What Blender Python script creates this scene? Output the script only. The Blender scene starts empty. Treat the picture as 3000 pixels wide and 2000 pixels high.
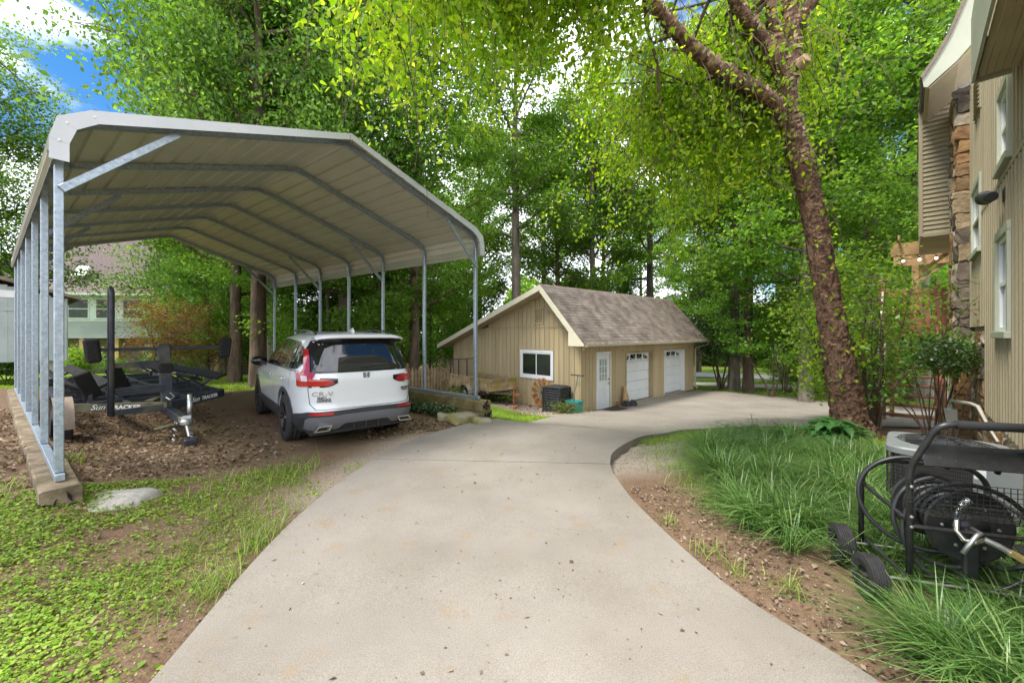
import bpy, bmesh, math, random
import numpy as np
from mathutils import Vector, Matrix, Quaternion, noise as mnoise

SC = bpy.context.scene
COL = SC.collection
R = math.radians

# ---------------------------------------------------------------- camera
EYE = 1.69                     # eye height above the gravel under the carport
cam_d = bpy.data.cameras.new("camera"); cam = bpy.data.objects.new("camera", cam_d); COL.objects.link(cam)
cam_d.sensor_width = 36.0; cam_d.lens = 14.16; cam_d.shift_y = -0.009
cam_d.clip_start = 0.05; cam_d.clip_end = 2000
cam.location = (0, 0, EYE); cam.rotation_euler = (R(90), 0, 0)
SC.camera = cam

# ---------------------------------------------------------------- sky, sun, exposure
SUN_ELEV, SUN_AZ = R(60), R(-118)          # azimuth clockwise from +Y (view direction)
world = bpy.data.worlds.new("World"); SC.world = world; world.use_nodes = True
nt = world.node_tree; nt.nodes.clear()
def wn(t, **k):
    n = nt.nodes.new(t)
    for a, b in k.items(): setattr(n, a, b)
    return n
sky = wn("ShaderNodeTexSky", sky_type='NISHITA', sun_disc=False)
sky.sun_elevation = SUN_ELEV; sky.sun_rotation = SUN_AZ
sky.air_density = 1.0; sky.dust_density = 0.6; sky.ozone_density = 2.0
tc = wn("ShaderNodeTexCoord")
mp = wn("ShaderNodeMapping"); mp.inputs['Scale'].default_value = (1.0, 1.0, 1.9); mp.inputs['Location'].default_value = (2.15, 1.1, .3)
n1 = wn("ShaderNodeTexNoise"); n1.inputs['Scale'].default_value = 1.6; n1.inputs['Detail'].default_value = 7; n1.inputs['Roughness'].default_value = .52
cr = wn("ShaderNodeValToRGB"); cr.color_ramp.elements[0].position = .43; cr.color_ramp.elements[1].position = .53
cr.color_ramp.interpolation = 'EASE'
n2 = wn("ShaderNodeTexNoise"); n2.inputs['Scale'].default_value = 5.0; n2.inputs['Detail'].default_value = 5
cc = wn("ShaderNodeValToRGB"); cc.color_ramp.elements[0].position = .3; cc.color_ramp.elements[1].position = .7
cc.color_ramp.elements[0].color = (7.2, 7.6, 8.4, 1); cc.color_ramp.elements[1].color = (9.6, 9.6, 9.9, 1)
hs = wn("ShaderNodeHueSaturation"); hs.inputs['Saturation'].default_value = 1.4; hs.inputs['Value'].default_value = .52
mx = wn("ShaderNodeMix", data_type='RGBA')
bg = wn("ShaderNodeBackground"); bg.inputs['Strength'].default_value = 0.14
wo = wn("ShaderNodeOutputWorld")
L = nt.links.new
L(tc.outputs['Generated'], mp.inputs['Vector']); L(mp.outputs[0], n1.inputs['Vector']); L(mp.outputs[0], n2.inputs['Vector'])
L(n1.outputs['Fac'], cr.inputs['Fac']); L(n2.outputs['Fac'], cc.inputs['Fac'])
L(sky.outputs[0], hs.inputs['Color']); L(hs.outputs[0], mx.inputs[6]); L(cc.outputs[0], mx.inputs[7]); L(cr.outputs[0], mx.inputs[0])
L(mx.outputs[2], bg.inputs['Color']); L(bg.outputs[0], wo.inputs[0])

sun_d = bpy.data.lights.new("sun", 'SUN'); sun = bpy.data.objects.new("sun", sun_d); COL.objects.link(sun)
sun_d.energy = 2.0; sun_d.angle = R(15); sun_d.color = (1.0, .95, .86)
sdir = Vector((math.sin(SUN_AZ) * math.cos(SUN_ELEV), math.cos(SUN_AZ) * math.cos(SUN_ELEV), math.sin(SUN_ELEV)))
sun.rotation_euler = (-sdir).to_track_quat('-Z', 'Y').to_euler(); sun.location = (10, 10, 40)

SC.view_settings.view_transform = 'Standard'; SC.view_settings.look = 'None'
SC.view_settings.exposure = 1.48; SC.view_settings.gamma = 1.0; SC.view_settings.use_curve_mapping = False
SC.render.engine = 'CYCLES'
SC.cycles.max_bounces = 6; SC.cycles.diffuse_bounces = 4; SC.cycles.use_adaptive_sampling = True; SC.cycles.adaptive_threshold = .02; SC.cycles.glossy_bounces = 3
SC.cycles.transmission_bounces = 4; SC.cycles.transparent_max_bounces = 6; SC.cycles.caustics_reflective = False
SC.cycles.caustics_refractive = False; SC.cycles.use_denoising = True
SC.cycles.sample_clamp_indirect = 6.0

# ---------------------------------------------------------------- materials
MATS = {}
def lin(c):
    return tuple(c) + (1.0,)
def pmat(name, c1, c2=None, scale=6.0, rough=.75, bump=0.0, bscale=None, metallic=0.0, spec=.4, detail=5, stretch=(1, 1, 1),
         obj_var=0.0, island_var=0.0, ramp=(.35, .65), c3=None, s3=1.0, r3=(.55, .7), coat=0.0, coords='pos', nrough=.55, bdist=.02):
    m = bpy.data.materials.new(name); m.use_nodes = True; t = m.node_tree; N = t.nodes; K = t.links.new
    b = N["Principled BSDF"]; b.inputs['Roughness'].default_value = rough; b.inputs['Metallic'].default_value = metallic
    b.inputs['Specular IOR Level'].default_value = spec; b.inputs['Coat Weight'].default_value = coat; b.inputs['Coat Roughness'].default_value = .05
    if coords == 'pos':
        g = N.new("ShaderNodeNewGeometry"); src = g.outputs['Position']
    else:
        g = N.new("ShaderNodeTexCoord"); src = g.outputs['Object']
    mp = N.new("ShaderNodeMapping"); mp.inputs['Scale'].default_value = stretch; K(src, mp.inputs['Vector'])
    out = None
    if c2 is not None:
        n = N.new("ShaderNodeTexNoise"); n.inputs['Scale'].default_value = scale; n.inputs['Detail'].default_value = detail; n.inputs['Roughness'].default_value = nrough
        K(mp.outputs[0], n.inputs['Vector'])
        r = N.new("ShaderNodeValToRGB"); r.color_ramp.elements[0].position = ramp[0]; r.color_ramp.elements[1].position = ramp[1]
        r.color_ramp.elements[0].color = lin(c1); r.color_ramp.elements[1].color = lin(c2)
        K(n.outputs['Fac'], r.inputs['Fac']); out = r.outputs[0]
        if c3 is not None:
            n3 = N.new("ShaderNodeTexNoise"); n3.inputs['Scale'].default_value = s3; n3.inputs['Detail'].default_value = 6; K(mp.outputs[0], n3.inputs['Vector'])
            r3n = N.new("ShaderNodeValToRGB"); r3n.color_ramp.elements[0].position = r3[0]; r3n.color_ramp.elements[1].position = r3[1]
            K(n3.outputs['Fac'], r3n.inputs['Fac'])
            x = N.new("ShaderNodeMix"); x.data_type = 'RGBA'; K(r3n.outputs[0], x.inputs[0]); K(out, x.inputs[6]); x.inputs[7].default_value = lin(c3); out = x.outputs[2]
    for var, kind in ((obj_var, 'o'), (island_var, 'i')):
        if var > 0:
            if kind == 'o':
                q = N.new("ShaderNodeObjectInfo").outputs['Random']
            else:
                q = N.new("ShaderNodeNewGeometry").outputs['Random Per Island']
            mr = N.new("ShaderNodeMapRange"); mr.inputs[3].default_value = 1 - var; mr.inputs[4].default_value = 1 + var; K(q, mr.inputs[0])
            h = N.new("ShaderNodeHueSaturation"); K(mr.outputs[0], h.inputs['Value'])
            if out is not None: K(out, h.inputs['Color'])
            else: h.inputs['Color'].default_value = lin(c1)
            out = h.outputs[0]
    if out is None: b.inputs['Base Color'].default_value = lin(c1)
    else: K(out, b.inputs['Base Color'])
    if bump > 0:
        nb = N.new("ShaderNodeTexNoise"); nb.inputs['Scale'].default_value = bscale or scale * 3; nb.inputs['Detail'].default_value = 6; K(mp.outputs[0], nb.inputs['Vector'])
        bp = N.new("ShaderNodeBump"); bp.inputs['Strength'].default_value = bump; bp.inputs['Distance'].default_value = bdist
        K(nb.outputs['Fac'], bp.inputs['Height']); K(bp.outputs[0], b.inputs['Normal'])
    MATS[name] = m
    return m

def leafmat(name, cols, trans=.45, rough=.45, tint=(1.2, 1.12, .55), obj_var=.15, spec=.35):
    """leaf: diffuse + gloss on top, light passing through; each leaf its own tone"""
    m = bpy.data.materials.new(name); m.use_nodes = True; t = m.node_tree; N = t.nodes; K = t.links.new
    b = N["Principled BSDF"]; b.inputs['Roughness'].default_value = rough; b.inputs['Specular IOR Level'].default_value = spec
    g = N.new("ShaderNodeNewGeometry")
    r = N.new("ShaderNodeValToRGB"); r.color_ramp.interpolation = 'LINEAR'
    e = r.color_ramp.elements
    for i in range(len(cols)):
        if i < 2: e[i].position = i / (len(cols) - 1); e[i].color = lin(cols[i])
    if len(cols) > 2:
        e[1].position = 1.0; e[1].color = lin(cols[-1])
        for i in range(1, len(cols) - 1):
            q = e.new(i / (len(cols) - 1)); q.color = lin(cols[i])
    K(g.outputs['Random Per Island'], r.inputs['Fac'])
    oi = N.new("ShaderNodeObjectInfo"); mr = N.new("ShaderNodeMapRange"); mr.inputs[3].default_value = 1 - obj_var; mr.inputs[4].default_value = 1 + obj_var
    K(oi.outputs['Random'], mr.inputs[0]); h = N.new("ShaderNodeHueSaturation"); K(mr.outputs[0], h.inputs['Value']); K(r.outputs[0], h.inputs['Color'])
    nn = N.new("ShaderNodeTexNoise"); nn.inputs['Scale'].default_value = .9; nn.inputs['Detail'].default_value = 3; K(g.outputs['Position'], nn.inputs['Vector'])
    m2 = N.new("ShaderNodeMapRange"); m2.inputs[1].default_value = .3; m2.inputs[2].default_value = .7; m2.inputs[3].default_value = .68; m2.inputs[4].default_value = 1.28; K(nn.outputs['Fac'], m2.inputs[0])
    h2 = N.new("ShaderNodeHueSaturation"); K(m2.outputs[0], h2.inputs['Value']); K(h.outputs[0], h2.inputs['Color']); h = h2
    K(h.outputs[0], b.inputs['Base Color'])
    tr = N.new("ShaderNodeBsdfTranslucent"); mm = N.new("ShaderNodeMix"); mm.data_type = 'RGBA'; mm.blend_type = 'MULTIPLY'; mm.inputs[0].default_value = 1.0
    K(h.outputs[0], mm.inputs[6]); mm.inputs[7].default_value = (tint[0] * 1.5, tint[1] * 1.5, tint[2] * 1.5, 1); K(mm.outputs[2], tr.inputs['Color'])
    ms = N.new("ShaderNodeMixShader"); ms.inputs[0].default_value = trans; K(b.outputs[0], ms.inputs[1]); K(tr.outputs[0], ms.inputs[2])
    K(ms.outputs[0], N["Material Output"].inputs['Surface'])
    MATS[name] = m
    return m

# ---------------------------------------------------------------- mesh helpers
def put(name, me, mat, parent=None, smooth=False):
    if mat is not None:
        for m in (mat if isinstance(mat, (list, tuple)) else [mat]): me.materials.append(MATS[m] if isinstance(m, str) else m)
    if smooth:
        me.polygons.foreach_set('use_smooth', [True] * len(me.polygons))
    o = bpy.data.objects.new(name, me); COL.objects.link(o)
    if parent is not None: o.parent = parent
    return o

def tag(o, label=None, cat=None, group=None, kind=None):
    if label: o['label'] = label
    if cat: o['category'] = cat
    if group: o['group'] = group
    if kind: o['kind'] = kind
    return o

def root(name, loc=(0, 0, 0), rz=0.0, label=None, cat=None, group=None):
    o = bpy.data.objects.new(name, None); COL.objects.link(o); o.empty_display_size = .2
    o.location = loc; o.rotation_euler = (0, 0, rz)
    return tag(o, label, cat, group)

def copy_tree(o, parent=None):
    c = o.copy(); COL.objects.link(c); c.parent = parent
    for ch in [x for x in o.children]: copy_tree(ch, c)
    return c

class MB:
    """collects shapes and links them as ONE mesh object"""
    def __init__(s): s.v = []; s.f = []; s.mi = []; s.cur = 0
    def add(s, vs, fs):
        k = len(s.v); s.v += [tuple(v) for v in vs]; s.f += [tuple(i + k for i in f) for f in fs]; s.mi += [s.cur] * len(fs); return s
    def box(s, c, d, rot=None):
        x, y, z = d[0] / 2, d[1] / 2, d[2] / 2
        vs = [Vector((sx * x, sy * y, sz * z)) for sx in (-1, 1) for sy in (-1, 1) for sz in (-1, 1)]
        if rot is not None: vs = [rot @ v for v in vs]
        c = Vector(c); vs = [v + c for v in vs]
        return s.add(vs, [(0, 1, 3, 2), (4, 6, 7, 5), (0, 4, 5, 1), (2, 3, 7, 6), (0, 2, 6, 4), (1, 5, 7, 3)])
    def bx(s, x0, x1, y0, y1, z0, z1):
        return s.box(((x0 + x1) / 2, (y0 + y1) / 2, (z0 + z1) / 2), (abs(x1 - x0), abs(y1 - y0), abs(z1 - z0)))
    def beam(s, p, q, w, h, up=(0, 0, 1)):
        p = Vector(p); q = Vector(q); d = (q - p); l = d.length; d.normalize(); u = Vector(up)
        if abs(d.dot(u)) > .99: u = Vector((0, 1, 0))
        a = d.cross(u).normalized(); u = a.cross(d).normalized()
        rot = Matrix((a, d, u)).transposed()
        return s.box((p + q) / 2, (w, l, h), rot)
    def tube(s, pts, r, n=8, cap=True):
        pts = [Vector(p) for p in pts]; rs = r if isinstance(r, (list, tuple)) else [r] * len(pts)
        vs = []; fs = []
        t0 = (pts[1] - pts[0]).normalized(); a = t0.orthogonal().normalized()
        for i, p in enumerate(pts):
            t = ((pts[min(i + 1, len(pts) - 1)] - pts[max(i - 1, 0)])).normalized()
            a = (a - t * a.dot(t)).normalized(); b = t.cross(a)
            for k in range(n):
                th = 2 * math.pi * k / n; vs.append(p + (a * math.cos(th) + b * math.sin(th)) * rs[i])
        for i in range(len(pts) - 1):
            for k in range(n):
                fs.append((i * n + k, i * n + (k + 1) % n, (i + 1) * n + (k + 1) % n, (i + 1) * n + k))
        if cap: fs.append(tuple(range(n - 1, -1, -1))); fs.append(tuple((len(pts) - 1) * n + k for k in range(n)))
        return s.add(vs, fs)
    def lathe(s, prof, n=24, M=None):
        """prof: list of (r, z); about z, then matrix M"""
        vs = []; fs = []
        for r, z in prof:
            for k in range(n):
                th = 2 * math.pi * k / n; vs.append(Vector((r * math.cos(th), r * math.sin(th), z)))
        if M is not None: vs = [M @ v for v in vs]
        for i in range(len(prof) - 1):
            for k in range(n): fs.append((i * n + k, i * n + (k + 1) % n, (i + 1) * n + (k + 1) % n, (i + 1) * n + k))
        return s.add(vs, fs)
    def prism(s, poly, a, b, M=None):
        """poly: (x, z) outline, extruded along y from a to b"""
        n = len(poly); vs = [Vector((p[0], a, p[1])) for p in poly] + [Vector((p[0], b, p[1])) for p in poly]
        if M is not None: vs = [M @ v for v in vs]
        fs = [tuple(range(n)), tuple(range(2 * n - 1, n - 1, -1))] + [(i, i + n, (i + 1) % n + n, (i + 1) % n) for i in range(n)]
        return s.add(vs, fs)
    def grid(s, rows):
        n = len(rows[0]); vs = [v for r in rows for v in r]
        return s.add(vs, [(i * n + j, i * n + j + 1, (i + 1) * n + j + 1, (i + 1) * n + j) for i in range(len(rows) - 1) for j in range(n - 1)])
    def mesh(s, name):
        me = bpy.data.meshes.new(name); me.from_pydata(s.v, [], s.f)
        if any(s.mi): me.polygons.foreach_set('material_index', s.mi)
        me.update(); return me
    def build(s, name, mat, parent=None, smooth=False, bevel=0.0, fix=True, auto=None):
        off = None
        if parent is None:
            a = np.array(s.v); off = Vector((a[:, 0].mean(), a[:, 1].mean(), a[:, 2].min()))
            s.v = [tuple(Vector(v) - off) for v in s.v]
        me = s.mesh(name)
        if fix or bevel:
            bm = bmesh.new(); bm.from_mesh(me)
            if fix: bmesh.ops.recalc_face_normals(bm, faces=bm.faces)
            if bevel > 0:
                es = [e for e in bm.edges if len(e.link_faces) == 2 and e.calc_face_angle(0) > R(35)]
                bmesh.ops.bevel(bm, geom=es, offset=bevel, segments=1, affect='EDGES', clamp_overlap=True)
            bm.to_mesh(me); bm.free()
        o = put(name, me, mat, parent, smooth)
        if auto is not None:
            me.polygons.foreach_set('use_smooth', [True] * len(me.polygons))
            me.set_sharp_from_angle(angle=R(auto))
        if off is not None: o.location = off
        return o

def np_mesh(name, V, F, mat, parent=None, smooth=False, recentre=True):
    """V (n,3) float, F (m,k) int with k 3 or 4 -> ONE mesh object, quickly"""
    V = np.asarray(V, dtype=np.float64); F = np.asarray(F, dtype=np.int32)
    off = None
    if parent is None and recentre:
        off = np.array([V[:, 0].mean(), V[:, 1].mean(), V[:, 2].min()]); V = V - off
    me = bpy.data.meshes.new(name); n, k = F.shape
    me.vertices.add(len(V)); me.vertices.foreach_set('co', V.astype(np.float32).ravel())
    me.loops.add(n * k); me.loops.foreach_set('vertex_index', F.ravel())
    me.polygons.add(n); me.polygons.foreach_set('loop_start', np.arange(0, n * k, k, dtype=np.int32))
    me.update(calc_edges=True)
    o = put(name, me, mat, parent, smooth)
    if off is not None: o.location = off
    return o

def text_mesh(txt, size, shear=0.0, extrude=.002, bold=0.0):
    c = bpy.data.curves.new("lettering", 'FONT'); c.body = txt; c.size = size; c.align_x = 'CENTER'; c.align_y = 'CENTER'
    c.shear = shear; c.extrude = extrude; c.offset = bold; c.resolution_u = 3
    o = bpy.data.objects.new("lettering", c); COL.objects.link(o)
    dg = bpy.context.evaluated_depsgraph_get(); me = bpy.data.meshes.new_from_object(o.evaluated_get(dg))
    bpy.data.objects.remove(o); bpy.data.curves.remove(c)
    return me
def lettering(name, txt, size, M, mat, parent, shear=0.0, extrude=.002, bold=0.0, sx=1.0):
    me = text_mesh(txt, size, shear, extrude, bold)
    me.transform(M @ Matrix.Scale(sx, 4, (1, 0, 0))); me.materials.clear()
    return put(name, me, mat, parent)

def sstep(a, b, x):
    t = np.clip((np.asarray(x, dtype=float) - a) / (b - a), 0, 1); return t * t * (3 - 2 * t)

# ---------------------------------------------------------------- lie of the land
CP_E = (.610, .792); CP_D = (-.792, .610); CP_L = (-4.05, 3.60)     # carport: across, along, front left foot
def ground(x, y):
    x = np.asarray(x, dtype=float); y = np.asarray(y, dtype=float)
    fR = np.interp(y, [-30, 0, 3, 5, 6.5, 8, 10, 12, 14.5, 16, 20, 25, 40, 90], [.10, .04, .02, -.03, -.13, -.28, -.55, -.83, -1.15, -1.2, -1.27, -1.55, -2.2, -3.0])
    fL = np.interp(y, [-30, 2, 9, 12, 15, 25, 60, 90], [.12, .05, 0.0, -.05, -.35, -.95, -1.6, -2.0])
    d = (x - (CP_L[0] + 5.46 * CP_E[0])) * CP_E[0] + (y - (CP_L[1] + 5.46 * CP_E[1])) * CP_E[1]
    t = sstep(-.6, 2.2, d) * sstep(-8.5, -4.0, x)
    z = fL * (1 - t) + fR * t
    dl = (x - CP_L[0]) * CP_E[0] + (y - CP_L[1]) * CP_E[1]           # rise along the left side of the carport
    z = z + .22 * sstep(1.2, -.3, dl) * sstep(16, 5, y) * sstep(-2.4, -4.0, x)
    z = z + .20 * sstep(.8, -1.0, x) * sstep(-9, -6, x) * sstep(11.5, 14, y) * sstep(26, 21, y)      # bank beside the garage gable
    return z
def gz(x, y): return float(ground(x, y))
# ================================================================ the setting
def poly_in(px, py, poly):
    px = np.asarray(px); py = np.asarray(py); c = np.zeros(px.shape, bool); n = len(poly); j = n - 1
    for i in range(n):
        xi, yi = poly[i]; xj, yj = poly[j]
        c ^= ((yi > py) != (yj > py)) & (px < (xj - xi) * (py - yi) / (yj - yi + 1e-12) + xi); j = i
    return c
def resample(pts, n):
    p = np.array(pts, float); d = np.r_[0, np.cumsum(np.hypot(*np.diff(p, axis=0).T))]
    # smooth with Catmull style: dense cubic through points
    t = np.linspace(0, d[-1], n * 8)
    q = np.stack([np.interp(t, d, p[:, k]) for k in (0, 1)], 1)
    ker = np.hanning(4 * 8 + 1); ker /= ker.sum(); h = len(ker) // 2
    qp = np.concatenate([2 * q[0] - q[h:0:-1], q, 2 * q[-1] - q[-2:-h - 2:-1]])
    q = np.stack([np.convolve(qp[:, k], ker, 'valid') for k in (0, 1)], 1)
    d = np.r_[0, np.cumsum(np.hypot(*np.diff(q, axis=0).T))]; t = np.linspace(0, d[-1], n)
    return np.stack([np.interp(t, d, q[:, k]) for k in (0, 1)], 1)

GA = math.atan2(.686, .727)                      # garage turn
GU = (math.cos(GA), math.sin(GA)); GV = (-math.sin(GA), math.cos(GA))
G0 = (2.43, 14.16); GZ = -1.18                   # garage front left corner
def gpt(a, b): return (G0[0] + a * GU[0] + b * GV[0], G0[1] + a * GU[1] + b * GV[1])

edgeL = [(-1.35, -3.5), (-1.55, 0.), (-1.66, 1.89), (-1.74, 2.19), (-1.83, 2.75), (-1.9, 3.34), (-1.92, 4.07), (-1.83, 5.19), (-1.5, 6.4), (-.62, 7.6), (.35, 9.7), (1.35, 12.3), gpt(.55, -.25), gpt(1.2, -.03), gpt(5, -.03), gpt(9.2, -.03), gpt(9.9, -.03), (12.0, 18.4), (13.4, 16.3), (18, 13.0), (26, 9.5)]
edgeR = [(2.6, -3.5), (2.0, 0.), (1.73, 1.89), (1.61, 2.09), (1.4, 2.47), (1.28, 3.08), (1.17, 3.96), (1.18, 4.85), (1.33, 5.46), (1.74, 6.1), (2.45, 7.15), (3.35, 8.1), (5.06, 8.85), (7.5, 8.9), (9.5, 8.6), (12, 8.2), (15, 7.6), (20, 6.5)]
ND = 140
eL = resample(edgeL, ND); eR = resample(edgeR, ND)
DRIVE = [tuple(p) for p in eL] + [tuple(p) for p in eR[::-1]]
NW = 22
# concrete: warm grey, brushed, with tannin stains and small pits
def concrete_mat(name, c1, c2, stain):
    m = pmat(name, c1, c2, scale=.75, detail=9, nrough=.62, rough=.88, spec=.25, ramp=(.3, .7), c3=stain, s3=4.2, r3=(.60, .84))
    t = m.node_tree; N = t.nodes; K = t.links.new; b = N["Principled BSDF"]
    g = N.new("ShaderNodeNewGeometry")
    f = N.new("ShaderNodeTexNoise"); f.inputs['Scale'].default_value = 160; f.inputs['Detail'].default_value = 3; K(g.outputs['Position'], f.inputs['Vector'])
    src = b.inputs['Base Color'].links[0].from_socket
    mr = N.new("ShaderNodeMapRange"); mr.inputs[1].default_value = .3; mr.inputs[2].default_value = .7; mr.inputs[3].default_value = .74; mr.inputs[4].default_value = 1.18; K(f.outputs['Fac'], mr.inputs[0])
    h = N.new("ShaderNodeHueSaturation"); K(src, h.inputs['Color']); K(mr.outputs[0], h.inputs['Value'])
    # dark pits / dirt flecks
    v = N.new("ShaderNodeTexVoronoi"); v.inputs['Scale'].default_value = 9; K(g.outputs['Position'], v.inputs['Vector'])
    n9 = N.new("ShaderNodeTexNoise"); n9.inputs['Scale'].default_value = 25; n9.inputs['Detail'].default_value = 5; K(g.outputs['Position'], n9.inputs['Vector'])
    rr = N.new("ShaderNodeValToRGB"); rr.color_ramp.elements[0].position = .66; rr.color_ramp.elements[1].position = .76; K(n9.outputs['Fac'], rr.inputs['Fac'])
    mu = N.new("ShaderNodeMath"); mu.operation = 'MULTIPLY'; mu.inputs[1].default_value = .45; K(rr.outputs[0], mu.inputs[0])
    x = N.new("ShaderNodeMix"); x.data_type = 'RGBA'; K(mu.outputs[0], x.inputs[0]); K(h.outputs[0], x.inputs[6]); x.inputs[7].default_value = lin((.13, .095, .065))
    nf = N.new("ShaderNodeTexNoise"); nf.inputs['Scale'].default_value = 75; nf.inputs['Detail'].default_value = 4; nf.inputs['Roughness'].default_value = .7; K(g.outputs['Position'], nf.inputs['Vector'])
    rf_ = N.new("ShaderNodeValToRGB"); rf_.color_ramp.elements[0].position = .60; rf_.color_ramp.elements[1].position = .72; K(nf.outputs['Fac'], rf_.inputs['Fac'])
    mu2 = N.new("ShaderNodeMath"); mu2.operation = 'MULTIPLY'; mu2.inputs[1].default_value = .38; K(rf_.outputs[0], mu2.inputs[0])
    y_ = N.new("ShaderNodeMix"); y_.data_type = 'RGBA'; K(mu2.outputs[0], y_.inputs[0]); K(x.outputs[2], y_.inputs[6]); y_.inputs[7].default_value = lin((.15, .105, .07))
    K(y_.outputs[2], b.inputs['Base Color'])
    bp = N.new("ShaderNodeBump"); bp.inputs['Strength'].default_value = .35; bp.inputs['Distance'].default_value = .004; K(f.outputs['Fac'], bp.inputs['Height']); K(bp.outputs[0], b.inputs['Normal'])
    return m
concrete_mat('concrete', (.205, .180, .150), (.300, .270, .234), (.265, .185, .105))
pmat('concrete_old', (.30, .28, .25), (.42, .40, .36), scale=9, bump=.5, rough=.9)
pmat('asphalt', (.26, .26, .26), (.34, .33, .32), scale=20, rough=.9, bump=.2)

drive = root('driveway', (0, 0, 0)); tag(drive, kind='structure')
def near_i(e, p): return int(np.argmin(np.hypot(e[:, 0] - p[0], e[:, 1] - p[1])))
JOINTS = [((-1.66, 1.3), (1.85, 1.2)), ((-1.70, 5.38), (1.21, 5.01)), ((.83, 10.4), (2.45, 7.15)), (gpt(2.3, -.03), (5.0, 8.85)), (gpt(5.8, -.03), (8.0, 8.85)), (gpt(9.6, -.03), (11.5, 8.3))]
cuts = [(0, 0)] + [(near_i(eL, a), near_i(eR, b)) for a, b in JOINTS] + [(ND - 1, ND - 1)]
def sub(e, i0, i1, n):
    t = np.linspace(i0, i1, n); k = np.arange(len(e)); return np.stack([np.interp(t, k, e[:, 0]), np.interp(t, k, e[:, 1])], 1)
for (l0, r0), (l1, r1) in zip(cuts[:-1], cuts[1:]):
    n = max(6, max(l1 - l0, r1 - r0) + 2); A = sub(eL, l0, l1, n); B = sub(eR, r0, r1, n); rows = []
    for i in range(n):
        w = np.linspace(0, 1, NW); p = A[i][None] * (1 - w[:, None]) + B[i][None] * w[:, None]
        z = ground(p[:, 0], p[:, 1]) + .02; rows.append([(p[k, 0], p[k, 1], z[k]) for k in range(NW)])
    def inset(q0, q1):
        out = []
        for p, q in zip(q0, q1):
            p = np.array(p); q = np.array(q); d = q - p; l = max(1e-6, np.hypot(*d[:2])); out.append(tuple(p + d * min(.45, .009 / l)))
        return out
    if l0 > 0: rows[0] = inset(rows[0], rows[1])
    if l1 < ND - 1: rows[-1] = inset(rows[-1], rows[-2])
    mb = MB(); mb.grid(rows)
    low = lambda r: [(p[0], p[1], p[2] - .16) for p in r]
    mb.grid([[r[0] for r in rows], low([r[0] for r in rows])]); mb.grid([[r[-1] for r in rows], low([r[-1] for r in rows])])
    mb.grid([rows[0], low(rows[0])]); mb.grid([rows[-1], low(rows[-1])])
    mb.build('slab', 'concrete', drive)

# ---- ground sheet
def axis(a, b, lo, hi, s):
    c = np.arange(lo, hi + 1e-6, s); left = [lo]; st = s
    while left[-1] > a: st *= 1.22; left.append(left[-1] - st)
    right = [hi]; st = s
    while right[-1] < b: st *= 1.22; right.append(right[-1] + st)
    return np.array(left[:0:-1] + list(c) + right[1:])
gx = axis(-420, 420, -13, 15, .13); gy = axis(-60, 480, 0.2, 21, .13)
X, Y = np.meshgrid(gx, gy); Z = ground(X, Y)
ind = poly_in(X, Y, DRIVE)
rng = np.random.default_rng(3)
def fbm(x, y, s, seed=0):
    out = np.zeros_like(x); a = 1.0
    for o in range(4):
        r = np.random.default_rng(seed + o); k = 5
        for _ in range(k):
            th = r.uniform(0, 6.28); ph = r.uniform(0, 6.28); f = s * 2 ** o * r.uniform(.6, 1.4)
            out += a / k * np.sin((x * math.cos(th) + y * math.sin(th)) * f + ph)
        a *= .55
    return out
near = (np.abs(X) < 20) & (Y < 26)
Z = Z + np.where(near, .02 * fbm(X, Y, 1.7, 5) + .008 * fbm(X, Y, 7, 9), .1 * fbm(X, Y, .25, 2))
# bed on the right lies a little below the slab edge
dR = np.full(X.shape, 9.0)
for p in eR[:90]: dR = np.minimum(dR, np.hypot(X - p[0], Y - p[1]))
Z = Z - .075 * sstep(.9, 0.0, dR) * sstep(4.2, 5.4, Y) * sstep(9, 7, Y) - .02 * sstep(.5, 0, dR)
Z = np.where(ind, np.minimum(Z, ground(X, Y)) - .07, Z)
V = np.stack([X.ravel(), Y.ravel(), Z.ravel()], 1)
ny, nx = X.shape; ii = np.arange(nx * ny).reshape(ny, nx)
F = np.stack([ii[:-1, :-1].ravel(), ii[:-1, 1:].ravel(), ii[1:, 1:].ravel(), ii[1:, :-1].ravel()], 1)

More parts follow.
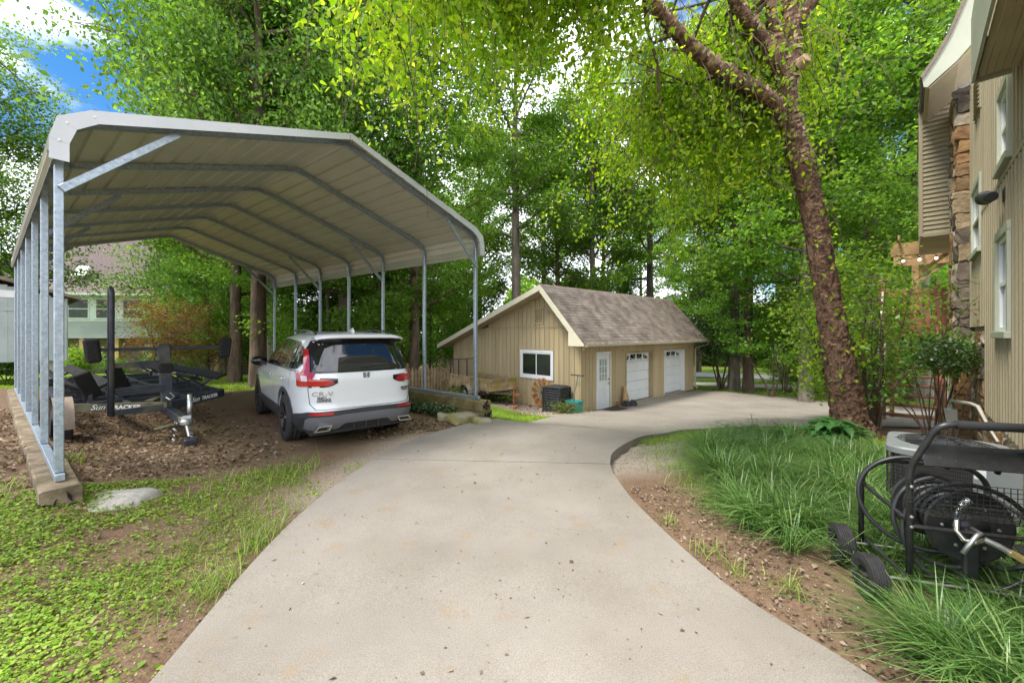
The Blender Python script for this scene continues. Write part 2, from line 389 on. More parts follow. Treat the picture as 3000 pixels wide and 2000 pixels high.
def ground_kind(x, y):
    """weights of lawn, leaf litter, pale gravel and moss over bare dirt (also used to scatter plants)"""
    x = np.asarray(x, float); y = np.asarray(y, float)
    nz = .5 * fbm(x, y, 1.1, 21); dl = (x - CP_L[0]) * CP_E[0] + (y - CP_L[1]) * CP_E[1]; dd = (x - CP_L[0]) * CP_D[0] + (y - CP_L[1]) * CP_D[1]
    ga = (x - G0[0]) * GU[0] + (y - G0[1]) * GU[1]; gb = (x - G0[0]) * GV[0] + (y - G0[1]) * GV[1]
    incp = sstep(-.2, .4, dl + .3 * nz) * sstep(6.2, 5.0, dl) * sstep(-.9, 1.0, dd + .6 * nz)
    lawn = np.zeros_like(x)
    lawn = np.maximum(lawn, sstep(11.5, 13.0, y + .8 * nz) * sstep(-6.5, -9, x) * sstep(40, 28, y))          # neighbour's lawn
    wedge = sstep(-3.6, -3.0, ga + .5 * nz) * sstep(.2, -.3, ga) * 0 + sstep(9.2, 10.2, y + .3 * nz) * sstep(-2.0, -1.3, x + .3 * nz) * sstep(2.6, 1.8, x) * sstep(-2.0, -2.6, ga + .2 * nz)
    lawn = np.maximum(lawn, sstep(.2, .9, (x - CP_L[0] - 5.46 * CP_E[0]) * CP_E[0] + (y - CP_L[1] - 5.46 * CP_E[1]) * CP_E[1]) * sstep(-2.2, -2.7, ga + .3 * nz) * sstep(-2.5, -1.5, x) * sstep(15, 13, y) * sstep(3, 2, x))
    lawn = np.maximum(lawn, sstep(0, 1.2, (y - 18.0) + .9 * (x - 12.0) * .9) * sstep(8, 10, x) * sstep(60, 40, y))
    lawn = np.maximum(lawn, .8 * sstep(5.6, 6.4, y + .4 * nz) * sstep(8.8, 8.2, y) * sstep(2.3, 3.4, x) * sstep(7, 6, x))
    grav = sstep(-3.0, -2.4, ga + .3 * nz) * sstep(.4, -.1, ga) * sstep(-1.0, 0.2, gb) * sstep(9, 7, gb)
    grav = np.maximum(grav, .55 * sstep(1.0, .2, np.abs(x + 1.6 - .25 * nz - .12 * (y - 4.5))) * sstep(3.4, 4.2, y) * sstep(7.2, 6.2, y) * sstep(-3.0, -2.0, x))
    grav = np.maximum(grav, .7 * sstep(.9, .3, np.abs(dRf(x, y) - .35)) * sstep(4.4, 5.2, y) * sstep(8.4, 7.6, y))
    leaf = sstep(2.9, 1.1, dl + 1.0 * nz) * incp + sstep(.4, -.6, dl) * sstep(3.0, 4.5, y) * sstep(-3.6, -4.3, x) + sstep(15, 17, y) * sstep(-8, -5, x) * sstep(9.5, 8.5, x)
    leaf = np.maximum(leaf, .8 * sstep(4.9, 5.6, dl) * sstep(7.0, 6.2, dl) * sstep(-.8, .2, dd))
    moss = .6 * incp * sstep(.1, .6, nz + .2)
    return np.stack([np.clip(lawn, 0, 1), np.clip(leaf, 0, 1), np.clip(grav, 0, 1), np.clip(moss, 0, 1)], -1)
def dRf(x, y):
    d = np.full(np.shape(x), 9.0)
    for p in eR[20:90:2]: d = np.minimum(d, np.hypot(x - p[0], y - p[1]))
    return d

m = bpy.data.materials.new('soil'); m.use_nodes = True; MATS['soil'] = m
t = m.node_tree; N = t.nodes; K = t.links.new; b = N["Principled BSDF"]; b.inputs['Roughness'].default_value = .95; b.inputs['Specular IOR Level'].default_value = .15
at_ = N.new("ShaderNodeAttribute"); at_.attribute_name = 'kinds'; sp = N.new("ShaderNodeSeparateColor"); K(at_.outputs['Color'], sp.inputs[0])
g = N.new("ShaderNodeNewGeometry")
def nz_(scale, c1, c2, r0=.35, r1=.65, det=6):
    n = N.new("ShaderNodeTexNoise"); n.inputs['Scale'].default_value = scale; n.inputs['Detail'].default_value = det; n.inputs['Roughness'].default_value = .65; K(g.outputs['Position'], n.inputs['Vector'])
    r = N.new("ShaderNodeValToRGB"); r.color_ramp.elements[0].position = r0; r.color_ramp.elements[1].position = r1
    r.color_ramp.elements[0].color = lin(c1); r.color_ramp.elements[1].color = lin(c2); K(n.outputs['Fac'], r.inputs['Fac']); return r.outputs[0], n.outputs['Fac']
def mixc(f, a, b_):
    x = N.new("ShaderNodeMix"); x.data_type = 'RGBA'; K(f, x.inputs[0]); K(a, x.inputs[6]); K(b_, x.inputs[7]); return x.outputs[2]
dirt, hd = nz_(2.3, (.115, .070, .042), (.20, .128, .080))
dirt2, h2 = nz_(38, (.070, .043, .027), (.27, .19, .125), .3, .72)
fx = N.new("ShaderNodeValue"); fx.outputs[0].default_value = .5
base = mixc(fx.outputs[0], dirt, dirt2)
lawnc, h3 = nz_(5, (.10, .17, .028), (.23, .32, .05))
leafc, h4 = nz_(22, (.075, .050, .034), (.22, .155, .10), .3, .7)
gravc, h5 = nz_(60, (.25, .20, .15), (.62, .54, .45), .3, .7)
mossc, h6 = nz_(14, (.12, .11, .035), (.22, .17, .08))
base = mixc(sp.outputs[2], base, gravc); base = mixc(sp.outputs[1], base, leafc)
ma = N.new("ShaderNodeMath"); ma.operation = 'MULTIPLY'; ma.inputs[1].default_value = .9; K(at_.outputs['Alpha'], ma.inputs[0]); base = mixc(ma.outputs[0], base, mossc)
base = mixc(sp.outputs[0], base, lawnc)
K(base, b.inputs['Base Color'])
bp = N.new("ShaderNodeBump"); bp.inputs['Strength'].default_value = .8; bp.inputs['Distance'].default_value = .02; K(h2, bp.inputs['Height']); K(bp.outputs[0], b.inputs['Normal'])

gr = np_mesh('ground', V, F, 'soil', smooth=True, recentre=False); tag(gr, kind='structure')
kd = ground_kind(V[:, 0], V[:, 1])
ca = gr.data.attributes.new('kinds', 'FLOAT_COLOR', 'POINT'); ca.data.foreach_set('color', kd.astype(np.float32).ravel())

# real height of the sheet, for standing things on it
def gsurf(x, y):
    i = np.clip(np.searchsorted(gx, x) - 1, 0, nx - 2); j = np.clip(np.searchsorted(gy, y) - 1, 0, ny - 2)
    u = (x - gx[i]) / (gx[i + 1] - gx[i]); v = (y - gy[j]) / (gy[j + 1] - gy[j])
    return Z[j, i] * (1 - u) * (1 - v) + Z[j, i + 1] * u * (1 - v) + Z[j + 1, i] * (1 - u) * v + Z[j + 1, i + 1] * u * v

# ---- the street beyond the trees on the right: a lane, a verge and a second lane
def strip(name, pts, w, mat, lift):
    p = resample(pts, 40); rows = []
    for i in range(len(p)):
        d = p[min(i + 1, 39)] - p[max(i - 1, 0)]; d /= np.hypot(*d); n = np.array((-d[1], d[0]))
        rows.append([(p[i][0] + n[0] * s * w / 2, p[i][1] + n[1] * s * w / 2, 0) for s in (1, .5, 0, -.5, -1)])
    rows = [[(a, b, float(gsurf(np.float64(a), np.float64(b))) + lift + (.0 if lift < .12 else 0)) for a, b, _ in r] for r in rows]
    mb = MB(); mb.grid(rows)
    low = lambda r: [(q[0], q[1], q[2] - .4) for q in r]
    mb.grid([[r[0] for r in rows], low([r[0] for r in rows])]); mb.grid([[r[-1] for r in rows], low([r[-1] for r in rows])])
    o = mb.build(name, mat); tag(o, kind='structure'); return o
strip('road', [(6, 29), (12, 24.2), (17, 20.4), (24, 15.5), (34, 9)], 3.0, 'concrete_old', .10)
strip('road', [(8, 40), (18, 31), (28, 23.5), (40, 15)], 5.0, 'asphalt', .14)
# ================================================================ carport
pmat('galvanised', (.30, .36, .42), (.44, .51, .58), scale=26, rough=.42, metallic=.65, spec=.5, bump=.05, c3=(.20, .22, .24), s3=60, r3=(.62, .7))
pmat('white_trim', (.55, .575, .60), (.61, .63, .66), scale=3, rough=.4, spec=.5)
pmat('roof_sheet', (.50, .51, .42), (.55, .56, .47), scale=2.2, rough=.3, spec=.6)
pmat('screw', (.75, .75, .74), None, rough=.4)
pmat('timber_mossy', (.10, .075, .035), (.24, .19, .085), scale=5, rough=.95, bump=.8, bscale=22, c3=(.13, .14, .035), s3=2.6, r3=(.5, .66))
pmat('timber_grey', (.12, .09, .055), (.27, .21, .14), scale=6, rough=.95, bump=.8, bscale=24, c3=(.12, .10, .05), s3=3.5, r3=(.52, .7))

CPA = math.atan2(CP_E[1], CP_E[0]); W = 5.46; SP = 1.524; NF = 7; LEN = SP * (NF - 1)
ZB = .38; ZE = 3.50; ZR = 4.40; BEND = .20
cp = root('carport', (CP_L[0], CP_L[1], 0), CPA, 'long open metal carport with white sheet roof and galvanised posts', 'carport')
T = .062
def prof(off=0.0):
    """half profile of the frame top (local x, z) from leg to ridge; off = outwards"""
    sl = (ZR - ZE - .12) / (W / 2 - BEND)
    return [(-off, ZE - .14), (-off + .045, ZE + .02 + off * .5), (BEND - off * .3, ZE + .12 + off), (W / 2, ZR + off * 1.02)]
P0 = prof(0)
tb = T / 2
for k in range(NF):
    y = k * SP
    for sx in (0, 1):
        X_ = 0 if sx == 0 else W
        m = MB(); m.bx(X_ - tb, X_ + tb, y - tb, y + tb, ZB + .0625, ZE - .10); m.build('post', 'galvanised', cp, bevel=.006)
    pts = [(p[0], y, p[1]) for p in P0] + [(W - p[0], y, p[1]) for p in P0[-2::-1]]
    # bow: square tube through the profile, with a rounded crown
    pts2 = []
    for i, p in enumerate(pts):
        if i == 3:
            for t_ in (-.16, -.08, 0, .08, .16):
                dz = -abs(t_) * (ZR - P0[2][1]) / (W / 2 - BEND)
                pts2.append((p[0] + t_, y, p[2] + dz - (.012 if abs(t_) < .1 else 0)))
        else: pts2.append(p)
    m = MB()
    for a, b in zip(pts2[:-1], pts2[1:]):
        va, vb = Vector(a), Vector(b); d = (vb - va).normalized() * (T * .22)
        m.beam(va - d, vb + d, T, T, up=(0, 1, 0))
    m.build('bow', 'galvanised', cp)
    if k in (0, 2, 4, 6):
        for sx in (0, 1):
            f = (lambda x: x) if sx == 0 else (lambda x: W - x)
            a = (f(.01), y - .05 if k == 0 else y + .05, 2.96); b = (f(.84), y - .05 if k == 0 else y + .05, 3.77)
            m = MB(); m.beam(a, b, .036, .066, up=(0, 0, 1)); m.build('brace', 'galvanised', cp, bevel=.004)
for X_ in (0, W):
    m = MB(); m.bx(X_ - .032, X_ + .032, -.10, LEN + .1, ZB, ZB + .06); m.build('base_rail', 'galvanised', cp, bevel=.004)
# roof sheets: ribbed panels running front to back
def on_prof(s_, off):
    """point at developed length s_ along the half profile (0 = lower edge of side skirt)"""
    q = [(-off, ZE - .32)] + prof(off); L_ = 0
    for a, b in zip(q[:-1], q[1:]):
        l = math.hypot(b[0] - a[0], b[1] - a[1])
        if s_ <= L_ + l or b is q[-1]:
            t_ = (s_ - L_) / l; return (a[0] + (b[0] - a[0]) * t_, a[1] + (b[1] - a[1]) * t_, (b[0] - a[0]) / l, (b[1] - a[1]) / l)
        L_ += l
q = [(-.05, ZE - .32)] + prof(.05); total = sum(math.hypot(b[0] - a[0], b[1] - a[1]) for a, b in zip(q[:-1], q[1:]))
Y0, Y1 = -.17, LEN + .17
edges = [0, .36, .36 + .93, .36 + 1.86, total]
for sx in (0, 1):
    for pi, (a, b) in enumerate(zip(edges[:-1], edges[1:])):
        ss = set(np.linspace(a, b, 3)); r0 = a
        for c_ in np.arange(a, b, .2286):
            for d_, _ in ((.02, 0), (.035, 1), (.062, 1), (.077, 0)):
                if a <= c_ + d_ <= b: ss.add(c_ + d_)
        lp = 0
        for i_, (p_, q_) in enumerate(zip(([(-.05, ZE - .32)] + prof(.05))[:-1], ([(-.05, ZE - .32)] + prof(.05))[1:])):
            lp += math.hypot(q_[0] - p_[0], q_[1] - p_[1])
            if a < lp < b: ss.add(lp)
        ss = sorted(ss); poly = []
        for s_ in ss:
            x_, z_, tx, tz = on_prof(s_, .05); rel = (s_ - a) % .2286
            h = .028 if .03 < rel < .066 else 0.0
            poly.append((x_ - tz * h, z_ + tx * h))
        if sx: poly = [(W - p[0], p[1]) for p in poly]
        m = MB(); th = .004
        ys = (Y0, Y1 * .5, Y1) if pi < 3 else (Y0, Y1 * .5, Y1)
        up = (.001 * pi)
        m.grid([[(p[0], y_, p[1] + up) for p in poly] for y_ in ys]); m.grid([[(p[0], y_, p[1] + up - .0025) for p in poly] for y_ in ys])
        m.build('roof_panel', 'roof_sheet', cp, fix=False)
m = MB(); m.prism([(W / 2 - .16, ZR + .02), (W / 2, ZR + .079), (W / 2 + .16, ZR + .02), (W / 2 + .16, ZR + .016), (W / 2, ZR + .074), (W / 2 - .16, ZR + .016)], Y0 - .003, Y1 + .003); m.build('ridge_cap', 'white_trim', cp)
# front and back trim: bent white angle
for yf, nm in ((Y0, -1), (Y1, 1)):
    o1 = [(-.07, ZE - .32)] + prof(.07)
    i1 = [(.05, ZE - .32), (.05, ZE - .16), (.095, ZE - .02), (BEND + .03, ZE + .085), (W / 2, ZR - .012)]
    for sx in (0, 1):
        f = (lambda p: p) if sx == 0 else (lambda p: (W - p[0], p[1]))
        for j in range(4):
            quad = [f(o1[j]), f(o1[j + 1]), f(i1[j + 1]), f(i1[j])]
            m = MB(); m.prism(quad, yf - .006 * (1 if nm < 0 else -1) - .0015 * j, yf + .002 * nm - .001 * j)
            m.build('trim', 'white_trim', cp)
        for j in (1, 2, 3):
            a, b = f(o1[j]), f(i1[j]); t_ = .5
            c_ = (a[0] * (1 - t_) + b[0] * t_, yf + .008 * nm, a[1] * (1 - t_) + b[1] * t_)
            m = MB(); m.lathe([(.0, .006), (.009, .005), (.012, 0)], 8, Matrix.Translation(c_) @ Matrix.Rotation(R(90) * (1 if nm < 0 else -1), 4, 'X')); m.build('screw', 'screw', cp)

# timbers that carry the rails (each its own thing)
def cpw(x, y, z=0): return (CP_L[0] + CP_E[0] * x + CP_D[0] * y, CP_L[1] + CP_E[1] * x + CP_D[1] * y, z)
def sleeper(x, y0, y1, z0, z1, w, mat, label, seed, rot_end=0.0):
    """weathered squared log: faces uneven, ends split"""
    r = random.Random(seed); n = 14; rows = []
    for i in range(n + 1):
        t_ = i / n; y = y0 + (y1 - y0) * t_; j = lambda a=.008: r.uniform(-a, a); e = .012 if 0 < i < n else .02
        w2, hz = w / 2, (z1 - z0)
        ring = [(-w2 + e, 0), (w2 - e, 0), (w2, e), (w2, hz - e), (w2 - e, hz), (-w2 + e, hz), (-w2, hz - e), (-w2, e)]
        rows.append([Vector(cpw(x + px + j(), y + (j(.015) if i in (0, n) else 0), z0 + pz + (j(.006) if pz > .1 else 0))) for px, pz in ring])
    mb = MB(); rows2 = [r_ + [r_[0]] for r_ in rows]; mb.grid(rows2)
    for rr in (rows[0], rows[-1]):
        c = sum(rr, Vector()) / 8; k = len(mb.v); mb.v += [tuple(p) for p in rr] + [tuple(c + Vector((0, 0, .01)))]
        for q_ in range(8): mb.f.append((k + q_, k + (q_ + 1) % 8, k + 8)); mb.mi.append(0)
    # dark checks on the near end
    o = mb.build('timber_sleeper', mat, bevel=0)
    me = o.data; bm = bmesh.new(); bm.from_mesh(me); bmesh.ops.remove_doubles(bm, verts=bm.verts, dist=.0005); bmesh.ops.recalc_face_normals(bm, faces=bm.faces); bm.to_mesh(me); bm.free()
    tag(o, label, 'timber', 'timbers carrying the carport'); return o
pmat('crack', (.012, .010, .008), None, rough=1.0)
def checks(o, x, y, z0, z1, w, seed):
    """splits gouged in a sleeper's near end, as thin dark wedges"""
    r = random.Random(seed); mb = MB()
    for _ in range(5):
        cx, cz = x + r.uniform(-.3, .3) * w, z0 + r.uniform(.25, .75) * (z1 - z0); a = r.uniform(0, 6.28); l = r.uniform(.04, .10)
        p = [(cx - math.cos(a) * l, cz - math.sin(a) * l), (cx + .012 * math.sin(a), cz - .012 * math.cos(a)), (cx + math.cos(a) * l, cz + math.sin(a) * l), (cx - .012 * math.sin(a), cz + .012 * math.cos(a))]
        vs = [Vector(cpw(q_[0], y - .022 - .001 * _, q_[1])) - o.location for q_ in p] + [Vector(cpw(q_[0], y + .01, q_[1])) - o.location for q_ in p]
        mb.add(vs, [(0, 1, 2, 3), (7, 6, 5, 4)] + [(i, (i + 1) % 4, (i + 1) % 4 + 4, i + 4) for i in range(4)])
    mb.build('split', 'crack', o)
o = sleeper(-.01, -.30, 1.9, .12, ZB - .006, .25, 'timber_grey', 'short split sleeper nearest the camera under the left carport posts', 1); checks(o, -.01, -.30, .12, ZB, .25, 4)
sleeper(-.03, 1.93, 4.55, .10, ZB - .010, .23, 'timber_grey', 'leaf strewn sleeper behind the split one, left side of the carport', 2)
sleeper(-.02, 4.58, 7.1, .08, ZB - .008, .23, 'timber_grey', 'third sleeper back along the left carport posts', 3)
sleeper(-.02, 7.13, 9.4, .05, ZB - .008, .23, 'timber_grey', 'farthest sleeper along the left carport posts', 4)
o = sleeper(W + .02, -.28, 2.9, .17, ZB - .006, .24, 'timber_mossy', 'mossy upper sleeper under the front right carport post', 5); checks(o, W + .02, -.28, .17, ZB, .24, 8)
sleeper(W + .02, 2.94, 6.2, .17, ZB - .008, .24, 'timber_mossy', 'upper mossy sleeper right behind the white car', 6)
sleeper(W + .02, 6.24, 9.4, .14, ZB - .008, .24, 'timber_mossy', 'farthest upper sleeper along the right carport posts', 7)
o = sleeper(W + .05, -.26, 2.5, -.12, .166, .26, 'timber_mossy', 'lower mossy sleeper with split end beside the mossy rocks', 8); checks(o, W + .05, -.26, -.05, .166, .26, 11)
sleeper(W + .05, 2.54, 6.0, -.12, .166, .26, 'timber_mossy', 'lower sleeper hidden behind ivy and the car', 9)
# concrete footing blob at the near left foot
mb = MB(); rows = []
for i in range(7):
    rr = (.04, .2, .34, .44, .50, .54, .56)[i]; zz = (.075, .075, .07, .06, .04, .01, -.06)[i]
    rows.append([Vector(cpw(.05 + rr * 1.05 * math.cos(2 * math.pi * k / 28) * (1 + .10 * math.sin(3 * k * .7)), -.22 + rr * .62 * math.sin(2 * math.pi * k / 28), 0)) + Vector((0, 0, zz + .115)) for k in range(29)])
mb.grid(rows); o = mb.build('concrete_footing', 'concrete_old', smooth=True); tag(o, 'rough round concrete pad under the nearest left carport post', 'concrete pad')
# ================================================================ garage
pmat('tan_siding', (.43, .335, .195), (.49, .39, .24), scale=3.0, rough=.8, bump=.25, bscale=40, stretch=(1, 1, .12), obj_var=.05, c3=(.37, .29, .17), s3=1.4, r3=(.5, .75))
pmat('groove', (.05, .035, .022), None, rough=1.0)
pmat('cream_trim', (.62, .58, .44), (.67, .63, .49), scale=2, rough=.6)
pmat('soffit_tan', (.44, .37, .25), (.50, .42, .30), scale=2, rough=.7)
pmat('white_paint', (.74, .75, .76), (.80, .81, .82), scale=2.5, rough=.45)
pmat('door_white', (.70, .72, .74), (.76, .78, .80), scale=1.5, rough=.5)
pmat('glass_dark', (.018, .024, .020), None, rough=.06, spec=.8)
pmat('glass_pale', (.30, .36, .33), (.42, .48, .44), scale=4, rough=.12, spec=.7)
pmat('blind', (.045, .05, .045), (.08, .085, .075), scale=1.5, rough=.7)
pmat('brass', (.30, .25, .16), None, rough=.35, metallic=.8)
pmat('gutter', (.46, .44, .34), (.52, .50, .39), scale=5, rough=.5)
pmat('debris', (.42, .30, .15), (.60, .48, .28), scale=30, rough=1)
for nm, ov, iv in (('shingle', .16, 0), ('shingle_far', 0, .16)):
    pmat(nm, (.112, .088, .072), (.205, .168, .143), scale=2.2, rough=.95, bump=.5, bscale=120, obj_var=ov, island_var=iv, c3=(.26, .22, .19), s3=1.0, r3=(.56, .75), bdist=.006)
pmat('roof_plain', (.16, .12, .10), (.24, .19, .16), scale=4, rough=.95, bump=.4, bscale=60)

gar = root('garage', (G0[0], G0[1], GZ), GA, 'tan double garage with brown shingle roof beside the concrete drive', 'garage')
FL, BD = 9.46, 7.8                        # front length, depth
RB, RZ, EB, EZ, LB, LZ = 1.45, 4.62, -.55, 2.46, 8.30, 2.28
slF = (RZ - EZ) / (RB - EB); slB = (RZ - LZ) / (LB - RB)
def roof_z(b): return RZ - (RB - b) * slF if b < RB else RZ - (b - RB) * slB
def gbox(name, mat, a0, a1, b0, b1, z0, z1, parent=gar, bevel=0.0):
    return MB().bx(a0, a1, b0, b1, z0, z1).build(name, mat, parent, bevel=bevel)
# structural shell set back behind the boards
m = MB(); wt = -.10
prf = [(0.30, -.15), (BD, -.15), (BD, roof_z(BD) - .16), (RB, RZ - .2), (.30, roof_z(.30) - .16)]
m.prism([(p[0], p[1]) for p in prf], .022, FL - .022, Matrix(((0, 1, 0, 0), (1, 0, 0, 0), (0, 0, 1, 0), (0, 0, 0, 1))))
m.build('wall', 'groove', gar)
m = MB()
for a_, b_, z_ in ((.022, .91, -.15), (1.88, 2.92, -.1), (5.26, 6.20, -.1), (8.41, FL - .022, -.1), (.91, 1.88, 2.14), (2.92, 5.26, 2.06), (6.20, 8.41, 2.06)): m.bx(a_, b_, .028, .305, z_, 2.52)
m.build('wall', 'groove', gar)
# boards
OPEN = [(.91, 1.88, 0, 2.14), (2.92, 5.26, 0, 2.06), (6.20, 8.41, 0, 2.06)]
def board_col(x0, x1, z0, z1, openings):
    """pieces of a board column left over by the openings (x0 x1 z0 z1)"""
    xs = sorted({x0, x1} | {e for o in openings for e in (o[0], o[1]) if x0 < e < x1})
    for a, b in zip(xs[:-1], xs[1:]):
        if b - a < .012: continue
        zz = [(z0, z1)]
        for o in openings:
            if o[0] <= a + 1e-4 and b <= o[1] + 1e-4:
                zz = [q for s in zz for q in ((s[0], min(s[1], o[2])), (max(s[0], o[3]), s[1])) if q[1] - q[0] > .01]
        for s in zz: yield a, b, s[0], s[1]
x = .06
while x < FL - .06:
    x1 = min(x + .212, FL - .06)
    for a, b, z0, z1 in board_col(x + .009, x1 - .009, -.05 if x > 1 else -.12, 2.52, OPEN):
        gbox('board', 'tan_siding', a, b, 0, .03, z0, z1, bevel=.004)
    x = x1
y = .06; WIN = [(1.25, 3.06, 1.03, 2.18)]; k = 0
while y < BD - .06:
    y1 = min(y + .238, BD - .06)
    top = min(roof_z(y), roof_z(y1)) - .17
    if y < RB < y1: top = min(roof_z(y), roof_z(y1)) - .17
    for a, b, z0, z1 in board_col(y + .010, y1 - .010, -.25, min(3.03, top), WIN):
        m = MB(); t0, t1 = (z1, z1)
        if z1 == top: t0, t1 = roof_z(a) - .17, roof_z(b) - .17
        m.prism([(a, z0), (b, z0), (b, t1), (a, t0)], 0, .03, Matrix(((0, 1, 0, 0), (1, 0, 0, 0), (0, 0, 1, 0), (0, 0, 0, 1)))); m.build('board', 'tan_siding', gar)
    if top > 3.2:
        a, b = y + .010, y1 - .010; m = MB()
        m.prism([(a, 3.09), (b, 3.09), (b, roof_z(b) - .17), ((RB, RZ - .19) if a < RB < b else (b, roof_z(b) - .17)), (a, roof_z(a) - .17)][: 5], -.008, .022, Matrix(((0, 1, 0, 0), (1, 0, 0, 0), (0, 0, 1, 0), (0, 0, 0, 1)))); m.build('board', 'tan_siding', gar)
    y = y1; k += 1
gbox('corner_board', 'tan_siding', -.006, .055, -.004, .055, -.15, 2.5); gbox('corner_board', 'tan_siding', FL - .055, FL + .004, -.004, .05, -.05, 2.5)
m = MB(); m.bx(-.022, .02, .45, 5.3, 3.035, 3.085); m.build('belt_board', 'tan_siding', gar)
# roof deck, shingles
Mgb = Matrix(((0, 1, 0, 0), (1, 0, 0, 0), (0, 0, 1, 0), (0, 0, 0, 1)))
OA0, OA1 = -.58, FL + .55
m = MB(); m.prism([(EB, EZ), (RB, RZ), (LB, LZ), (LB, LZ - .05), (RB, RZ - .06), (EB + .02, EZ - .05)], OA0 + .02, OA1 - .02, Mgb); rf = m.build('roof', 'roof_plain', gar)
# soffit boards under both rakes
for a0, a1 in ((OA0 + .03, -.024), (FL + .02, OA1 - .03)):
    m = MB(); m.prism([(EB + .1, EZ - .02), (RB, RZ - .17), (LB - .05, LZ - .15), (LB - .05, LZ - .17), (RB, RZ - .19), (EB + .1, EZ - .04)], a0, a1, Mgb); m.build('soffit', 'soffit_tan', gar)
# rake fascia
for aa in (OA0, OA1 - .025):
    for (p, q, nm) in (((EB + .02, EZ + .01), (RB, RZ + .005), 0), ((RB, RZ + .005), (LB, LZ + .005), 1)):
        m = MB(); h = .20 * (1.35 if nm == 0 else 1.05); pol = [p, q, (q[0], q[1] - h), (p[0], p[1] - h)]
        if nm == 0: pol = [p, q, (q[0], q[1] - h), (p[0] + (h - .068) / slF, EZ - .058), (p[0], EZ - .058)]
        m.prism(pol, aa - .012 + .003 * nm, aa + .012 + .003 * nm, Mgb); m.build('rake_board', 'cream_trim', gar)
    m = MB(); m.prism([(EB - .005, EZ - .02), (.10, EZ + .40), (.10, EZ - .06), (EB - .005, EZ - .06)], aa - .016, aa + .010, Mgb); m.build('eave_return', 'cream_trim', gar)
m = MB(); m.bx(OA0 + .03, OA1 - .03, EB + .02, .0, EZ - .062, EZ - .046); m.build('soffit', 'soffit_tan', gar)
# gutter with leaf debris
m = MB(); m.prism([(EB - .10, EZ - .075), (EB + .01, EZ - .075), (EB + .01, EZ + .02), (EB, EZ + .02), (EB, EZ - .065), (EB - .09, EZ - .065), (EB - .11, EZ + .01), (EB - .122, EZ + .01)], OA0 + .05, OA1, Mgb); gt = m.build('gutter', 'gutter', gar)
r_ = random.Random(4); m = MB()
for i in range(240):
    a = r_.uniform(OA0 + .1, OA1 - .1); b = EB - r_.uniform(.01, .1); z = EZ + .012 + r_.uniform(-.02, .012); t_ = Matrix.Rotation(r_.uniform(0, 3), 3, 'Z') @ Matrix.Rotation(r_.uniform(-.6, .6), 3, 'X')
    m.box((a, b, z), (.05, .018, .006), t_)
tag(m.build('leaf_debris', 'debris', gar), kind='stuff')
m = MB(); m.tube([(FL + .45, EB - .05, EZ - .05), (FL + .42, EB + .0, EZ - .2), (FL + .12, -.06, EZ - .38), (FL + .06, -.06, EZ - .5), (FL + .06, -.06, .12), (FL + .12, -.14, .02)], .04, 8); m.build('downspout', 'gutter', gar)
# shingles on the front slope
slen = math.hypot(RB - EB, RZ - EZ); ang = math.atan2(RZ - EZ, RB - EB); nrow = 20; ex = slen / nrow; sw = .30
def shingle_mesh(w):
    m = MB(); t0, t1 = .014, .004; L_ = ex + .03
    m.add([(0, 0, 0), (w, 0, 0), (w, L_, 0), (0, L_, 0), (0, 0, t0), (w, 0, t0), (w, L_, t1), (0, L_, t1)], [(0, 3, 2, 1), (4, 5, 6, 7), (0, 1, 5, 4), (1, 2, 6, 5), (2, 3, 7, 6), (3, 0, 4, 7)])
    return m
sm = shingle_mesh(sw - .008).mesh('shingle'); sm.materials.append(MATS['shingle'])
Ms = Matrix.Rotation(ang, 4, 'X'); slots = []
r_ = random.Random(9)
for r in range(nrow):
    a = OA0 + .02 - (r % 3) * .1
    while a < OA1 - .03:
        lo = max(a, OA0 + .005); hi = min(a + sw, OA1 - .005)
        slots.append((r, lo, hi - lo)); a += sw
def spos(r, a): return Vector((a, EB + r * ex * math.cos(ang) - .006 * math.sin(ang), EZ + r * ex * math.sin(ang) + .006 * math.cos(ang)))
Minv = gar.matrix_world  # identity until update; compute distance by hand
def camd(s):
    p = spos(s[0], s[1]); w = Vector((G0[0] + p.x * GU[0] + p.y * GV[0], G0[1] + p.x * GU[1] + p.y * GV[1], GZ + p.z)); return (w - Vector((0, 0, EYE))).length
slots.sort(key=camd); far = MB(); cnt = 0
for s in slots:
    p = spos(s[0], s[1]); jz = r_.uniform(0, .004)
    M = Matrix.Translation(p + Vector((0, -.006 * math.cos(ang) * r_.random(), jz))) @ Ms
    if cnt < 300 and s[2] > .2:
        o = bpy.data.objects.new('shingle', sm); COL.objects.link(o); o.parent = rf; M = M @ Matrix.Scale(s[2] / sw, 4, (1, 0, 0)); o.matrix_local = M; cnt += 1
    else:
        q = shingle_mesh(max(.03, s[2] - .008)); far.add([M @ Vector(v) for v in q.v], q.f)
tag(far.build('far_shingles', 'shingle_far', rf, fix=False), kind='stuff')
m = MB(); m.prism([(RB - .13, RZ - .12 * slF + .012), (RB, RZ + .035), (RB + .14, RZ - .13 * slB + .02), (RB + .14, RZ - .13 * slB + .006), (RB, RZ + .01), (RB - .13, RZ - .12 * slF)], OA0 - .005, OA1 + .005, Mgb); m.build('ridge_cap', 'roof_plain', rf)
# gable vent
m = MB(); m.bx(-.03, .0, 1.78, 2.20, 3.22, 3.80); v = m.build('vent', 'groove', gar)
for (c0, c1, e0, e1) in ((1.76, 1.82, 3.20, 3.82), (2.16, 2.22, 3.20, 3.82), (1.82, 2.16, 3.20, 3.26), (1.82, 2.16, 3.76, 3.82)): MB().bx(-.05, -.005, c0, c1, e0, e1).build('vent_frame', 'tan_siding', v)
for i in range(8):
    z = 3.28 + i * .06; m = MB(); m.box((-.038, 1.99, z + .02), (.012, .30, .05), Matrix.Rotation(R(-28), 3, 'Y')); m.build('louvre', 'tan_siding', v)
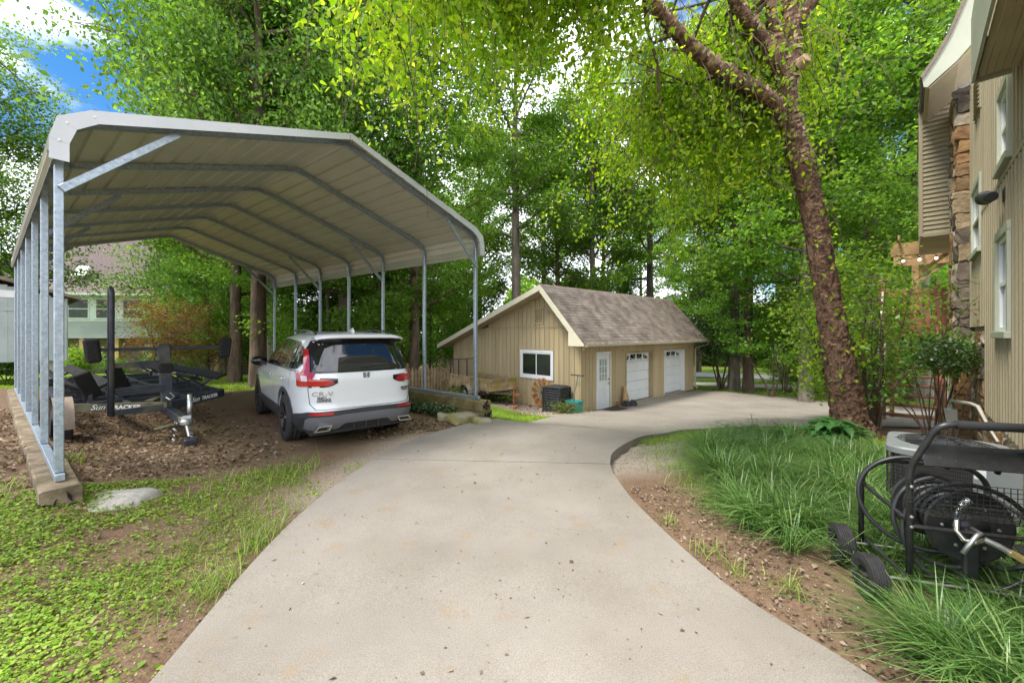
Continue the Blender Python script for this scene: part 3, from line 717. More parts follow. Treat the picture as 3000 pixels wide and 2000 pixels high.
# slider window with blinds
w = root('window'); w.parent = gar
y0, y1, z0, z1 = 1.27, 3.04, 1.05, 2.17
for (a, b, c, d) in ((y0, y1, z1 - .11, z1), (y0, y1, z0, z0 + .13), (y0, y0 + .11, z0 + .13, z1 - .11), (y1 - .11, y1, z0 + .13, z1 - .11)):
    MB().bx(-.035, .02, a, b, c, d).build('casing', 'white_paint', w, bevel=.006)
for (a, b, c, d) in ((y0 + .11, y1 - .11, z1 - .145, z1 - .11), (y0 + .11, y1 - .11, z0 + .13, z0 + .165), (2.13, 2.17, z0 + .165, z1 - .145), (y0 + .11, y0 + .145, z0 + .165, z1 - .145), (y1 - .145, y1 - .11, z0 + .165, z1 - .145)):
    MB().bx(-.022, .02, a, b, c, d).build('sash', 'white_paint', w, bevel=.003)
for a, b in ((y0 + .145, 2.13), (2.17, y1 - .145)):
    MB().bx(-.004, .0, a, b, z0 + .165, z1 - .145).build('pane', 'glass_dark', w)
for i in range(22):
    z = z0 + .19 + i * .035
    MB().box((-.0075, 1.775, z), (.004, .68, .011), Matrix.Rotation(R(0), 3, 'Y')).build('blind_slat', 'blind', w)
# entry door with nine lights
d_ = root('door'); d_.parent = gar
a0, a1, zt = .91, 1.88, 2.14
for (p, q, c, e) in ((a0, a0 + .075, -.03, zt), (a1 - .11, a1, -.03, zt), (a0 + .075, a1 - .11, zt - .09, zt)):
    MB().bx(p, q, -.03, .05, c, e).build('casing', 'cream_trim' if p > a1 - .2 else 'white_paint', d_, bevel=.005)
da, db = a0 + .085, a1 - .125
gl = (da + .10, db - .14, 1.05, 1.88)
m = MB()
for (p, q, c, e) in ((da, gl[0], 0, zt - .1), (gl[1], db, 0, zt - .1), (gl[0], gl[1], 0, gl[2]), (gl[0], gl[1], gl[3], zt - .1)): m.bx(p, q, .0, .045, c, e)
m.build('leaf', 'door_white', d_)
for i in range(3):
    for j in range(3):
        ww = (gl[1] - gl[0]) / 3; hh = (gl[3] - gl[2]) / 3
        MB().bx(gl[0] + i * ww + .012, gl[0] + (i + 1) * ww - .012, .012, .02, gl[2] + j * hh + .014, gl[2] + (j + 1) * hh - .014).build('pane', 'glass_pale', d_)
m = MB()
for i in range(4): m.bx(gl[0] + i * ww - .012, gl[0] + i * ww + .012, -.006, .03, gl[2] - .01, gl[3] + .01)
for j in range(4): m.bx(gl[0] - .01, gl[1] + .01, -.004, .028, gl[2] + j * hh - .014, gl[2] + j * hh + .014)
m.build('muntins', 'door_white', d_)
for p, q in ((da + .09, da + .30), (da + .36, db - .10)):
    for c, e in ((.18, .82),):
        m = MB(); m.bx(p, q, -.008, .002, c, e); m.bx(p + .03, q - .03, -.014, .0, c + .04, e - .04); m.build('raised_panel', 'door_white', d_, bevel=.006)
for z in (.93, 1.10):
    m = MB(); m.lathe([(.0, .055), (.022, .05), (.026, .03), (.012, .02), (.03, .0)], 12, Matrix.Translation((db - .06, -.0, z)) @ Matrix.Rotation(R(90), 4, 'X')); m.build('knob', 'brass', d_, smooth=True)
MB().bx(da, db, -.02, .05, -.03, .004).build('threshold', 'brass', d_)
# sectional garage doors
def sect_door(a0, a1, zt):
    d = root('garage_door'); d.parent = gar
    n = 5; hs = zt / n; dep = .20
    for (p, q, c, e) in ((a0, a0 + .035, 0, zt), (a1 - .035, a1, 0, zt), (a0 + .035, a1 - .035, zt - .035, zt)):
        MB().bx(p, q, -.012, dep + .03, c, e).build('jamb', 'tan_siding' if a0 < 4 or p > a0 + 1 and c == 0 and False else 'white_paint', d)
    for i in range(n):
        z0 = i * hs + .008; z1 = (i + 1) * hs - .004; z1 = min(z1, zt - .036)
        sec = MB().bx(a0 + .04, a1 - .04, dep, dep + .04, z0, z1).build('section', 'door_white', d, bevel=.004)
        pw = (a1 - a0 - .12) / 4
        for j in range(4):
            p = a0 + .06 + j * pw
            if i < n - 1:
                m = MB(); m.bx(p + .05, p + pw - .05, dep - .006, dep + .002, z0 + .06, z1 - .06); m.bx(p + .075, p + pw - .075, dep - .011, dep, z0 + .085, z1 - .085); m.build('raised_panel', 'door_white', sec, bevel=.004)
            else:
                g0, g1, h0, h1 = p + .06, p + pw - .06, z0 + .07, z1 - .055
                # sunburst lights: outer ones end in a quarter arc
                cx = (a0 + a1) / 2; top = []
                for t_ in np.linspace(0, 1, 7):
                    x_ = g0 + (g1 - g0) * t_; rr = (a1 - a0) / 2 - .14; u = min(1, abs(x_ - cx) / rr)
                    zt_ = h0 + (h1 - h0) * math.sqrt(max(0.02, 1 - u ** 2.6)); top.append((x_, zt_))
                poly = [(g0, h0)] + [(g1, h0)] + top[::-1]
                pn = MB().prism(poly, dep - .004, dep + .002).build('pane', 'glass_dark', sec)
                m = MB()
                for t_ in ((.0, .55), (.5, 1.0)) if j in (1, 2) else ((.3, 1),):
                    s_ = 1 if j >= 2 else -1
                    xo = g0 if j >= 2 else g1
                    xe = xo + s_ * (g1 - g0) * .95; m.beam((xo, dep - .008, h0 + .01), (xe, dep - .008, h0 + (h1 - h0) * (.35 if t_[0] < .2 else .15)), .008, .016, up=(0, 0, 1))
                    m.beam((xo, dep - .008, h0 + .01), (xo + s_ * (g1 - g0) * .55, dep - .008, h0 + (h1 - h0) * .95), .008, .016, up=(0, 0, 1))
                m.build('muntins', 'door_white', sec)
    MB().bx(a0 + .04, a1 - .04, dep - .004, dep + .04, -.012, .012).build('bottom_seal', 'groove', d); MB().bx(a0 - .02, a1 + .02, -.05, .40, -.12, -.014).build('sill_slab', 'concrete', d)
sect_door(2.96, 5.22, 2.04); sect_door(6.24, 8.37, 2.04)
# flood lamps at the corner
pmat('lamp_shell', (.62, .52, .30), None, rough=.4)
pmat('lamp_glass', (.75, .68, .48), None, rough=.25)
fl = root('flood_lamp'); fl.parent = gar
for p, rot in (((-.02, -.10, 2.32), (40, 20)), ((.30, -.22, 2.30), (55, -30))):
    M = Matrix.Translation(p) @ Matrix.Rotation(R(rot[1]), 4, 'Y') @ Matrix.Rotation(R(180 - rot[0]), 4, 'X')
    hd = MB().lathe([(.0, -.06), (.03, -.055), (.035, 0), (.06, .06), (.058, .062), (.0, .05)], 12, M).build('head', 'lamp_shell', fl, smooth=True)
MB().bx(.05, .16, -.12, -.03, 2.35, 2.40).build('bracket', 'lamp_shell', fl)
# ================================================================ house on the right
HA = math.atan2(.711, .703); HU = (math.cos(HA), math.sin(HA)); HV = (-math.sin(HA), math.cos(HA)); H0 = (5.9, 4.8)
def hpt(s, o, z=0): return (H0[0] + s * HU[0] + o * HV[0], H0[1] + s * HU[1] + o * HV[1], z)
pmat('house_siding', (.30, .255, .165), (.355, .305, .205), scale=2.5, rough=.8, bump=.15, bscale=50, stretch=(1, 1, .15), obj_var=.04, c3=(.26, .22, .14), s3=1.5, r3=(.52, .75))
pmat('house_trim', (.38, .40, .31), (.44, .455, .36), scale=2, rough=.55)
pmat('house_soffit', (.42, .34, .22), (.47, .385, .26), scale=2, rough=.7)
for k_, c in enumerate([((.17, .10, .048), (.30, .19, .095)), ((.21, .15, .085), (.35, .265, .165)), ((.09, .07, .052), (.17, .135, .10)), ((.28, .23, .165), (.42, .36, .28)), ((.20, .105, .045), (.33, .19, .085))]):
    pmat('stone_%d' % k_, c[0], c[1], scale=7, rough=.9, bump=.7, bscale=25, obj_var=.15)
pmat('mortar', (.30, .27, .22), (.42, .38, .32), scale=12, rough=.95, bump=.5)
pmat('lamp_black', (.02, .02, .022), None, rough=.45)
house = root('house', (H0[0], H0[1], 0), HA, 'two storey tan house with stone chimney at the right edge', 'house')
def hbox(name, mat, s0, s1, o0, o1, z0, z1, parent=house, bevel=0.0): return MB().bx(s0, s1, o0, o1, z0, z1).build(name, mat, parent, bevel=bevel)
hbox('wall', 'house_siding', -5.0, 3.70, -5.0, -.02, -.3, 6.18)
hbox('foundation', 'mortar', -5.02, 1.74, -.3, -.006, -.4, .50); 
WINS = [(-.60, .42, 1.62, 2.92), (1.95, 3.20, 2.94, 4.17), (-.62, .26, 3.60, 4.62)]
VENT = (2.06, 2.78, 5.20, 5.86)
# vertical boards with raised battens, split at the belt board
x = -4.9; i = 0
while x < 3.68:
    x1 = min(x + .20, 3.68); low = .52 if x1 <= 1.8 else 1.78
    for (z0, z1, dy) in ((low, 3.49, .012), (3.57, 6.17, .006)):
        for a, b, c, d in board_col(x + .002, x1 - .002, z0, z1, WINS + [VENT]):
            hbox('board', 'house_siding', a, b, -.02, dy, c, d)
        for a, b, c, d in board_col(x - .028, x + .028, z0, z1, WINS + [VENT]):
            if x > -4.8: hbox('batten', 'house_siding', a, b, dy + .001, dy + .034, c, d, bevel=.004)
    x = x1; i += 1
hbox('belt_board', 'house_siding', -4.9, 3.68, .0, .045, 3.50, 3.56, bevel=.005)
hbox('corner_board', 'house_siding', 3.66, 3.72, -.1, .04, 1.78, 6.17)
def hwin(s0, s1, z0, z1):
    w = root('window'); w.parent = house; fw = .10
    for (a, b, c, d) in ((s0, s1, z1 - fw, z1), (s0 - .02, s1 + .02, z0, z0 + fw * .8), (s0, s0 + fw, z0 + fw * .8, z1 - fw), (s1 - fw, s1, z0 + fw * .8, z1 - fw)):
        hbox('casing', 'house_trim', a, b, -.02, .065 if d - c > .2 or c > z0 + .2 else .09, c, d, w, bevel=.006)
    hbox('pane', 'glass_dark', s0 + fw + .04, s1 - fw - .04, -.004, .004, z0 + fw * .8 + .04, z1 - fw - .04, w)
    zm = (z0 + z1) / 2
    for (a, b, c, d) in ((s0 + fw, s1 - fw, z1 - fw - .045, z1 - fw), (s0 + fw, s1 - fw, z0 + fw * .8, z0 + fw * .8 + .05), (s0 + fw, s0 + fw + .045, z0 + .13, z1 - fw - .045), (s1 - fw - .045, s1 - fw, z0 + .13, z1 - fw - .045), (s0 + fw + .045, s1 - fw - .045, zm - .025, zm + .025)):
        hbox('sash', 'white_paint', a, b, -.002, .03, c, d, w)
for w_ in WINS: hwin(*w_)
v = hbox('vent', 'house_siding', VENT[0], VENT[1], -.01, .05, VENT[2], VENT[3])
for i in range(9):
    m = MB(); m.box(((VENT[0] + VENT[1]) / 2, .055, VENT[2] + .06 + i * .068), (.60, .012, .05), Matrix.Rotation(R(25), 3, 'X')); m.build('louvre', 'house_siding', v)
# stone: chimney (proud of the wall) and the base under the raised siding
ch = root('chimney'); ch.parent = house
hbox('core', 'mortar', 3.74, 4.98, -.3, .17, -.6, 6.35, ch); hbox('core', 'mortar', 1.80, 3.74, -.3, -.02, -.6, 1.74, ch)
def rock_mesh(seed):
    r = random.Random(seed); bm = bmesh.new(); bmesh.ops.create_cube(bm, size=1.0); bmesh.ops.subdivide_edges(bm, edges=bm.edges, cuts=2, use_grid_fill=True)
    for v_ in bm.verts:
        n = v_.co.normalized(); f = 1.0 - .035 * (sum(abs(c) > .45 for c in v_.co) - 1)
        v_.co = v_.co * f + Vector([r.uniform(-.085, .085) for _ in range(3)])
    me = bpy.data.meshes.new('stone'); bm.to_mesh(me); bm.free(); return me
ROCKS = {}
def stone(parent, c, d, seed):
    k = seed % 30
    if k not in ROCKS:
        ROCKS[k] = rock_mesh(k); ROCKS[k].materials.append(MATS['stone_%d' % (k % 5)])
    o = bpy.data.objects.new('stone', ROCKS[k]); COL.objects.link(o); o.parent = parent; o.location = c; o.scale = d; o.rotation_euler = (random.Random(seed).uniform(-.12, .12), random.Random(seed + 1).uniform(-.08, .08), random.Random(seed + 2).uniform(-.1, .1)); return o
r_ = random.Random(12); sd = 0
z = -.35
while z < 6.1:                                    # face toward the camera and outer face of the chimney
    h = r_.uniform(.10, .36)
    stone(ch, (3.72 + r_.uniform(-.03, .03), .09 + r_.uniform(-.03, .04), z + h / 2), (.10, .20 + r_.uniform(-.02, .05), h * .99), sd); sd += 1
    x = 3.80
    while x < 4.95:
        w_ = r_.uniform(.2, .5); w_ = min(w_, 4.98 - x)
        if w_ > .1 and z < 7.4: stone(ch, (x + w_ / 2, .185 + r_.uniform(-.015, .02), z + h / 2 + r_.uniform(-.03, .03)), (w_ * .97, .10, h * .95), sd); sd += 1
        x += w_
    z += h
z = -.4
while z < 1.65:
    h = r_.uniform(.14, .30); x = 1.82
    while x < 3.68:
        w_ = r_.uniform(.18, .5); stone(ch, (x + w_ / 2, -.01, z + h / 2), (w_ * .96, .10, h * .95), sd); sd += 1; x += w_
    z += h
z = -.4
while z < .42:
    h = r_.uniform(.16, .28); x = -4.6
    while x < 1.7:
        w_ = r_.uniform(.25, .55); stone(ch, (x + w_ / 2, -.02, z + min(h, .48 - z) / 2), (w_ * .96, .08, min(h, .48 - z) * .95), sd); sd += 1; x += w_
    z += h
# bay beyond the chimney with lap siding facing the camera
bay = root('bay'); bay.parent = house
hbox('wall', 'house_siding', 5.02, 8.2, -.5, .66, 3.80, 6.7, bay)
nlap = 30; lh = (6.72 - 3.82) / nlap
for i in range(nlap):
    z0 = 3.82 + i * lh; m = MB()
    m.add([(5.02, -.3, z0 + lh + .004), (5.02, 0.63, z0 + lh + .004), (4.992, 0.63, z0), (4.992, -.3, z0), (5.02, -.3, z0), (5.02, 0.63, z0)], [(0, 1, 2, 3), (3, 2, 5, 4), (1, 5, 2), (0, 3, 4)]); m.build('lap_board', 'house_siding', bay)
hbox('corner_board', 'house_siding', 4.985, 5.06, .625, .69, 3.78, 6.72, bay); hbox('skirt_board', 'house_siding', 4.985, 5.02, -.3, .625, 3.76, 3.825, bay)
# curved rake over the bay (bell-cast gambrel), fascia and soffit
rk = [(.66, 6.46), (.61, 6.53), (.486, 6.73), (.293, 7.11), (.11, 7.64), (-.08, 8.4)]
lo = [(.64, 6.30), (.59, 6.28), (.42, 6.43), (.22, 6.60), (-.03, 6.90), (-.22, 7.3)]
def strip_pieces(a, b, s0, s1, name, mat):
    m = MB()
    for i in range(len(a) - 1):
        q = [a[i], a[i + 1], b[i + 1], b[i]]
        m.add([(s0, p[0], p[1]) for p in q] + [(s1, p[0], p[1]) for p in q], [(0, 1, 2, 3), (7, 6, 5, 4), (0, 4, 5, 1), (3, 2, 6, 7)] + ([(0, 3, 7, 4)] if i == 0 else []) + ([(1, 5, 6, 2)] if i == len(a) - 2 else []))
    m.build(name, mat, house)
strip_pieces(rk, lo, 3.28, 3.31, 'rake_board', 'house_trim')
strip_pieces([(p[0] + .03, p[1] + .05) for p in rk], rk, 3.24, 8.3, 'roof', 'roof_plain')
strip_pieces([(p[0] - .02, p[1]) for p in lo], [(p[0] - .03, p[1] - .02) for p in lo], 3.312, 5.3, 'soffit', 'house_soffit')
# near eave box over the main wall
for i in range(5):
    hbox('soffit_board', 'house_soffit', -5.0 + .0, -1.02, .035 + i * .056, .035 + i * .056 + .052, 4.40, 4.415)
m = MB(); m.add([(-1.0, .33, 4.36), (-1.0, .33, 5.05), (-5, .33, 5.6), (-5, .33, 4.36), (-1.0, .355, 4.36), (-1.0, .355, 5.05), (-5, .355, 5.6), (-5, .355, 4.36)], [(0, 1, 2, 3), (7, 6, 5, 4), (0, 4, 5, 1), (3, 2, 6, 7), (0, 3, 7, 4), (1, 5, 6, 2)]); m.build('eave_board', 'house_trim', house)
m = MB(); m.add([(-1.0, .06, 4.36), (-1.0, .33, 4.36), (-1.0, .33, 5.05), (-.975, .06, 4.36), (-.975, .33, 4.36), (-.975, .33, 5.05)], [(0, 1, 2), (5, 4, 3), (0, 3, 4, 1), (1, 4, 5, 2), (2, 5, 3, 0)]); m.build('eave_return', 'house_trim', house)
m = MB(); m.add([(-1.0, .34, 5.06), (-5, .34, 5.62), (-5, -3, 9.0), (-1.0, -3, 8.6), (-1.0, .34, 5.09), (-5, .34, 5.65), (-5, -3, 9.03), (-1, -3, 8.63)], [(0, 1, 2, 3), (7, 6, 5, 4), (0, 4, 5, 1), (1, 5, 6, 2), (2, 6, 7, 3), (3, 7, 4, 0)]); m.build('roof', 'roof_plain', house)
# black spot lamp on the wall
sl = root('wall_lamp'); sl.parent = house
MB().bx(-.32, -.12, .01, .05, 3.22, 3.36).build('bracket', 'lamp_black', sl)
M = Matrix.Translation((-.05, .14, 3.30)) @ Matrix.Rotation(R(-70), 4, 'X') @ Matrix.Rotation(R(-14), 4, 'Y')
MB().lathe([(.0, -.16), (.05, -.16), (.06, -.14), (.065, .10), (.085, .16), (.08, .16), (.05, .08), (0, .08)], 16, Matrix.Translation((-.14, .16, 3.30)) @ Matrix.Rotation(R(-20), 4, 'X') @ Matrix.Rotation(R(78), 4, 'Y')).build('head', 'lamp_black', sl, smooth=False)
# service pipe and conduit over the stone base
pmat('pipe_grey', (.38, .36, .32), (.48, .45, .40), scale=6, rough=.7)
pp = MB().tube([(2.35, .34, -.4), (2.35, .34, .48), (2.30, .33, .56), (1.75, .16, .60), (1.6, .10, .58), (.9, .06, .40), (.2, .05, .34)], [.035, .035, .03, .025, .025, .016, .014], 8).build('conduit', 'pipe_grey', house, smooth=True)
MB().bx(2.28, 2.44, .26, .42, .16, .42).build('valve_box', 'pipe_grey', house, bevel=.01)

# ---------------------------------------------------------------- back stair, deck rail, pergola
pmat('stain_red', (.20, .075, .045), (.30, .125, .075), scale=6, rough=.75, bump=.3, bscale=30, obj_var=.12)
pmat('stain_faded', (.52, .40, .35), (.66, .54, .48), scale=6, rough=.85, bump=.3, bscale=30)
pmat('cedar', (.30, .185, .085), (.46, .30, .15), scale=5, rough=.85, bump=.4, bscale=26, obj_var=.12)
st = root('deck_stair', (H0[0], H0[1], 0), HA, 'reddish open tread stair climbing to the deck behind the chimney', 'stair')
O0, O1 = .34, 1.28; NT = 10; S0 = 4.42; Z0 = -.12
for k in range(NT):
    s = S0 + .27 * k; z = Z0 + .19 * k
    m = MB(); m.bx(s, s + .28, O0 + .03, O1 - .03, z, z + .04); m.build('tread', 'stain_red', st, bevel=.006)
for o in (O0, O1):
    m = MB(); a, b = (S0 - .1, Z0 - .2), (S0 + .27 * NT, Z0 + .19 * NT)
    m.add([(a[0], o - .02, a[1] - .2), (a[0], o - .02, a[1] + .16), (b[0], o - .02, b[1] + .10), (b[0], o - .02, b[1] - .22), (a[0], o + .02, a[1] - .2), (a[0], o + .02, a[1] + .16), (b[0], o + .02, b[1] + .1), (b[0], o + .02, b[1] - .22)], [(0, 1, 2, 3), (7, 6, 5, 4), (0, 4, 5, 1), (1, 5, 6, 2), (2, 6, 7, 3), (3, 7, 4, 0)])
    m.build('stringer', 'stain_faded' if o == O1 else 'stain_red', st)
for s, zt in ((S0 - .05, .62), (S0 + .27 * NT - .1, 2.9)):
    for o in (O0 + .0, O1 + .045):
        g_ = Z0 - .5 if s < 5 else -.9
        m = MB(); m.bx(s, s + .1, o - .045, o + .045, g_, zt); ps = m.build('newel_post', 'stain_red', st, bevel=.006)
        MB().lathe([(.0, .10), (.035, .09), (.055, .05), (.05, .015), (.06, 0), (.06, -.02), (0, -.02)], 10, Matrix.Translation((s + .05, o, zt + .02))).build('finial', 'stain_red', ps, smooth=True)
m = MB(); m.beam((S0 - .05, O1 + .06, .60), (S0 + .27 * NT, O1 + .06, 2.75), .04, .14); m.build('hand_rail', 'stain_faded', st)
dk = root('deck', (H0[0], H0[1], 0), HA, 'raised wooden deck with dark red picket rail behind the stair', 'deck')
DS = S0 + .27 * NT
for i in range(12): MB().bx(DS + .02 + i * .145, DS + .155 + i * .145, -.2, 1.5, 1.72, 1.76).build('deck_board', 'stain_red', dk)
for i in range(11):
    o = -.16 + i * .15
    if i not in (): MB().bx(DS + .74, DS + .765, o, o + .095, 1.80, 2.86 + .03 * (i % 2)).build('picket', 'stain_red', dk, bevel=.004)
for z in (1.95, 2.65): MB().bx(DS + .77, DS + .81, -.2, 1.45, z, z + .09).build('rail', 'stain_red', dk)
for o in (-.0, 1.40):
    p = MB().bx(DS + .70, DS + .80, o - .05, o + .05, -1.0, 3.05).build('post', 'stain_red', dk, bevel=.006)
    MB().lathe([(0, .12), (.045, .10), (.06, .05), (.05, .01), (.065, 0), (.065, -.02), (0, -.02)], 10, Matrix.Translation((DS + .75, o, 3.07))).build('finial', 'stain_red', p, smooth=True)
for o in (.2, 1.2):
    MB().bx(DS + 1.5, DS + 1.6, o - .05, o + .05, -1.2, 1.72).build('support_post', 'stain_red', dk)
pg = root('pergola', (H0[0], H0[1], 0), HA, 'unpainted cedar pergola over the deck with string lights', 'pergola')
PS = DS + 1.3
for s in (PS, PS + 2.6):
    for o in (.72, -1.5):
        MB().bx(s - .07, s + .07, o - .07, o + .07, 1.76, 4.15).build('post', 'cedar', pg, bevel=.006)
    for ds in (-.09, .09):
        MB().bx(s + ds - .02, s + ds + .02, -2.0, 1.22, 3.86, 4.12).build('beam', 'cedar', pg, bevel=.004)
    MB().bx(s - .06, s + .06, -2.0, 1.22, 4.125, 4.22).build('beam', 'cedar', pg, bevel=.004)
    m = MB(); m.beam((s, .70, 3.28), (s, .05, 3.88), .05, .10); m.build('knee_brace', 'cedar', pg)
for i in range(7):
    o = -1.95 + i * .5; MB().bx(PS - .5, PS + 3.1, o - .02, o + .02, 4.235, 4.37).build('rafter', 'cedar', pg, bevel=.004)
pmat('cable_black', (.015, .015, .015), None, rough=.6)
m_ = bpy.data.materials.new('bulb_lit'); m_.use_nodes = True; MATS['bulb_lit'] = m_
b_ = m_.node_tree.nodes['Principled BSDF']; b_.inputs['Base Color'].default_value = (.9, .88, .8, 1); b_.inputs['Emission Color'].default_value = (1, .93, .78, 1); b_.inputs['Emission Strength'].default_value = 1.6
sg = root('string_lights', hpt(PS - .2, .5, 3.7), HA, 'black string of small round bulbs hung from the pergola', 'string lights')
pts = [(-.0, .62 - .16 * i, -.15 * math.sin(math.pi * (i % 4) / 4) + .18) for i in range(13)]
MB().tube(pts, .008, 5).build('cable', 'cable_black', sg)
for i in (1, 3, 5, 7, 9, 11):
    p = Vector(pts[i]); s_ = MB().lathe([(.0, 0), (.016, 0), (.018, -.05), (0, -.05)], 8, Matrix.Translation(p)).build('socket', 'cable_black', sg)
    MB().lathe([(.0, -.045), (.02, -.05), (.036, -.08), (.03, -.11), (0, -.125)], 10, Matrix.Translation(p)).build('bulb', 'bulb_lit', sg, smooth=True)
# ================================================================ car (rear axle at x=0, nose at +x, left side +y)
def carpaint():
    m = pmat('car_white', (.63, .65, .66), None, rough=.32, spec=.5, coat=1.0); return m
carpaint()
pmat('car_black_gloss', (.012, .012, .013), None, rough=.12, spec=.6)
pmat('car_cladding', (.028, .029, .031), None, rough=.55)
pmat('car_silver', (.16, .165, .18), None, rough=.4, metallic=.25)
pmat('car_glass', (.012, .014, .014), None, rough=.03, spec=.9)
pmat('tail_red', (.38, .008, .012), None, rough=.12, spec=.7, coat=.6)
pmat('tail_clear', (.55, .42, .42), None, rough=.15, spec=.7, coat=.6)
pmat('chrome', (.62, .62, .60), None, rough=.14, metallic=1.0)
pmat('tyre', (.018, .018, .018), (.030, .029, .028), scale=30, rough=.85)
pmat('rim_black', (.010, .010, .011), None, rough=.18, spec=.6, coat=.5)
CAR_H = R(90 + 39.5); CAR_P = (-2.82, 6.80)
car = root('parked_car', (CAR_P[0], CAR_P[1], .012), CAR_H, 'white compact SUV with black wheels parked under the carport', 'car')
# plan slices: z, rear x, front x, half width, corner exponent
ZS = [.26, .34, .42, .52, .64, .76, .88, .98, 1.05, 1.10]
def lower(z):
    xr = np.interp(z, [.26, .34, .43, .50, .56, .66, .80, .92, 1.00, 1.06, 1.11], [-.92, -.98, -1.015, -1.03, -1.025, -1.0, -1.005, -1.02, -1.025, -1.0, -.985])
    xf = np.interp(z, [.26, .34, .50, .62, .74, .86, .94, 1.0, 1.05, 1.10], [3.50, 3.60, 3.66, 3.67, 3.66, 3.60, 3.42, 3.0, 2.72, 2.52])
    w = np.interp(z, [.26, .34, .45, .58, .70, .82, .92, 1.0, 1.06, 1.11], [.845, .885, .908, .916, .922, .930, .928, .915, .896, .876])
    n = np.interp(z, [.26, .6, .9, 1.1], [5.5, 5.5, 5.2, 5.0]); return xr, xf, w, n
def upper(z):
    xr = np.interp(z, [1.10, 1.20, 1.35, 1.50, 1.57, 1.62, 1.66, 1.685], [-.985, -.955, -.90, -.835, -.80, -.70, -.45, -.05])
    xf = np.interp(z, [1.10, 1.20, 1.35, 1.50, 1.57, 1.62, 1.66, 1.685], [2.52, 2.36, 2.10, 1.82, 1.66, 1.48, 1.20, .95])
    w = np.interp(z, [1.10, 1.20, 1.35, 1.50, 1.57, 1.62, 1.66, 1.685], [.878, .845, .785, .715, .675, .625, .545, .40])
    n = np.interp(z, [1.10, 1.5, 1.69], [5.0, 4.6, 3.6]); return xr, xf, w, n
def sl(z): return lower(z) if z < 1.105 else upper(z)
def loop(z, N_=72, grow=0.0):
    xr, xf, w, n = sl(z); xc = (xr + xf) / 2; a = (xf - xr) / 2 + grow; w = w + grow; out = []
    for k in range(N_):
        th = 2 * math.pi * k / N_; c, s = math.cos(th), math.sin(th)
        # redistribute so points are spread along the sides
        x = xc + a * math.copysign(abs(c) ** (2 / n), c); y = w * math.copysign(abs(s) ** (2 / n), s)
        out.append(Vector((x, y, z)))
    return out
def side_y(x, z, grow=0.0):
    xr, xf, w, n = sl(z); xc = (xr + xf) / 2; a = (xf - xr) / 2 + grow; t_ = min(.9999, abs((x - xc) / a)); return (w + grow) * (1 - t_ ** n) ** (1 / n)
def rear_x(y, z, grow=0.0):
    xr, xf, w, n = sl(z); xc = (xr + xf) / 2; a = (xf - xr) / 2 + grow; t_ = min(.9995, abs(y) / (w + grow)); return xc - a * (1 - t_ ** n) ** (1 / n)
def shell(zs, grow=0.0, capt=True, capb=True, N_=72):
    m = MB(); rows = []
    for z in zs: l = loop(z, N_, grow); rows.append(l + [l[0]])
    m.grid(rows)
    for r_, ok in ((rows[0], capb), (rows[-1], capt)):
        if ok:
            c = sum(r_[:-1], Vector()) / N_; k = len(m.v); m.v += [tuple(p) for p in r_[:-1]] + [tuple(c)]
            for q_ in range(N_): m.f.append((k + q_, k + (q_ + 1) % N_, k + N_)); m.mi.append(0)
    return m
def weld(me, d=.0008):
    bm = bmesh.new(); bm.from_mesh(me); bmesh.ops.remove_doubles(bm, verts=bm.verts, dist=d); bmesh.ops.recalc_face_normals(bm, faces=bm.faces); bm.to_mesh(me); bm.free()
def arch_cut(o, r):
    """cut both wheel arches out of a closed body part"""
    weld(o.data)
    for xw in (0, 2.70):
        m = MB(); m.lathe([(0, -1.3), (r, -1.3), (r, 1.3), (0, 1.3)], 36, Matrix.Translation((xw, 0, .37)) @ Matrix.Rotation(R(90), 4, 'X')); c = m.build('cutter', None, car); weld(c.data)
        md = o.modifiers.new('b', 'BOOLEAN'); md.operation = 'DIFFERENCE'; md.object = c; md.solver = 'EXACT'
        dg = bpy.context.evaluated_depsgraph_get(); me = bpy.data.meshes.new_from_object(o.evaluated_get(dg)); o.modifiers.clear(); o.data = me; bpy.data.objects.remove(c)
    o.data.polygons.foreach_set('use_smooth', [True] * len(o.data.polygons)); o.data.set_sharp_from_angle(angle=R(38))
zs_body = [.40, .50, .56, .62, .66, .70, .76, .82, .88, .93, .97, 1.01, 1.05, 1.08, 1.103, 1.107, 1.14, 1.20, 1.28, 1.36, 1.44, 1.50, 1.54, 1.57, 1.60, 1.63, 1.655, 1.672, 1.683, 1.688]
body = shell(zs_body, N_=96).build('body', 'car_white', car); arch_cut(body, .415)
clad = shell([.24, .30, .36, .42, .455], grow=.006, N_=96).build('cladding', 'car_cladding', car); arch_cut(clad, .41)
MB().bx(-.8, 3.3, -.72, .72, .20, .5).build('underbody', 'car_cladding', car)
# flat arch trims
for xw in (0, 2.70):
    for sy in (1, -1):
        m = MB(); rows = []
        for k in range(25):
            th = R(-8 + 196 * k / 24); row = []
            for rr in (.405, .43, .475):
                x = xw + rr * math.cos(th); z = max(.28, .37 + rr * math.sin(th)); row.append((x, sy * (side_y(x, z, .012) + (.006 if rr < .47 else -.004)), z))
            rows.append(row)
        m.grid(rows); o = m.build('arch_trim', 'car_cladding', car, smooth=True)
        m = MB(); rows = [[(xw + .41 * math.cos(R(180 * k / 16)), sy * yy, .37 + .41 * math.sin(R(180 * k / 16))) for k in range(17)] for yy in (.90, .58)]
        m.grid(rows); m.build('arch_liner', 'car_cladding', car, smooth=True)
def side_patch(name, mat, cols, sy, grow=.006, parent=None, nz=6, sm=True):
    """cols: (x, zlow, zhigh) along the side"""
    m = MB(); m.grid([[(x, sy * side_y(x, a + (b - a) * j / nz, grow), a + (b - a) * j / nz) for j in range(nz + 1)] for x, a, b in cols]); return m.build(name, mat, parent or car, smooth=sm)
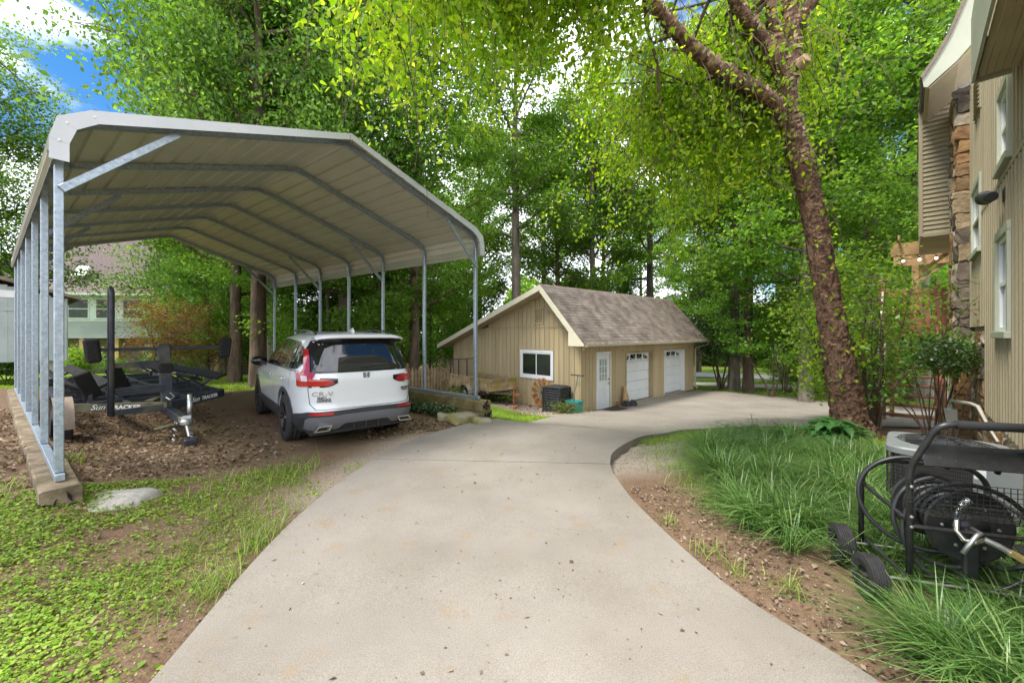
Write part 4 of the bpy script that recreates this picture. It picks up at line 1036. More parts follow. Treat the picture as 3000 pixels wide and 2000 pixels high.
def rear_patch(name, mat, cols, grow=.006, parent=None, nz=6, sm=True):
    """cols: (y, zlow, zhigh) across the rear"""
    m = MB(); m.grid([[(rear_x(y, a + (b - a) * j / nz, grow), y, a + (b - a) * j / nz) for j in range(nz + 1)] for y, a, b in cols]); return m.build(name, mat, parent or car, smooth=sm)
def lerp_cols(keys, n):
    ks = np.array(keys, float); x = np.linspace(ks[0, 0], ks[-1, 0], n); return [(a, np.interp(a, ks[:, 0], ks[:, 1]), np.interp(a, ks[:, 0], ks[:, 2])) for a in x] if ks[0, 0] < ks[-1, 0] else None
for sy in (1, -1):
    side_patch('window_surround', 'car_black_gloss', lerp_cols([(-.62, 1.22, 1.24), (-.50, 1.14, 1.42), (-.15, 1.125, 1.53), (.8, 1.115, 1.575), (1.35, 1.11, 1.545), (1.75, 1.11, 1.42), (2.25, 1.11, 1.16)], 30), sy, .004)
    side_patch('side_window', 'car_glass', lerp_cols([(-.56, 1.23, 1.25), (-.47, 1.17, 1.40), (-.16, 1.155, 1.49)], 8), sy, .008)
    side_patch('side_window', 'car_glass', lerp_cols([(-.11, 1.15, 1.50), (.4, 1.145, 1.54), (.78, 1.14, 1.545)], 8), sy, .008)
    side_patch('side_window', 'car_glass', lerp_cols([(.85, 1.14, 1.545), (1.3, 1.135, 1.525), (1.68, 1.135, 1.41), (2.10, 1.135, 1.18)], 12), sy, .008)
    side_patch('sill_trim', 'chrome', [(x, 1.108, 1.122) for x in np.linspace(-.5, 2.2, 20)], sy, .009, nz=1)
    # door shut lines and handles
    for x_ in (.83, 1.95, -.30):
        m = MB(); rows = [[(x_ + dx, sy * (side_y(x_, z, .003)), z) for dx in (-.004, .004)] for z in np.linspace(.50 if x_ > 0 else .85, 1.10, 10)]; m.grid(rows); m.build('shut_line', 'car_black_gloss', car)
    for x_ in (.12, 1.10):
        m = MB(); m.box((x_, sy * (side_y(x_, .96) + .018), .965), (.20, .028, .034)); m.build('door_handle', 'car_white', car, bevel=.01)
    side_patch('sill', 'car_cladding', [(x, .30, .50) for x in np.linspace(.42, 2.28, 12)], sy, .014, nz=3)
    # mirror
    mr = MB(); ym = side_y(1.85, 1.08) + .13
    mr.lathe([(0, -.10), (.06, -.095), (.10, -.05), (.105, .02), (.09, .07), (.0, .075)], 14, Matrix.Translation((1.82, sy * ym, 1.15)) @ Matrix.Scale(1.25, 4, (0, 1, 0)) @ Matrix.Scale(.85, 4, (0, 0, 1)) @ Matrix.Rotation(R(90), 4, 'Y'))
    mo = mr.build('wing_mirror', 'car_black_gloss', car, smooth=True)
    m = MB(); m.beam((1.86, sy * (ym - .16), 1.06), (1.84, sy * (ym - .02), 1.11), .06, .03); m.build('mirror_arm', 'car_black_gloss', mo)
    # roof rail
    pts = [(x, sy * .585, np.interp(x, [-.62, -.45, .3, 1.0, 1.25], [1.615, 1.685, 1.715, 1.70, 1.655])) for x in np.linspace(-.60, 1.25, 14)]
    MB().tube(pts, .016, 6).build('roof_rail', 'car_black_gloss', car, smooth=True)
# ---- rear
def sym(cols): return cols
rear_patch('hatch_surround', 'car_black_gloss', lerp_cols([(-.73, 1.10, 1.40), (-.64, 1.095, 1.56), (-.55, 1.095, 1.575), (.55, 1.095, 1.575), (.64, 1.095, 1.56), (.73, 1.10, 1.40)], 36), .004, nz=10)
rear_patch('rear_window', 'car_glass', lerp_cols([(-.68, 1.125, 1.30), (-.60, 1.12, 1.48), (0, 1.115, 1.505), (.60, 1.12, 1.48), (.68, 1.125, 1.30)], 30), .010, nz=10)
# spoiler: white roof lip with a black underside and brake light
m = MB(); rows = []
for y in np.linspace(-.66, .66, 25):
    e = 1 - (abs(y) / .66) ** 4; x0 = -.80 - .11 * e ** .5 - .02; zt = 1.585 + .035 * e ** .5
    rows.append([(-.42, y * .96, zt + .050 * e + .012), (-.62, y * .985, zt + .038), (x0, y, zt), (x0 + .005, y, zt - .03), (-.70, y, zt - .045)])
m.grid(rows); m.build('spoiler', 'car_white', car, smooth=True)
m = MB(); rows = [[(-.80 - .11 * max(0, 1 - (abs(y) / .66) ** 4) ** .5 + .004, y, 1.562 + .02 * max(0, 1 - (abs(y) / .66) ** 4)), (-.78, y, 1.53)] for y in np.linspace(-.62, .62, 20)]; m.grid(rows); m.build('spoiler_underside', 'car_black_gloss', car)
m = MB(); m.box((-.918, 0, 1.600), (.012, .52, .022)); m.build('brake_light', 'tail_red', car)
m = MB(); m.tube([(-.99, .06, 1.165), (-.985, -.1, 1.185), (-.975, -.34, 1.19)], [.016, .014, .008], 6); m.build('wiper', 'car_cladding', car)
# lights
for sy in (1, -1):
    L1 = [(y * sy, a, b) for y, a, b in ((.46, .945, .975), (.52, .925, 1.005), (.60, .92, 1.012), (.70, .915, 1.015), (.752, .915, 1.015))]
    rear_patch('tail_lamp', 'tail_red', L1 if sy > 0 else L1, .012)
    fr = [(y * sy, a, b) for y, a, b in ((.41, .955, 1.018), (.47, .925, 1.022), (.52, .908, 1.026), (.60, .90, 1.03), (.76, .895, 1.034))]
    rear_patch('lamp_bezel', 'car_black_gloss', fr, .008)
    L2 = [(y * sy, a, b) for y, a, b in ((.765, .915, 1.09), (.80, .91, 1.10), (.84, .905, 1.105), (.865, .91, 1.09))]
    lp = rear_patch('tail_lamp', 'tail_red', L2, .014)
    rear_patch('reverse_lamp', 'tail_clear', [(y * sy, .985, 1.06) for y in (.772, .80, .83)], .018, lp)
    # wrap onto the flank and the rising blade beside the glass
    side_patch('tail_lamp', 'tail_red', [(-.90, .92, 1.10), (-.84, .925, 1.10), (-.78, .95, 1.085), (-.72, .99, 1.06)], sy, .012)
    m = MB(); rows = []
    for z in np.linspace(1.06, 1.43, 12):
        t_ = (z - 1.06) / .37; yi = np.interp(t_, [0, 1], [.742, .695]); wd = np.interp(t_, [0, .25, 1], [.11, .060, .042])
        yo = min(yi + wd, sl(z)[2] - .012)
        rows.append([(rear_x(y, z, .013), sy * y, z) for y in np.linspace(yi, yo, 5)])
    m.grid(rows); m.build('tail_lamp', 'tail_red', car, smooth=True)
    # lower reflectors, exhausts
    rear_patch('reflector', 'tail_red', [(y * sy, .515, .550) for y in np.linspace(.47, .76, 6)], .040)
    m = MB(); yc = .60 * sy
    out = [(-.12, -.038), (.08, -.038), (.12, .038), (-.065, .038)]; out = [(p * sy * -1, q) for p, q in out]; inn = [(p * .84, q * .66) for p, q in out]
    xr_ = rear_x(.6, .40) - .066
    vs = [(xr_, yc + p, .325 + q) for p, q in out] + [(xr_, yc + p, .325 + q) for p, q in inn] + [(xr_ + .10, yc + p, .325 + q) for p, q in inn] + [(xr_ + .10, yc + p, .325 + q) for p, q in out]
    m.add(vs, [(i, (i + 1) % 4, 4 + (i + 1) % 4, 4 + i) for i in range(4)] + [(4 + i, 4 + (i + 1) % 4, 8 + (i + 1) % 4, 8 + i) for i in range(4)] + [(i, (i + 1) % 4, 12 + (i + 1) % 4, 12 + i) for i in range(4)])
    ex = m.build('exhaust_tip', 'chrome', car)
    m = MB(); m.add([(xr_ + .03, yc + p, .325 + q) for p, q in inn], [(0, 1, 2, 3)]); m.build('exhaust_hole', 'car_black_gloss', ex)
# bumper: dark band, grey garnish, dark diffuser
rear_patch('bumper_band', 'car_cladding', lerp_cols([(-.90, .40, .50), (-.80, .475, .56), (0, .49, .575), (.80, .475, .56), (.90, .40, .50)], 30), .030, nz=4)
rear_patch('bumper_garnish', 'car_silver', lerp_cols([(-.80, .31, .45), (-.76, .285, .485), (-.40, .29, .50), (-.32, .37, .505), (.32, .37, .505), (.40, .29, .50), (.76, .285, .485), (.80, .31, .45)], 40), .034, nz=5)
rear_patch('diffuser', 'car_cladding', lerp_cols([(-.82, .25, .32), (-.36, .23, .33), (-.30, .23, .39), (.30, .23, .39), (.36, .23, .33), (.82, .25, .32)], 30), .018, nz=4)
for y in (-.18, 0, .18): MB().box((rear_x(y, .31) - .03, y, .31), (.05, .012, .12)).build('diffuser_fin', 'car_cladding', car)
for sy in (1, -1): side_patch('bumper_corner', 'car_cladding', lerp_cols([(-.90, .26, .49), (-.72, .26, .46), (-.42, .26, .46)], 8), sy, .016, nz=4)
# hatch shut line
def line_on_rear(p, n=12, w=.004):
    m = MB()
    for (y0, z0), (y1, z1) in zip(p[:-1], p[1:]):
        a = [(rear_x(y0 + (y1 - y0) * i / n, z0 + (z1 - z0) * i / n, .004), y0 + (y1 - y0) * i / n, z0 + (z1 - z0) * i / n) for i in range(n + 1)]
        m.tube(a, w, 4)
    return m
line_on_rear([(.765, .90), (.74, .66), (.68, .585), (-.68, .585), (-.74, .66), (-.765, .90)]).build('hatch_line', 'car_black_gloss', car)
# shark fin
m = MB(); m.add([(-.42, .03, 1.672), (-.42, -.03, 1.672), (-.18, -.01, 1.683), (-.18, .01, 1.683), (-.40, .008, 1.745), (-.40, -.008, 1.745), (-.34, .006, 1.735), (-.34, -.006, 1.735)], [(0, 1, 5, 4), (4, 5, 7, 6), (6, 7, 2, 3), (0, 4, 6, 3), (1, 2, 7, 5)]); m.build('aerial_fin', 'car_white', car)
# badge and lettering (written on the hatch)
def rear_M(y, z, d=.006):
    sl_ = (rear_x(y + .07, z, .004) - rear_x(y - .07, z, .004)) / .14; r_v = Vector((-sl_, -1, 0)).normalized(); up_ = Vector((0, 0, 1)); n_v = r_v.cross(up_)
    M = Matrix((r_v, up_, n_v)).transposed().to_4x4(); M.translation = Vector((rear_x(y, z, .004), y, z)) + n_v * (d - .002); return M
pmat('badge_dark', (.03, .03, .03), None, rough=.4)
bd = root('badge'); bd.parent = car
m = MB(); M_ = rear_M(0, 1.045, .008)
o_ = [(-.052, .04), (.052, .04), (.045, -.04), (-.045, -.04)]; i_ = [(-.044, .032), (.044, .032), (.037, -.032), (-.037, -.032)]
m.add([M_ @ Vector((p[0], p[1], .006)) for p in o_] + [M_ @ Vector((p[0], p[1], .006)) for p in i_], [(k, (k + 1) % 4, 4 + (k + 1) % 4, 4 + k) for k in range(4)])
for pts in ([(-.036, .032), (-.020, .032), (-.012, .004), (.012, .004), (.020, .032), (.036, .032), (.030, -.032), (.016, -.032), (.011, -.006), (-.011, -.006), (-.016, -.032), (-.030, -.032)],):
    m.add([M_ @ Vector((p[0], p[1], .007)) for p in pts], [(0, 1, 2, 9, 10, 11), (2, 3, 8, 9), (3, 4, 5, 6, 7, 8)])
m.build('emblem', 'chrome', bd)
lettering('lettering', 'CR-V', .085, rear_M(.60, .805), 'chrome', car, sx=1.5)
lettering('lettering', 'RUSTY', .030, rear_M(.61, .755), 'badge_dark', car, shear=.3, sx=1.3, bold=.001)
lettering('lettering', 'WALLACE', .030, rear_M(.585, .732), 'badge_dark', car, shear=.3, sx=1.3, bold=.001)
lettering('lettering', 'HONDA', .034, rear_M(.58, .703), 'badge_dark', car, sx=1.5, bold=.001)
lettering('lettering', 'SPORT', .042, rear_M(-.63, .80), 'badge_dark', car, shear=.2, sx=1.5, bold=.002)
lettering('lettering', 'TOURING', .020, rear_M(-.63, .77), 'badge_dark', car, shear=.2, sx=1.5, bold=.001)
# front lamps hint + wheels
for xw in (0, 2.70):
    for sy in (1, -1):
        wh = root('wheel', (xw, sy * .81, .365), 0); wh.parent = car
        Mx = Matrix.Rotation(R(-90 * sy), 4, 'X')           # lathe axis z -> outward
        tr = [(.245, -.115), (.30, -.12), (.345, -.108), (.362, -.085), (.365, -.03)]
        tr = tr + [(.358, -.028), (.358, -.022), (.365, -.020), (.365, .020), (.358, .022), (.358, .028), (.365, .03), (.362, .085), (.345, .108), (.30, .118), (.245, .112)]
        MB().lathe(tr, 40, Mx).build('tyre', 'tyre', wh, smooth=True)
        rm = MB().lathe([(.245, -.1), (.245, .105), (.238, .112), (.225, .10), (.215, .02), (.05, .01), (.0, .01)], 36, Mx).build('rim', 'car_cladding', wh, smooth=True)
        m = MB()
        for k in range(5):
            for da in (-9, 9):
                a0 = R(72 * k + da * .4); a1 = R(72 * k + da)
                p = Mx @ Vector((.05 * math.cos(a0), .05 * math.sin(a0), .075)); q = Mx @ Vector((.232 * math.cos(a1), .232 * math.sin(a1), .098))
                m.beam(p, q, .03, .028, up=(0, sy, 0))
        m.lathe([(0, .10), (.04, .098), (.06, .075), (.06, .02)], 16, Mx); m.lathe([(.224, .085), (.238, .108), (.246, .10)], 36, Mx)
        m.build('spokes', 'rim_black', rm)
# ================================================================ boat trailer under the carport
pmat('trailer_black', (.022, .026, .036), (.04, .045, .058), scale=8, rough=.5, spec=.4, c3=(.10, .095, .06), s3=3.0, r3=(.55, .72))
pmat('carpet_black', (.012, .012, .013), (.028, .027, .027), scale=60, rough=1.0, bump=.5)
pmat('algae_steel', (.055, .055, .035), (.13, .125, .07), scale=6, rough=.8)
pmat('zinc', (.42, .42, .40), (.58, .58, .56), scale=20, rough=.35, metallic=.8)
pmat('decal_white', (.72, .72, .70), None, rough=.5)
pmat('sticker_grey', (.55, .56, .58), (.68, .69, .70), scale=50, rough=.5)
pmat('fender_tan', (.20, .155, .12), (.29, .23, .18), scale=6, rough=.7)
TA = math.atan2(CP_E[1], CP_E[0])                       # local x = across (right), local y = to the rear
bt = root('boat_trailer', (-5.50, 6.45, 0.0), TA, 'black empty pontoon boat trailer parked at the left of the carport', 'trailer')
Zf = .52
def tb_(name, p, q, w, h, mat='trailer_black', parent=bt, bevel=.006, up=(0, 0, 1)): return MB().beam(p, q, w, h, up).build(name, mat, parent, bevel=bevel)
# V bow with rounded corners
for sx in (-1, 1):
    pts = [(0.02 * sx, 0, Zf), (sx * .93, .82, Zf), (sx * 1.0, .90, Zf), (sx * 1.03, 1.0, Zf), (sx * 1.03, 1.15, Zf)]
    m = MB()
    for a, b in zip(pts[:-1], pts[1:]): m.beam(Vector(a) - (Vector(b) - Vector(a)).normalized() * .015, b, .06, .125)
    arm = m.build('bow_arm', 'algae_steel' if sx < 0 else 'trailer_black', bt)
    d = Vector((sx * .91, .82, 0)).normalized(); nrm = Vector((-d.y * -sx, -abs(d.x), 0)) if False else Vector((sx * .82, -.91, 0)).normalized()
    c = Vector((sx * .56, .4866, Zf)) + nrm * .033
    ax = Vector((.91, sx * .82 * 1, 0)).normalized() if sx > 0 else Vector((.91, -.82, 0)).normalized()
    M = Matrix((ax, Vector((0, 0, 1)), ax.cross(Vector((0, 0, 1))))).transposed().to_4x4(); M.translation = c
    lettering('lettering', 'Sun', .12, M @ Matrix.Translation((-.20, .005, 0)), 'decal_white', arm, shear=.45, sx=1.1)
    lettering('lettering', 'TRACKER', .085, M @ Matrix.Translation((.17, -.002, 0)), 'decal_white', arm, shear=.12, sx=1.15, bold=.003)
    tb_('side_rail', (sx * 1.03, 1.15, Zf), (sx * 1.03, 6.6, Zf), .06, .10)
    tb_('inner_rail', (sx * .38, .5, Zf + .0), (sx * .38, 6.6, Zf), .06, .09)
for y in (.95, 1.7, 2.5, 3.3, 4.3, 5.4, 6.5): tb_('cross_member', (-1.0, y, Zf + (.0 if y > 1 else .002)), (1.0, y, Zf), .06, .09 if y != .95 else .11)
tb_('tongue', (0, -.75, .40), (0, 1.0, .50), .11, .11); tb_('tongue_block', (-.16, .42, .53), (.02, .75, .53), .12, .10, 'algae_steel')
# coupler, chains, jack
cpl = MB(); cpl.box((0, -.80, .40), (.10, .24, .09)); cpl.lathe([(0, .06), (.05, .055), (.075, .02), (.075, -.03), (0, -.03)], 14, Matrix.Translation((0, -.93, .375)))
co = cpl.build('coupler', 'zinc', bt, bevel=.008); MB().box((.012, -.921, .415), (.10, .006, .11)).build('label_plate', 'sticker_grey', co)
for sx in (-1, 1):
    m = MB()
    for i in range(9): t_ = i / 8; m.lathe([(.016, -.004), (.022, 0), (.016, .004)], 8, Matrix.Translation((sx * (.08 + .03 * math.sin(t_ * 3)), -.72 - .12 * t_, .36 - .26 * math.sin(t_ * 3.14))) @ Matrix.Rotation(R(90 * (i % 2)), 4, 'Z') @ Matrix.Rotation(R(80), 4, 'Y'))
    m.build('safety_chain', 'zinc', co, smooth=True)
jk = MB().tube([(.12, -.62, .30), (.12, -.62, .74)], .032, 10).build('jack_tube', 'zinc', bt, smooth=True)
MB().tube([(.0, -.93, .36), (.02, -1.0, .18)], .022, 8).build('jack_leg', 'zinc', jk)
MB().box((.03, -1.02, .10), (.16, .10, .10)).build('jack_caster', 'trailer_black', jk, bevel=.02)
tb_('foot_plate', (-.28, -.55, .27), (.0, -.52, .31), .10, .012, 'algae_steel')
# winch stand, cross bar, bow pads
st_ = MB(); st_.beam((0, .05, .46), (-.04, .12, 1.50), .15, .11, up=(0, 1, 0)); sto = st_.build('winch_stand', 'trailer_black', bt, bevel=.01)
MB().box((-.03, .06, 1.12), (.17, .20, .15)).build('winch', 'carpet_black', sto, bevel=.02)
MB().tube([(-.12, .05, 1.03), (.10, .05, 1.03)], .02, 8).build('winch_roller', 'zinc', sto)
MB().tube([(.02, 0, .72), (.06, -.06, .66), (.0, -.08, .62), (-.04, -.04, .66)], .012, 6).build('winch_hook', 'zinc', sto)
bar = tb_('cross_bar', (-.86, .13, 1.43), (.82, .13, 1.43), .05, .05)
for sx, x_ in ((-1, -.84), (1, .80)):
    MB().box((x_, .09, 1.42), (.17, .07, .36), Matrix.Rotation(R(6 * sx), 3, 'Y')).build('bow_pad', 'carpet_black', bar, bevel=.03)
# ladder on the left of the stand: hoop and rungs
hp = [(-.66, -.08, .46), (-.66, -.08, 2.24), (-.66, -.055, 2.31), (-.66, 0, 2.335), (-.66, .055, 2.31), (-.66, .08, 2.24), (-.66, .08, .46)]
ld = MB().tube(hp, .03, 8).build('ladder_hoop', 'trailer_black', bt, smooth=True)
for z in (.50, .82, 1.20):
    m = MB(); m.add([(-.66, -.05, z - .03), (-.66, .05, z - .03), (-.05, .1, z - .07), (-.05, 0, z - .07), (-.66, -.05, z + .03), (-.66, .05, z + .03), (-.05, .1, z + .05), (-.05, 0, z + .05)], [(0, 1, 2, 3), (7, 6, 5, 4), (0, 4, 5, 1), (1, 5, 6, 2), (2, 6, 7, 3), (3, 7, 4, 0)]); m.build('rung', 'trailer_black', bt)
# bunks: tilted carpeted boards, long on both sides, on Y brackets
for sx in (-1, 1):
    for xo, tilt in ((.98, 28), (.60, -28)):
        m = MB(); m.box((sx * xo, 3.7, .84), (.19, 5.6, .05), Matrix.Rotation(R(-tilt * sx), 3, 'Y')); m.build('bunk', 'carpet_black', bt, bevel=.012)
    for y in (1.3, 2.2, 3.1, 4.3, 5.4):
        m = MB(); m.beam((sx * .79, y, .55), (sx * .79, y, .68), .05, .05); m.beam((sx * .79, y, .66), (sx * .98, y, .80), .04, .05, up=(0, 1, 0)); m.beam((sx * .79, y, .66), (sx * .60, y, .80), .04, .05, up=(0, 1, 0)); m.build('bunk_bracket', 'trailer_black', bt)
for (x0, z0, y0) in ((-.82, .80, .72), (-.45, .86, .95)):
    m = MB(); m.box((x0, y0, z0 + .06), (.20, .06, .52), Matrix.Rotation(R(-24), 3, 'Y') @ Matrix.Rotation(R(30), 3, 'X')); g_ = m.build('guide_board', 'carpet_black', bt, bevel=.012)
    MB().beam((x0 + .03, y0 + .06, Zf), (x0 + .03, y0 + .08, z0 + .02), .05, .05).build('guide_post', 'trailer_black', bt)
for sx in (-1, 1):
    wh = root('wheel', (sx * .98, 4.0, .29)); wh.parent = bt; Mx = Matrix.Rotation(R(90 * sx), 4, 'Y')
    MB().lathe([(.15, -.09), (.24, -.095), (.285, -.07), (.29, 0), (.285, .07), (.24, .095), (.15, .09)], 28, Mx).build('tyre', 'tyre', wh, smooth=True)
    MB().lathe([(.16, -.06), (.16, .075), (.12, .05), (.04, .05), (.0, .06)], 20, Mx).build('rim', 'zinc', wh, smooth=True)
wh = root('wheel', (-1.12, .35, .31)); wh.parent = bt     # spare/guard seen behind the left posts
m = MB(); rows = []
for k in range(13):
    a = R(200 * k / 12 - 10); rows.append([(x_, .35 + .36 * math.cos(a), .40 + .36 * math.sin(a)) for x_ in (-1.22, -1.02)])
m.grid(rows); m.build('fender', 'fender_tan', bt, smooth=True)
MB().lathe([(.15, -.09), (.26, -.095), (.305, -.07), (.31, 0), (.305, .07), (.26, .095), (.15, .09)], 28, Matrix.Rotation(R(90), 4, 'Y')).build('tyre', 'tyre', wh, smooth=True)
MB().lathe([(.16, -.07), (.16, .06), (.0, .06)], 20, Matrix.Rotation(R(90), 4, 'Y')).build('rim', 'zinc', wh)

# ================================================================ by the garage gable
def gw(a, b, z=0): p = gpt(a, b); return (p[0], p[1], z)
pmat('plank_mossy', (.24, .175, .095), (.42, .32, .18), scale=5, rough=.95, bump=.6, bscale=20, obj_var=.25, c3=(.26, .22, .05), s3=2.5, r3=(.52, .66))
pmat('steel_dark', (.035, .032, .030), (.07, .06, .055), scale=10, rough=.7)
pmat('wheel_white', (.70, .71, .72), None, rough=.4)
pmat('rust', (.22, .075, .030), (.38, .15, .06), scale=14, rough=.9)
pmat('brick_red', (.36, .16, .08), (.46, .23, .13), scale=20, rough=.95, bump=.4)
ut = root('utility_trailer', gw(-1.2, 3.75, gsurf(*gpt(-1.2, 3.75)) + .03), GA + R(90) + R(-4), 'small plank sided utility trailer with mesh ramp beside the garage', 'trailer')
# local x = along trailer to the rear (away/left), y = width; front (tongue) toward -x
TL, TW, th = 2.75, 1.25, .46
MB().bx(-1.05, TL - 1.05, -TW / 2, TW / 2, .40, .46).build('bed', 'steel_dark', ut)
for sy in (-1, 1):
    for k in range(3):
        MB().bx(-1.05, TL - 1.05, sy * TW / 2 - .02, sy * TW / 2 + .02, .47 + k * .15, .47 + k * .15 + .143).build('side_plank', 'plank_mossy', ut, bevel=.006)
    for x_ in (-1.0, -.45, .1, .65, 1.2, 1.62):
        MB().bx(x_ - .035, x_ + .035, sy * (TW / 2 + .022), sy * (TW / 2 + .065), .40, .94).build('stake', 'plank_mossy', ut, bevel=.005)
for k in range(3): MB().bx(-1.09, -1.05, -TW / 2, TW / 2, .47 + k * .15, .47 + k * .15 + .143).build('head_plank', 'plank_mossy', ut, bevel=.006)
rp = root('ramp', (TL - 1.03, 0, 0)); rp.parent = ut
for (p, q) in (((0, -TW / 2, .46), (.02, -TW / 2, 1.52)), ((0, TW / 2, .46), (.02, TW / 2, 1.52)), ((.02, -TW / 2, 1.52), (.02, TW / 2, 1.52)), ((0, -TW / 2, .5), (0, TW / 2, .5)), ((0, -.2, .5), (.02, -.2, 1.52)), ((0, .22, .5), (.02, .22, 1.52))): MB().beam(p, q, .04, .04).build('bar', 'steel_dark', rp)
m = MB()
for i in range(26): y_ = -TW / 2 + TW * (i + .5) / 26; m.beam((.012, y_, .5), (.012, y_, 1.5), .003, .004)
for i in range(20): m.beam((.012, -TW / 2, .52 + i * .05), (.012, TW / 2, .52 + i * .05), .003, .004)
tag(m.build('mesh_panel', 'steel_dark', rp), kind='stuff')
for sy in (-1, 1):
    wh = root('wheel', (.30, sy * (TW / 2 + .16), .28)); wh.parent = ut; Mx = Matrix.Rotation(R(-90 * sy), 4, 'X')
    MB().lathe([(.15, -.08), (.24, -.085), (.275, -.06), (.28, 0), (.275, .06), (.24, .085), (.15, .08)], 28, Mx).build('tyre', 'tyre', wh, smooth=True)
    m = MB(); m.lathe([(.165, -.05), (.165, .07), (.14, .05), (.06, .04), (.05, .06), (.0, .06)], 20, Mx); m.build('rim', 'wheel_white', wh, smooth=True)
    m = MB(); rows = []
    for k in range(11):
        a = R(18 * k); rows.append([(.30 + .35 * math.cos(a), sy * (TW / 2 + y_), .30 + .33 * math.sin(a)) for y_ in (.03, .27)])
    m.grid(rows); m.build('fender', 'fender_tan', ut, smooth=True)
MB().beam((-1.0, -.4, .40), (-1.75, 0, .40), .06, .06).build('tongue', 'algae_steel', ut); MB().beam((-1.0, .4, .40), (-1.75, 0, .40), .06, .06).build('tongue', 'algae_steel', ut); MB().beam((-1.7, 0, .40), (-2.05, 0, .40), .08, .07).build('coupler', 'rust', ut)
MB().tube([(-1.78, .06, .08), (-1.78, .06, .78)], .028, 8).build('jack', 'rust', ut)
o = MB().bx(-.13, .13, -.10, .10, 0, .09).build('brick', 'brick_red', None, bevel=.006); o.location = Vector(ut.matrix_basis @ Vector((-1.78, .06, 0))) ; o.location.z = gsurf(o.location.x, o.location.y) ; o.rotation_euler = (0, 0, 1.0); tag(o, 'orange brick under the utility trailer jack', 'brick')

# picket fence between carport and garage
pmat('picket_wood', (.20, .145, .080), (.36, .265, .155), scale=5, rough=.95, bump=.5, bscale=22, obj_var=.25)
fa = Vector(pxd_ := ((1165 - 1500) / 1180 * 17.6, 17.6, 0)); fb = Vector(gw(-.15, BD - .2))
fdir = (fb - fa); fl_ = fdir.length; fang = math.atan2(fdir.y, fdir.x)
pf = root('picket_fence', (fa.x, fa.y, -1.12), fang, 'weathered dog eared picket fence between carport and garage', 'fence')
n = int(fl_ / .165)
for i in range(n):
    x_ = i * .165; w_ = .12; h = 1.22 + .04 * math.sin(i * 2.1); zb = gsurf(fa.x + math.cos(fang) * x_, fa.y + math.sin(fang) * x_) + 1.12
    m = MB(); m.prism([(x_, zb - .05), (x_ + w_, zb - .05), (x_ + w_, h - .14), (x_ + w_ * .78, h - .09), (x_ + w_ * .62, h - .02), (x_ + w_ / 2, h), (x_ + w_ * .38, h - .02), (x_ + w_ * .22, h - .09), (x_, h - .14)], -.012, .012); m.build('picket', 'picket_wood', pf)
for z in (.32, .92): MB().bx(-.05, fl_, .014, .055, z, z + .085).build('rail', 'picket_wood', pf)
for x_ in (0.02, fl_ * .5, fl_ - .1): MB().bx(x_, x_ + .09, .058, .15, -.5, 1.34).build('post', 'picket_wood', pf)

# compost bin: black slatted plastic box
pmat('plastic_black', (.018, .019, .022), (.035, .036, .04), scale=6, rough=.5)
cb_p = gpt(-.52, .68); cb = root('compost_bin', (cb_p[0], cb_p[1], gsurf(*cb_p)), GA + R(8), 'black slatted plastic compost bin below the garage window', 'compost bin')
cw, chh = .68, .86
for sx in (-1, 1):
    for sy in (-1, 1): MB().bx(sx * cw / 2 - .035, sx * cw / 2 + .035, sy * cw / 2 - .035, sy * cw / 2 + .035, 0, chh).build('corner_post', 'plastic_black', cb, bevel=.01)
MB().bx(-cw / 2 + .04, cw / 2 - .04, -cw / 2 + .04, cw / 2 - .04, 0, chh - .02).build('liner', 'groove', cb)
for k in range(9):
    z = .05 + k * .088
    for ax in range(4):
        m = MB(); d_ = (cw - .07, .03, .055) if ax < 2 else (.03, cw - .07, .055); c_ = (0, (-1, 1)[ax % 2] * (cw / 2 - .005), z + .03) if ax < 2 else ((-1, 1)[ax % 2] * (cw / 2 - .005), 0, z + .03)
        m.box(c_, d_, Matrix.Rotation(R(18) * ((-1, 1)[ax % 2]) * (1 if ax < 2 else -1), 3, 'X' if ax < 2 else 'Y')); m.build('slat', 'plastic_black', cb)
m = MB(); m.add([(-cw / 2 - .04, -cw / 2 - .04, chh), (cw / 2 + .04, -cw / 2 - .04, chh), (cw / 2 + .04, cw / 2 + .04, chh), (-cw / 2 - .04, cw / 2 + .04, chh), (-cw / 2 + .08, -cw / 2 + .08, chh + .06), (cw / 2 - .08, -cw / 2 + .08, chh + .06), (cw / 2 - .08, cw / 2 - .08, chh + .06), (-cw / 2 + .08, cw / 2 - .08, chh + .06)], [(3, 2, 1, 0), (4, 5, 6, 7), (0, 1, 5, 4), (1, 2, 6, 5), (2, 3, 7, 6), (3, 0, 4, 7)]); m.build('lid', 'plastic_black', cb, bevel=.01)
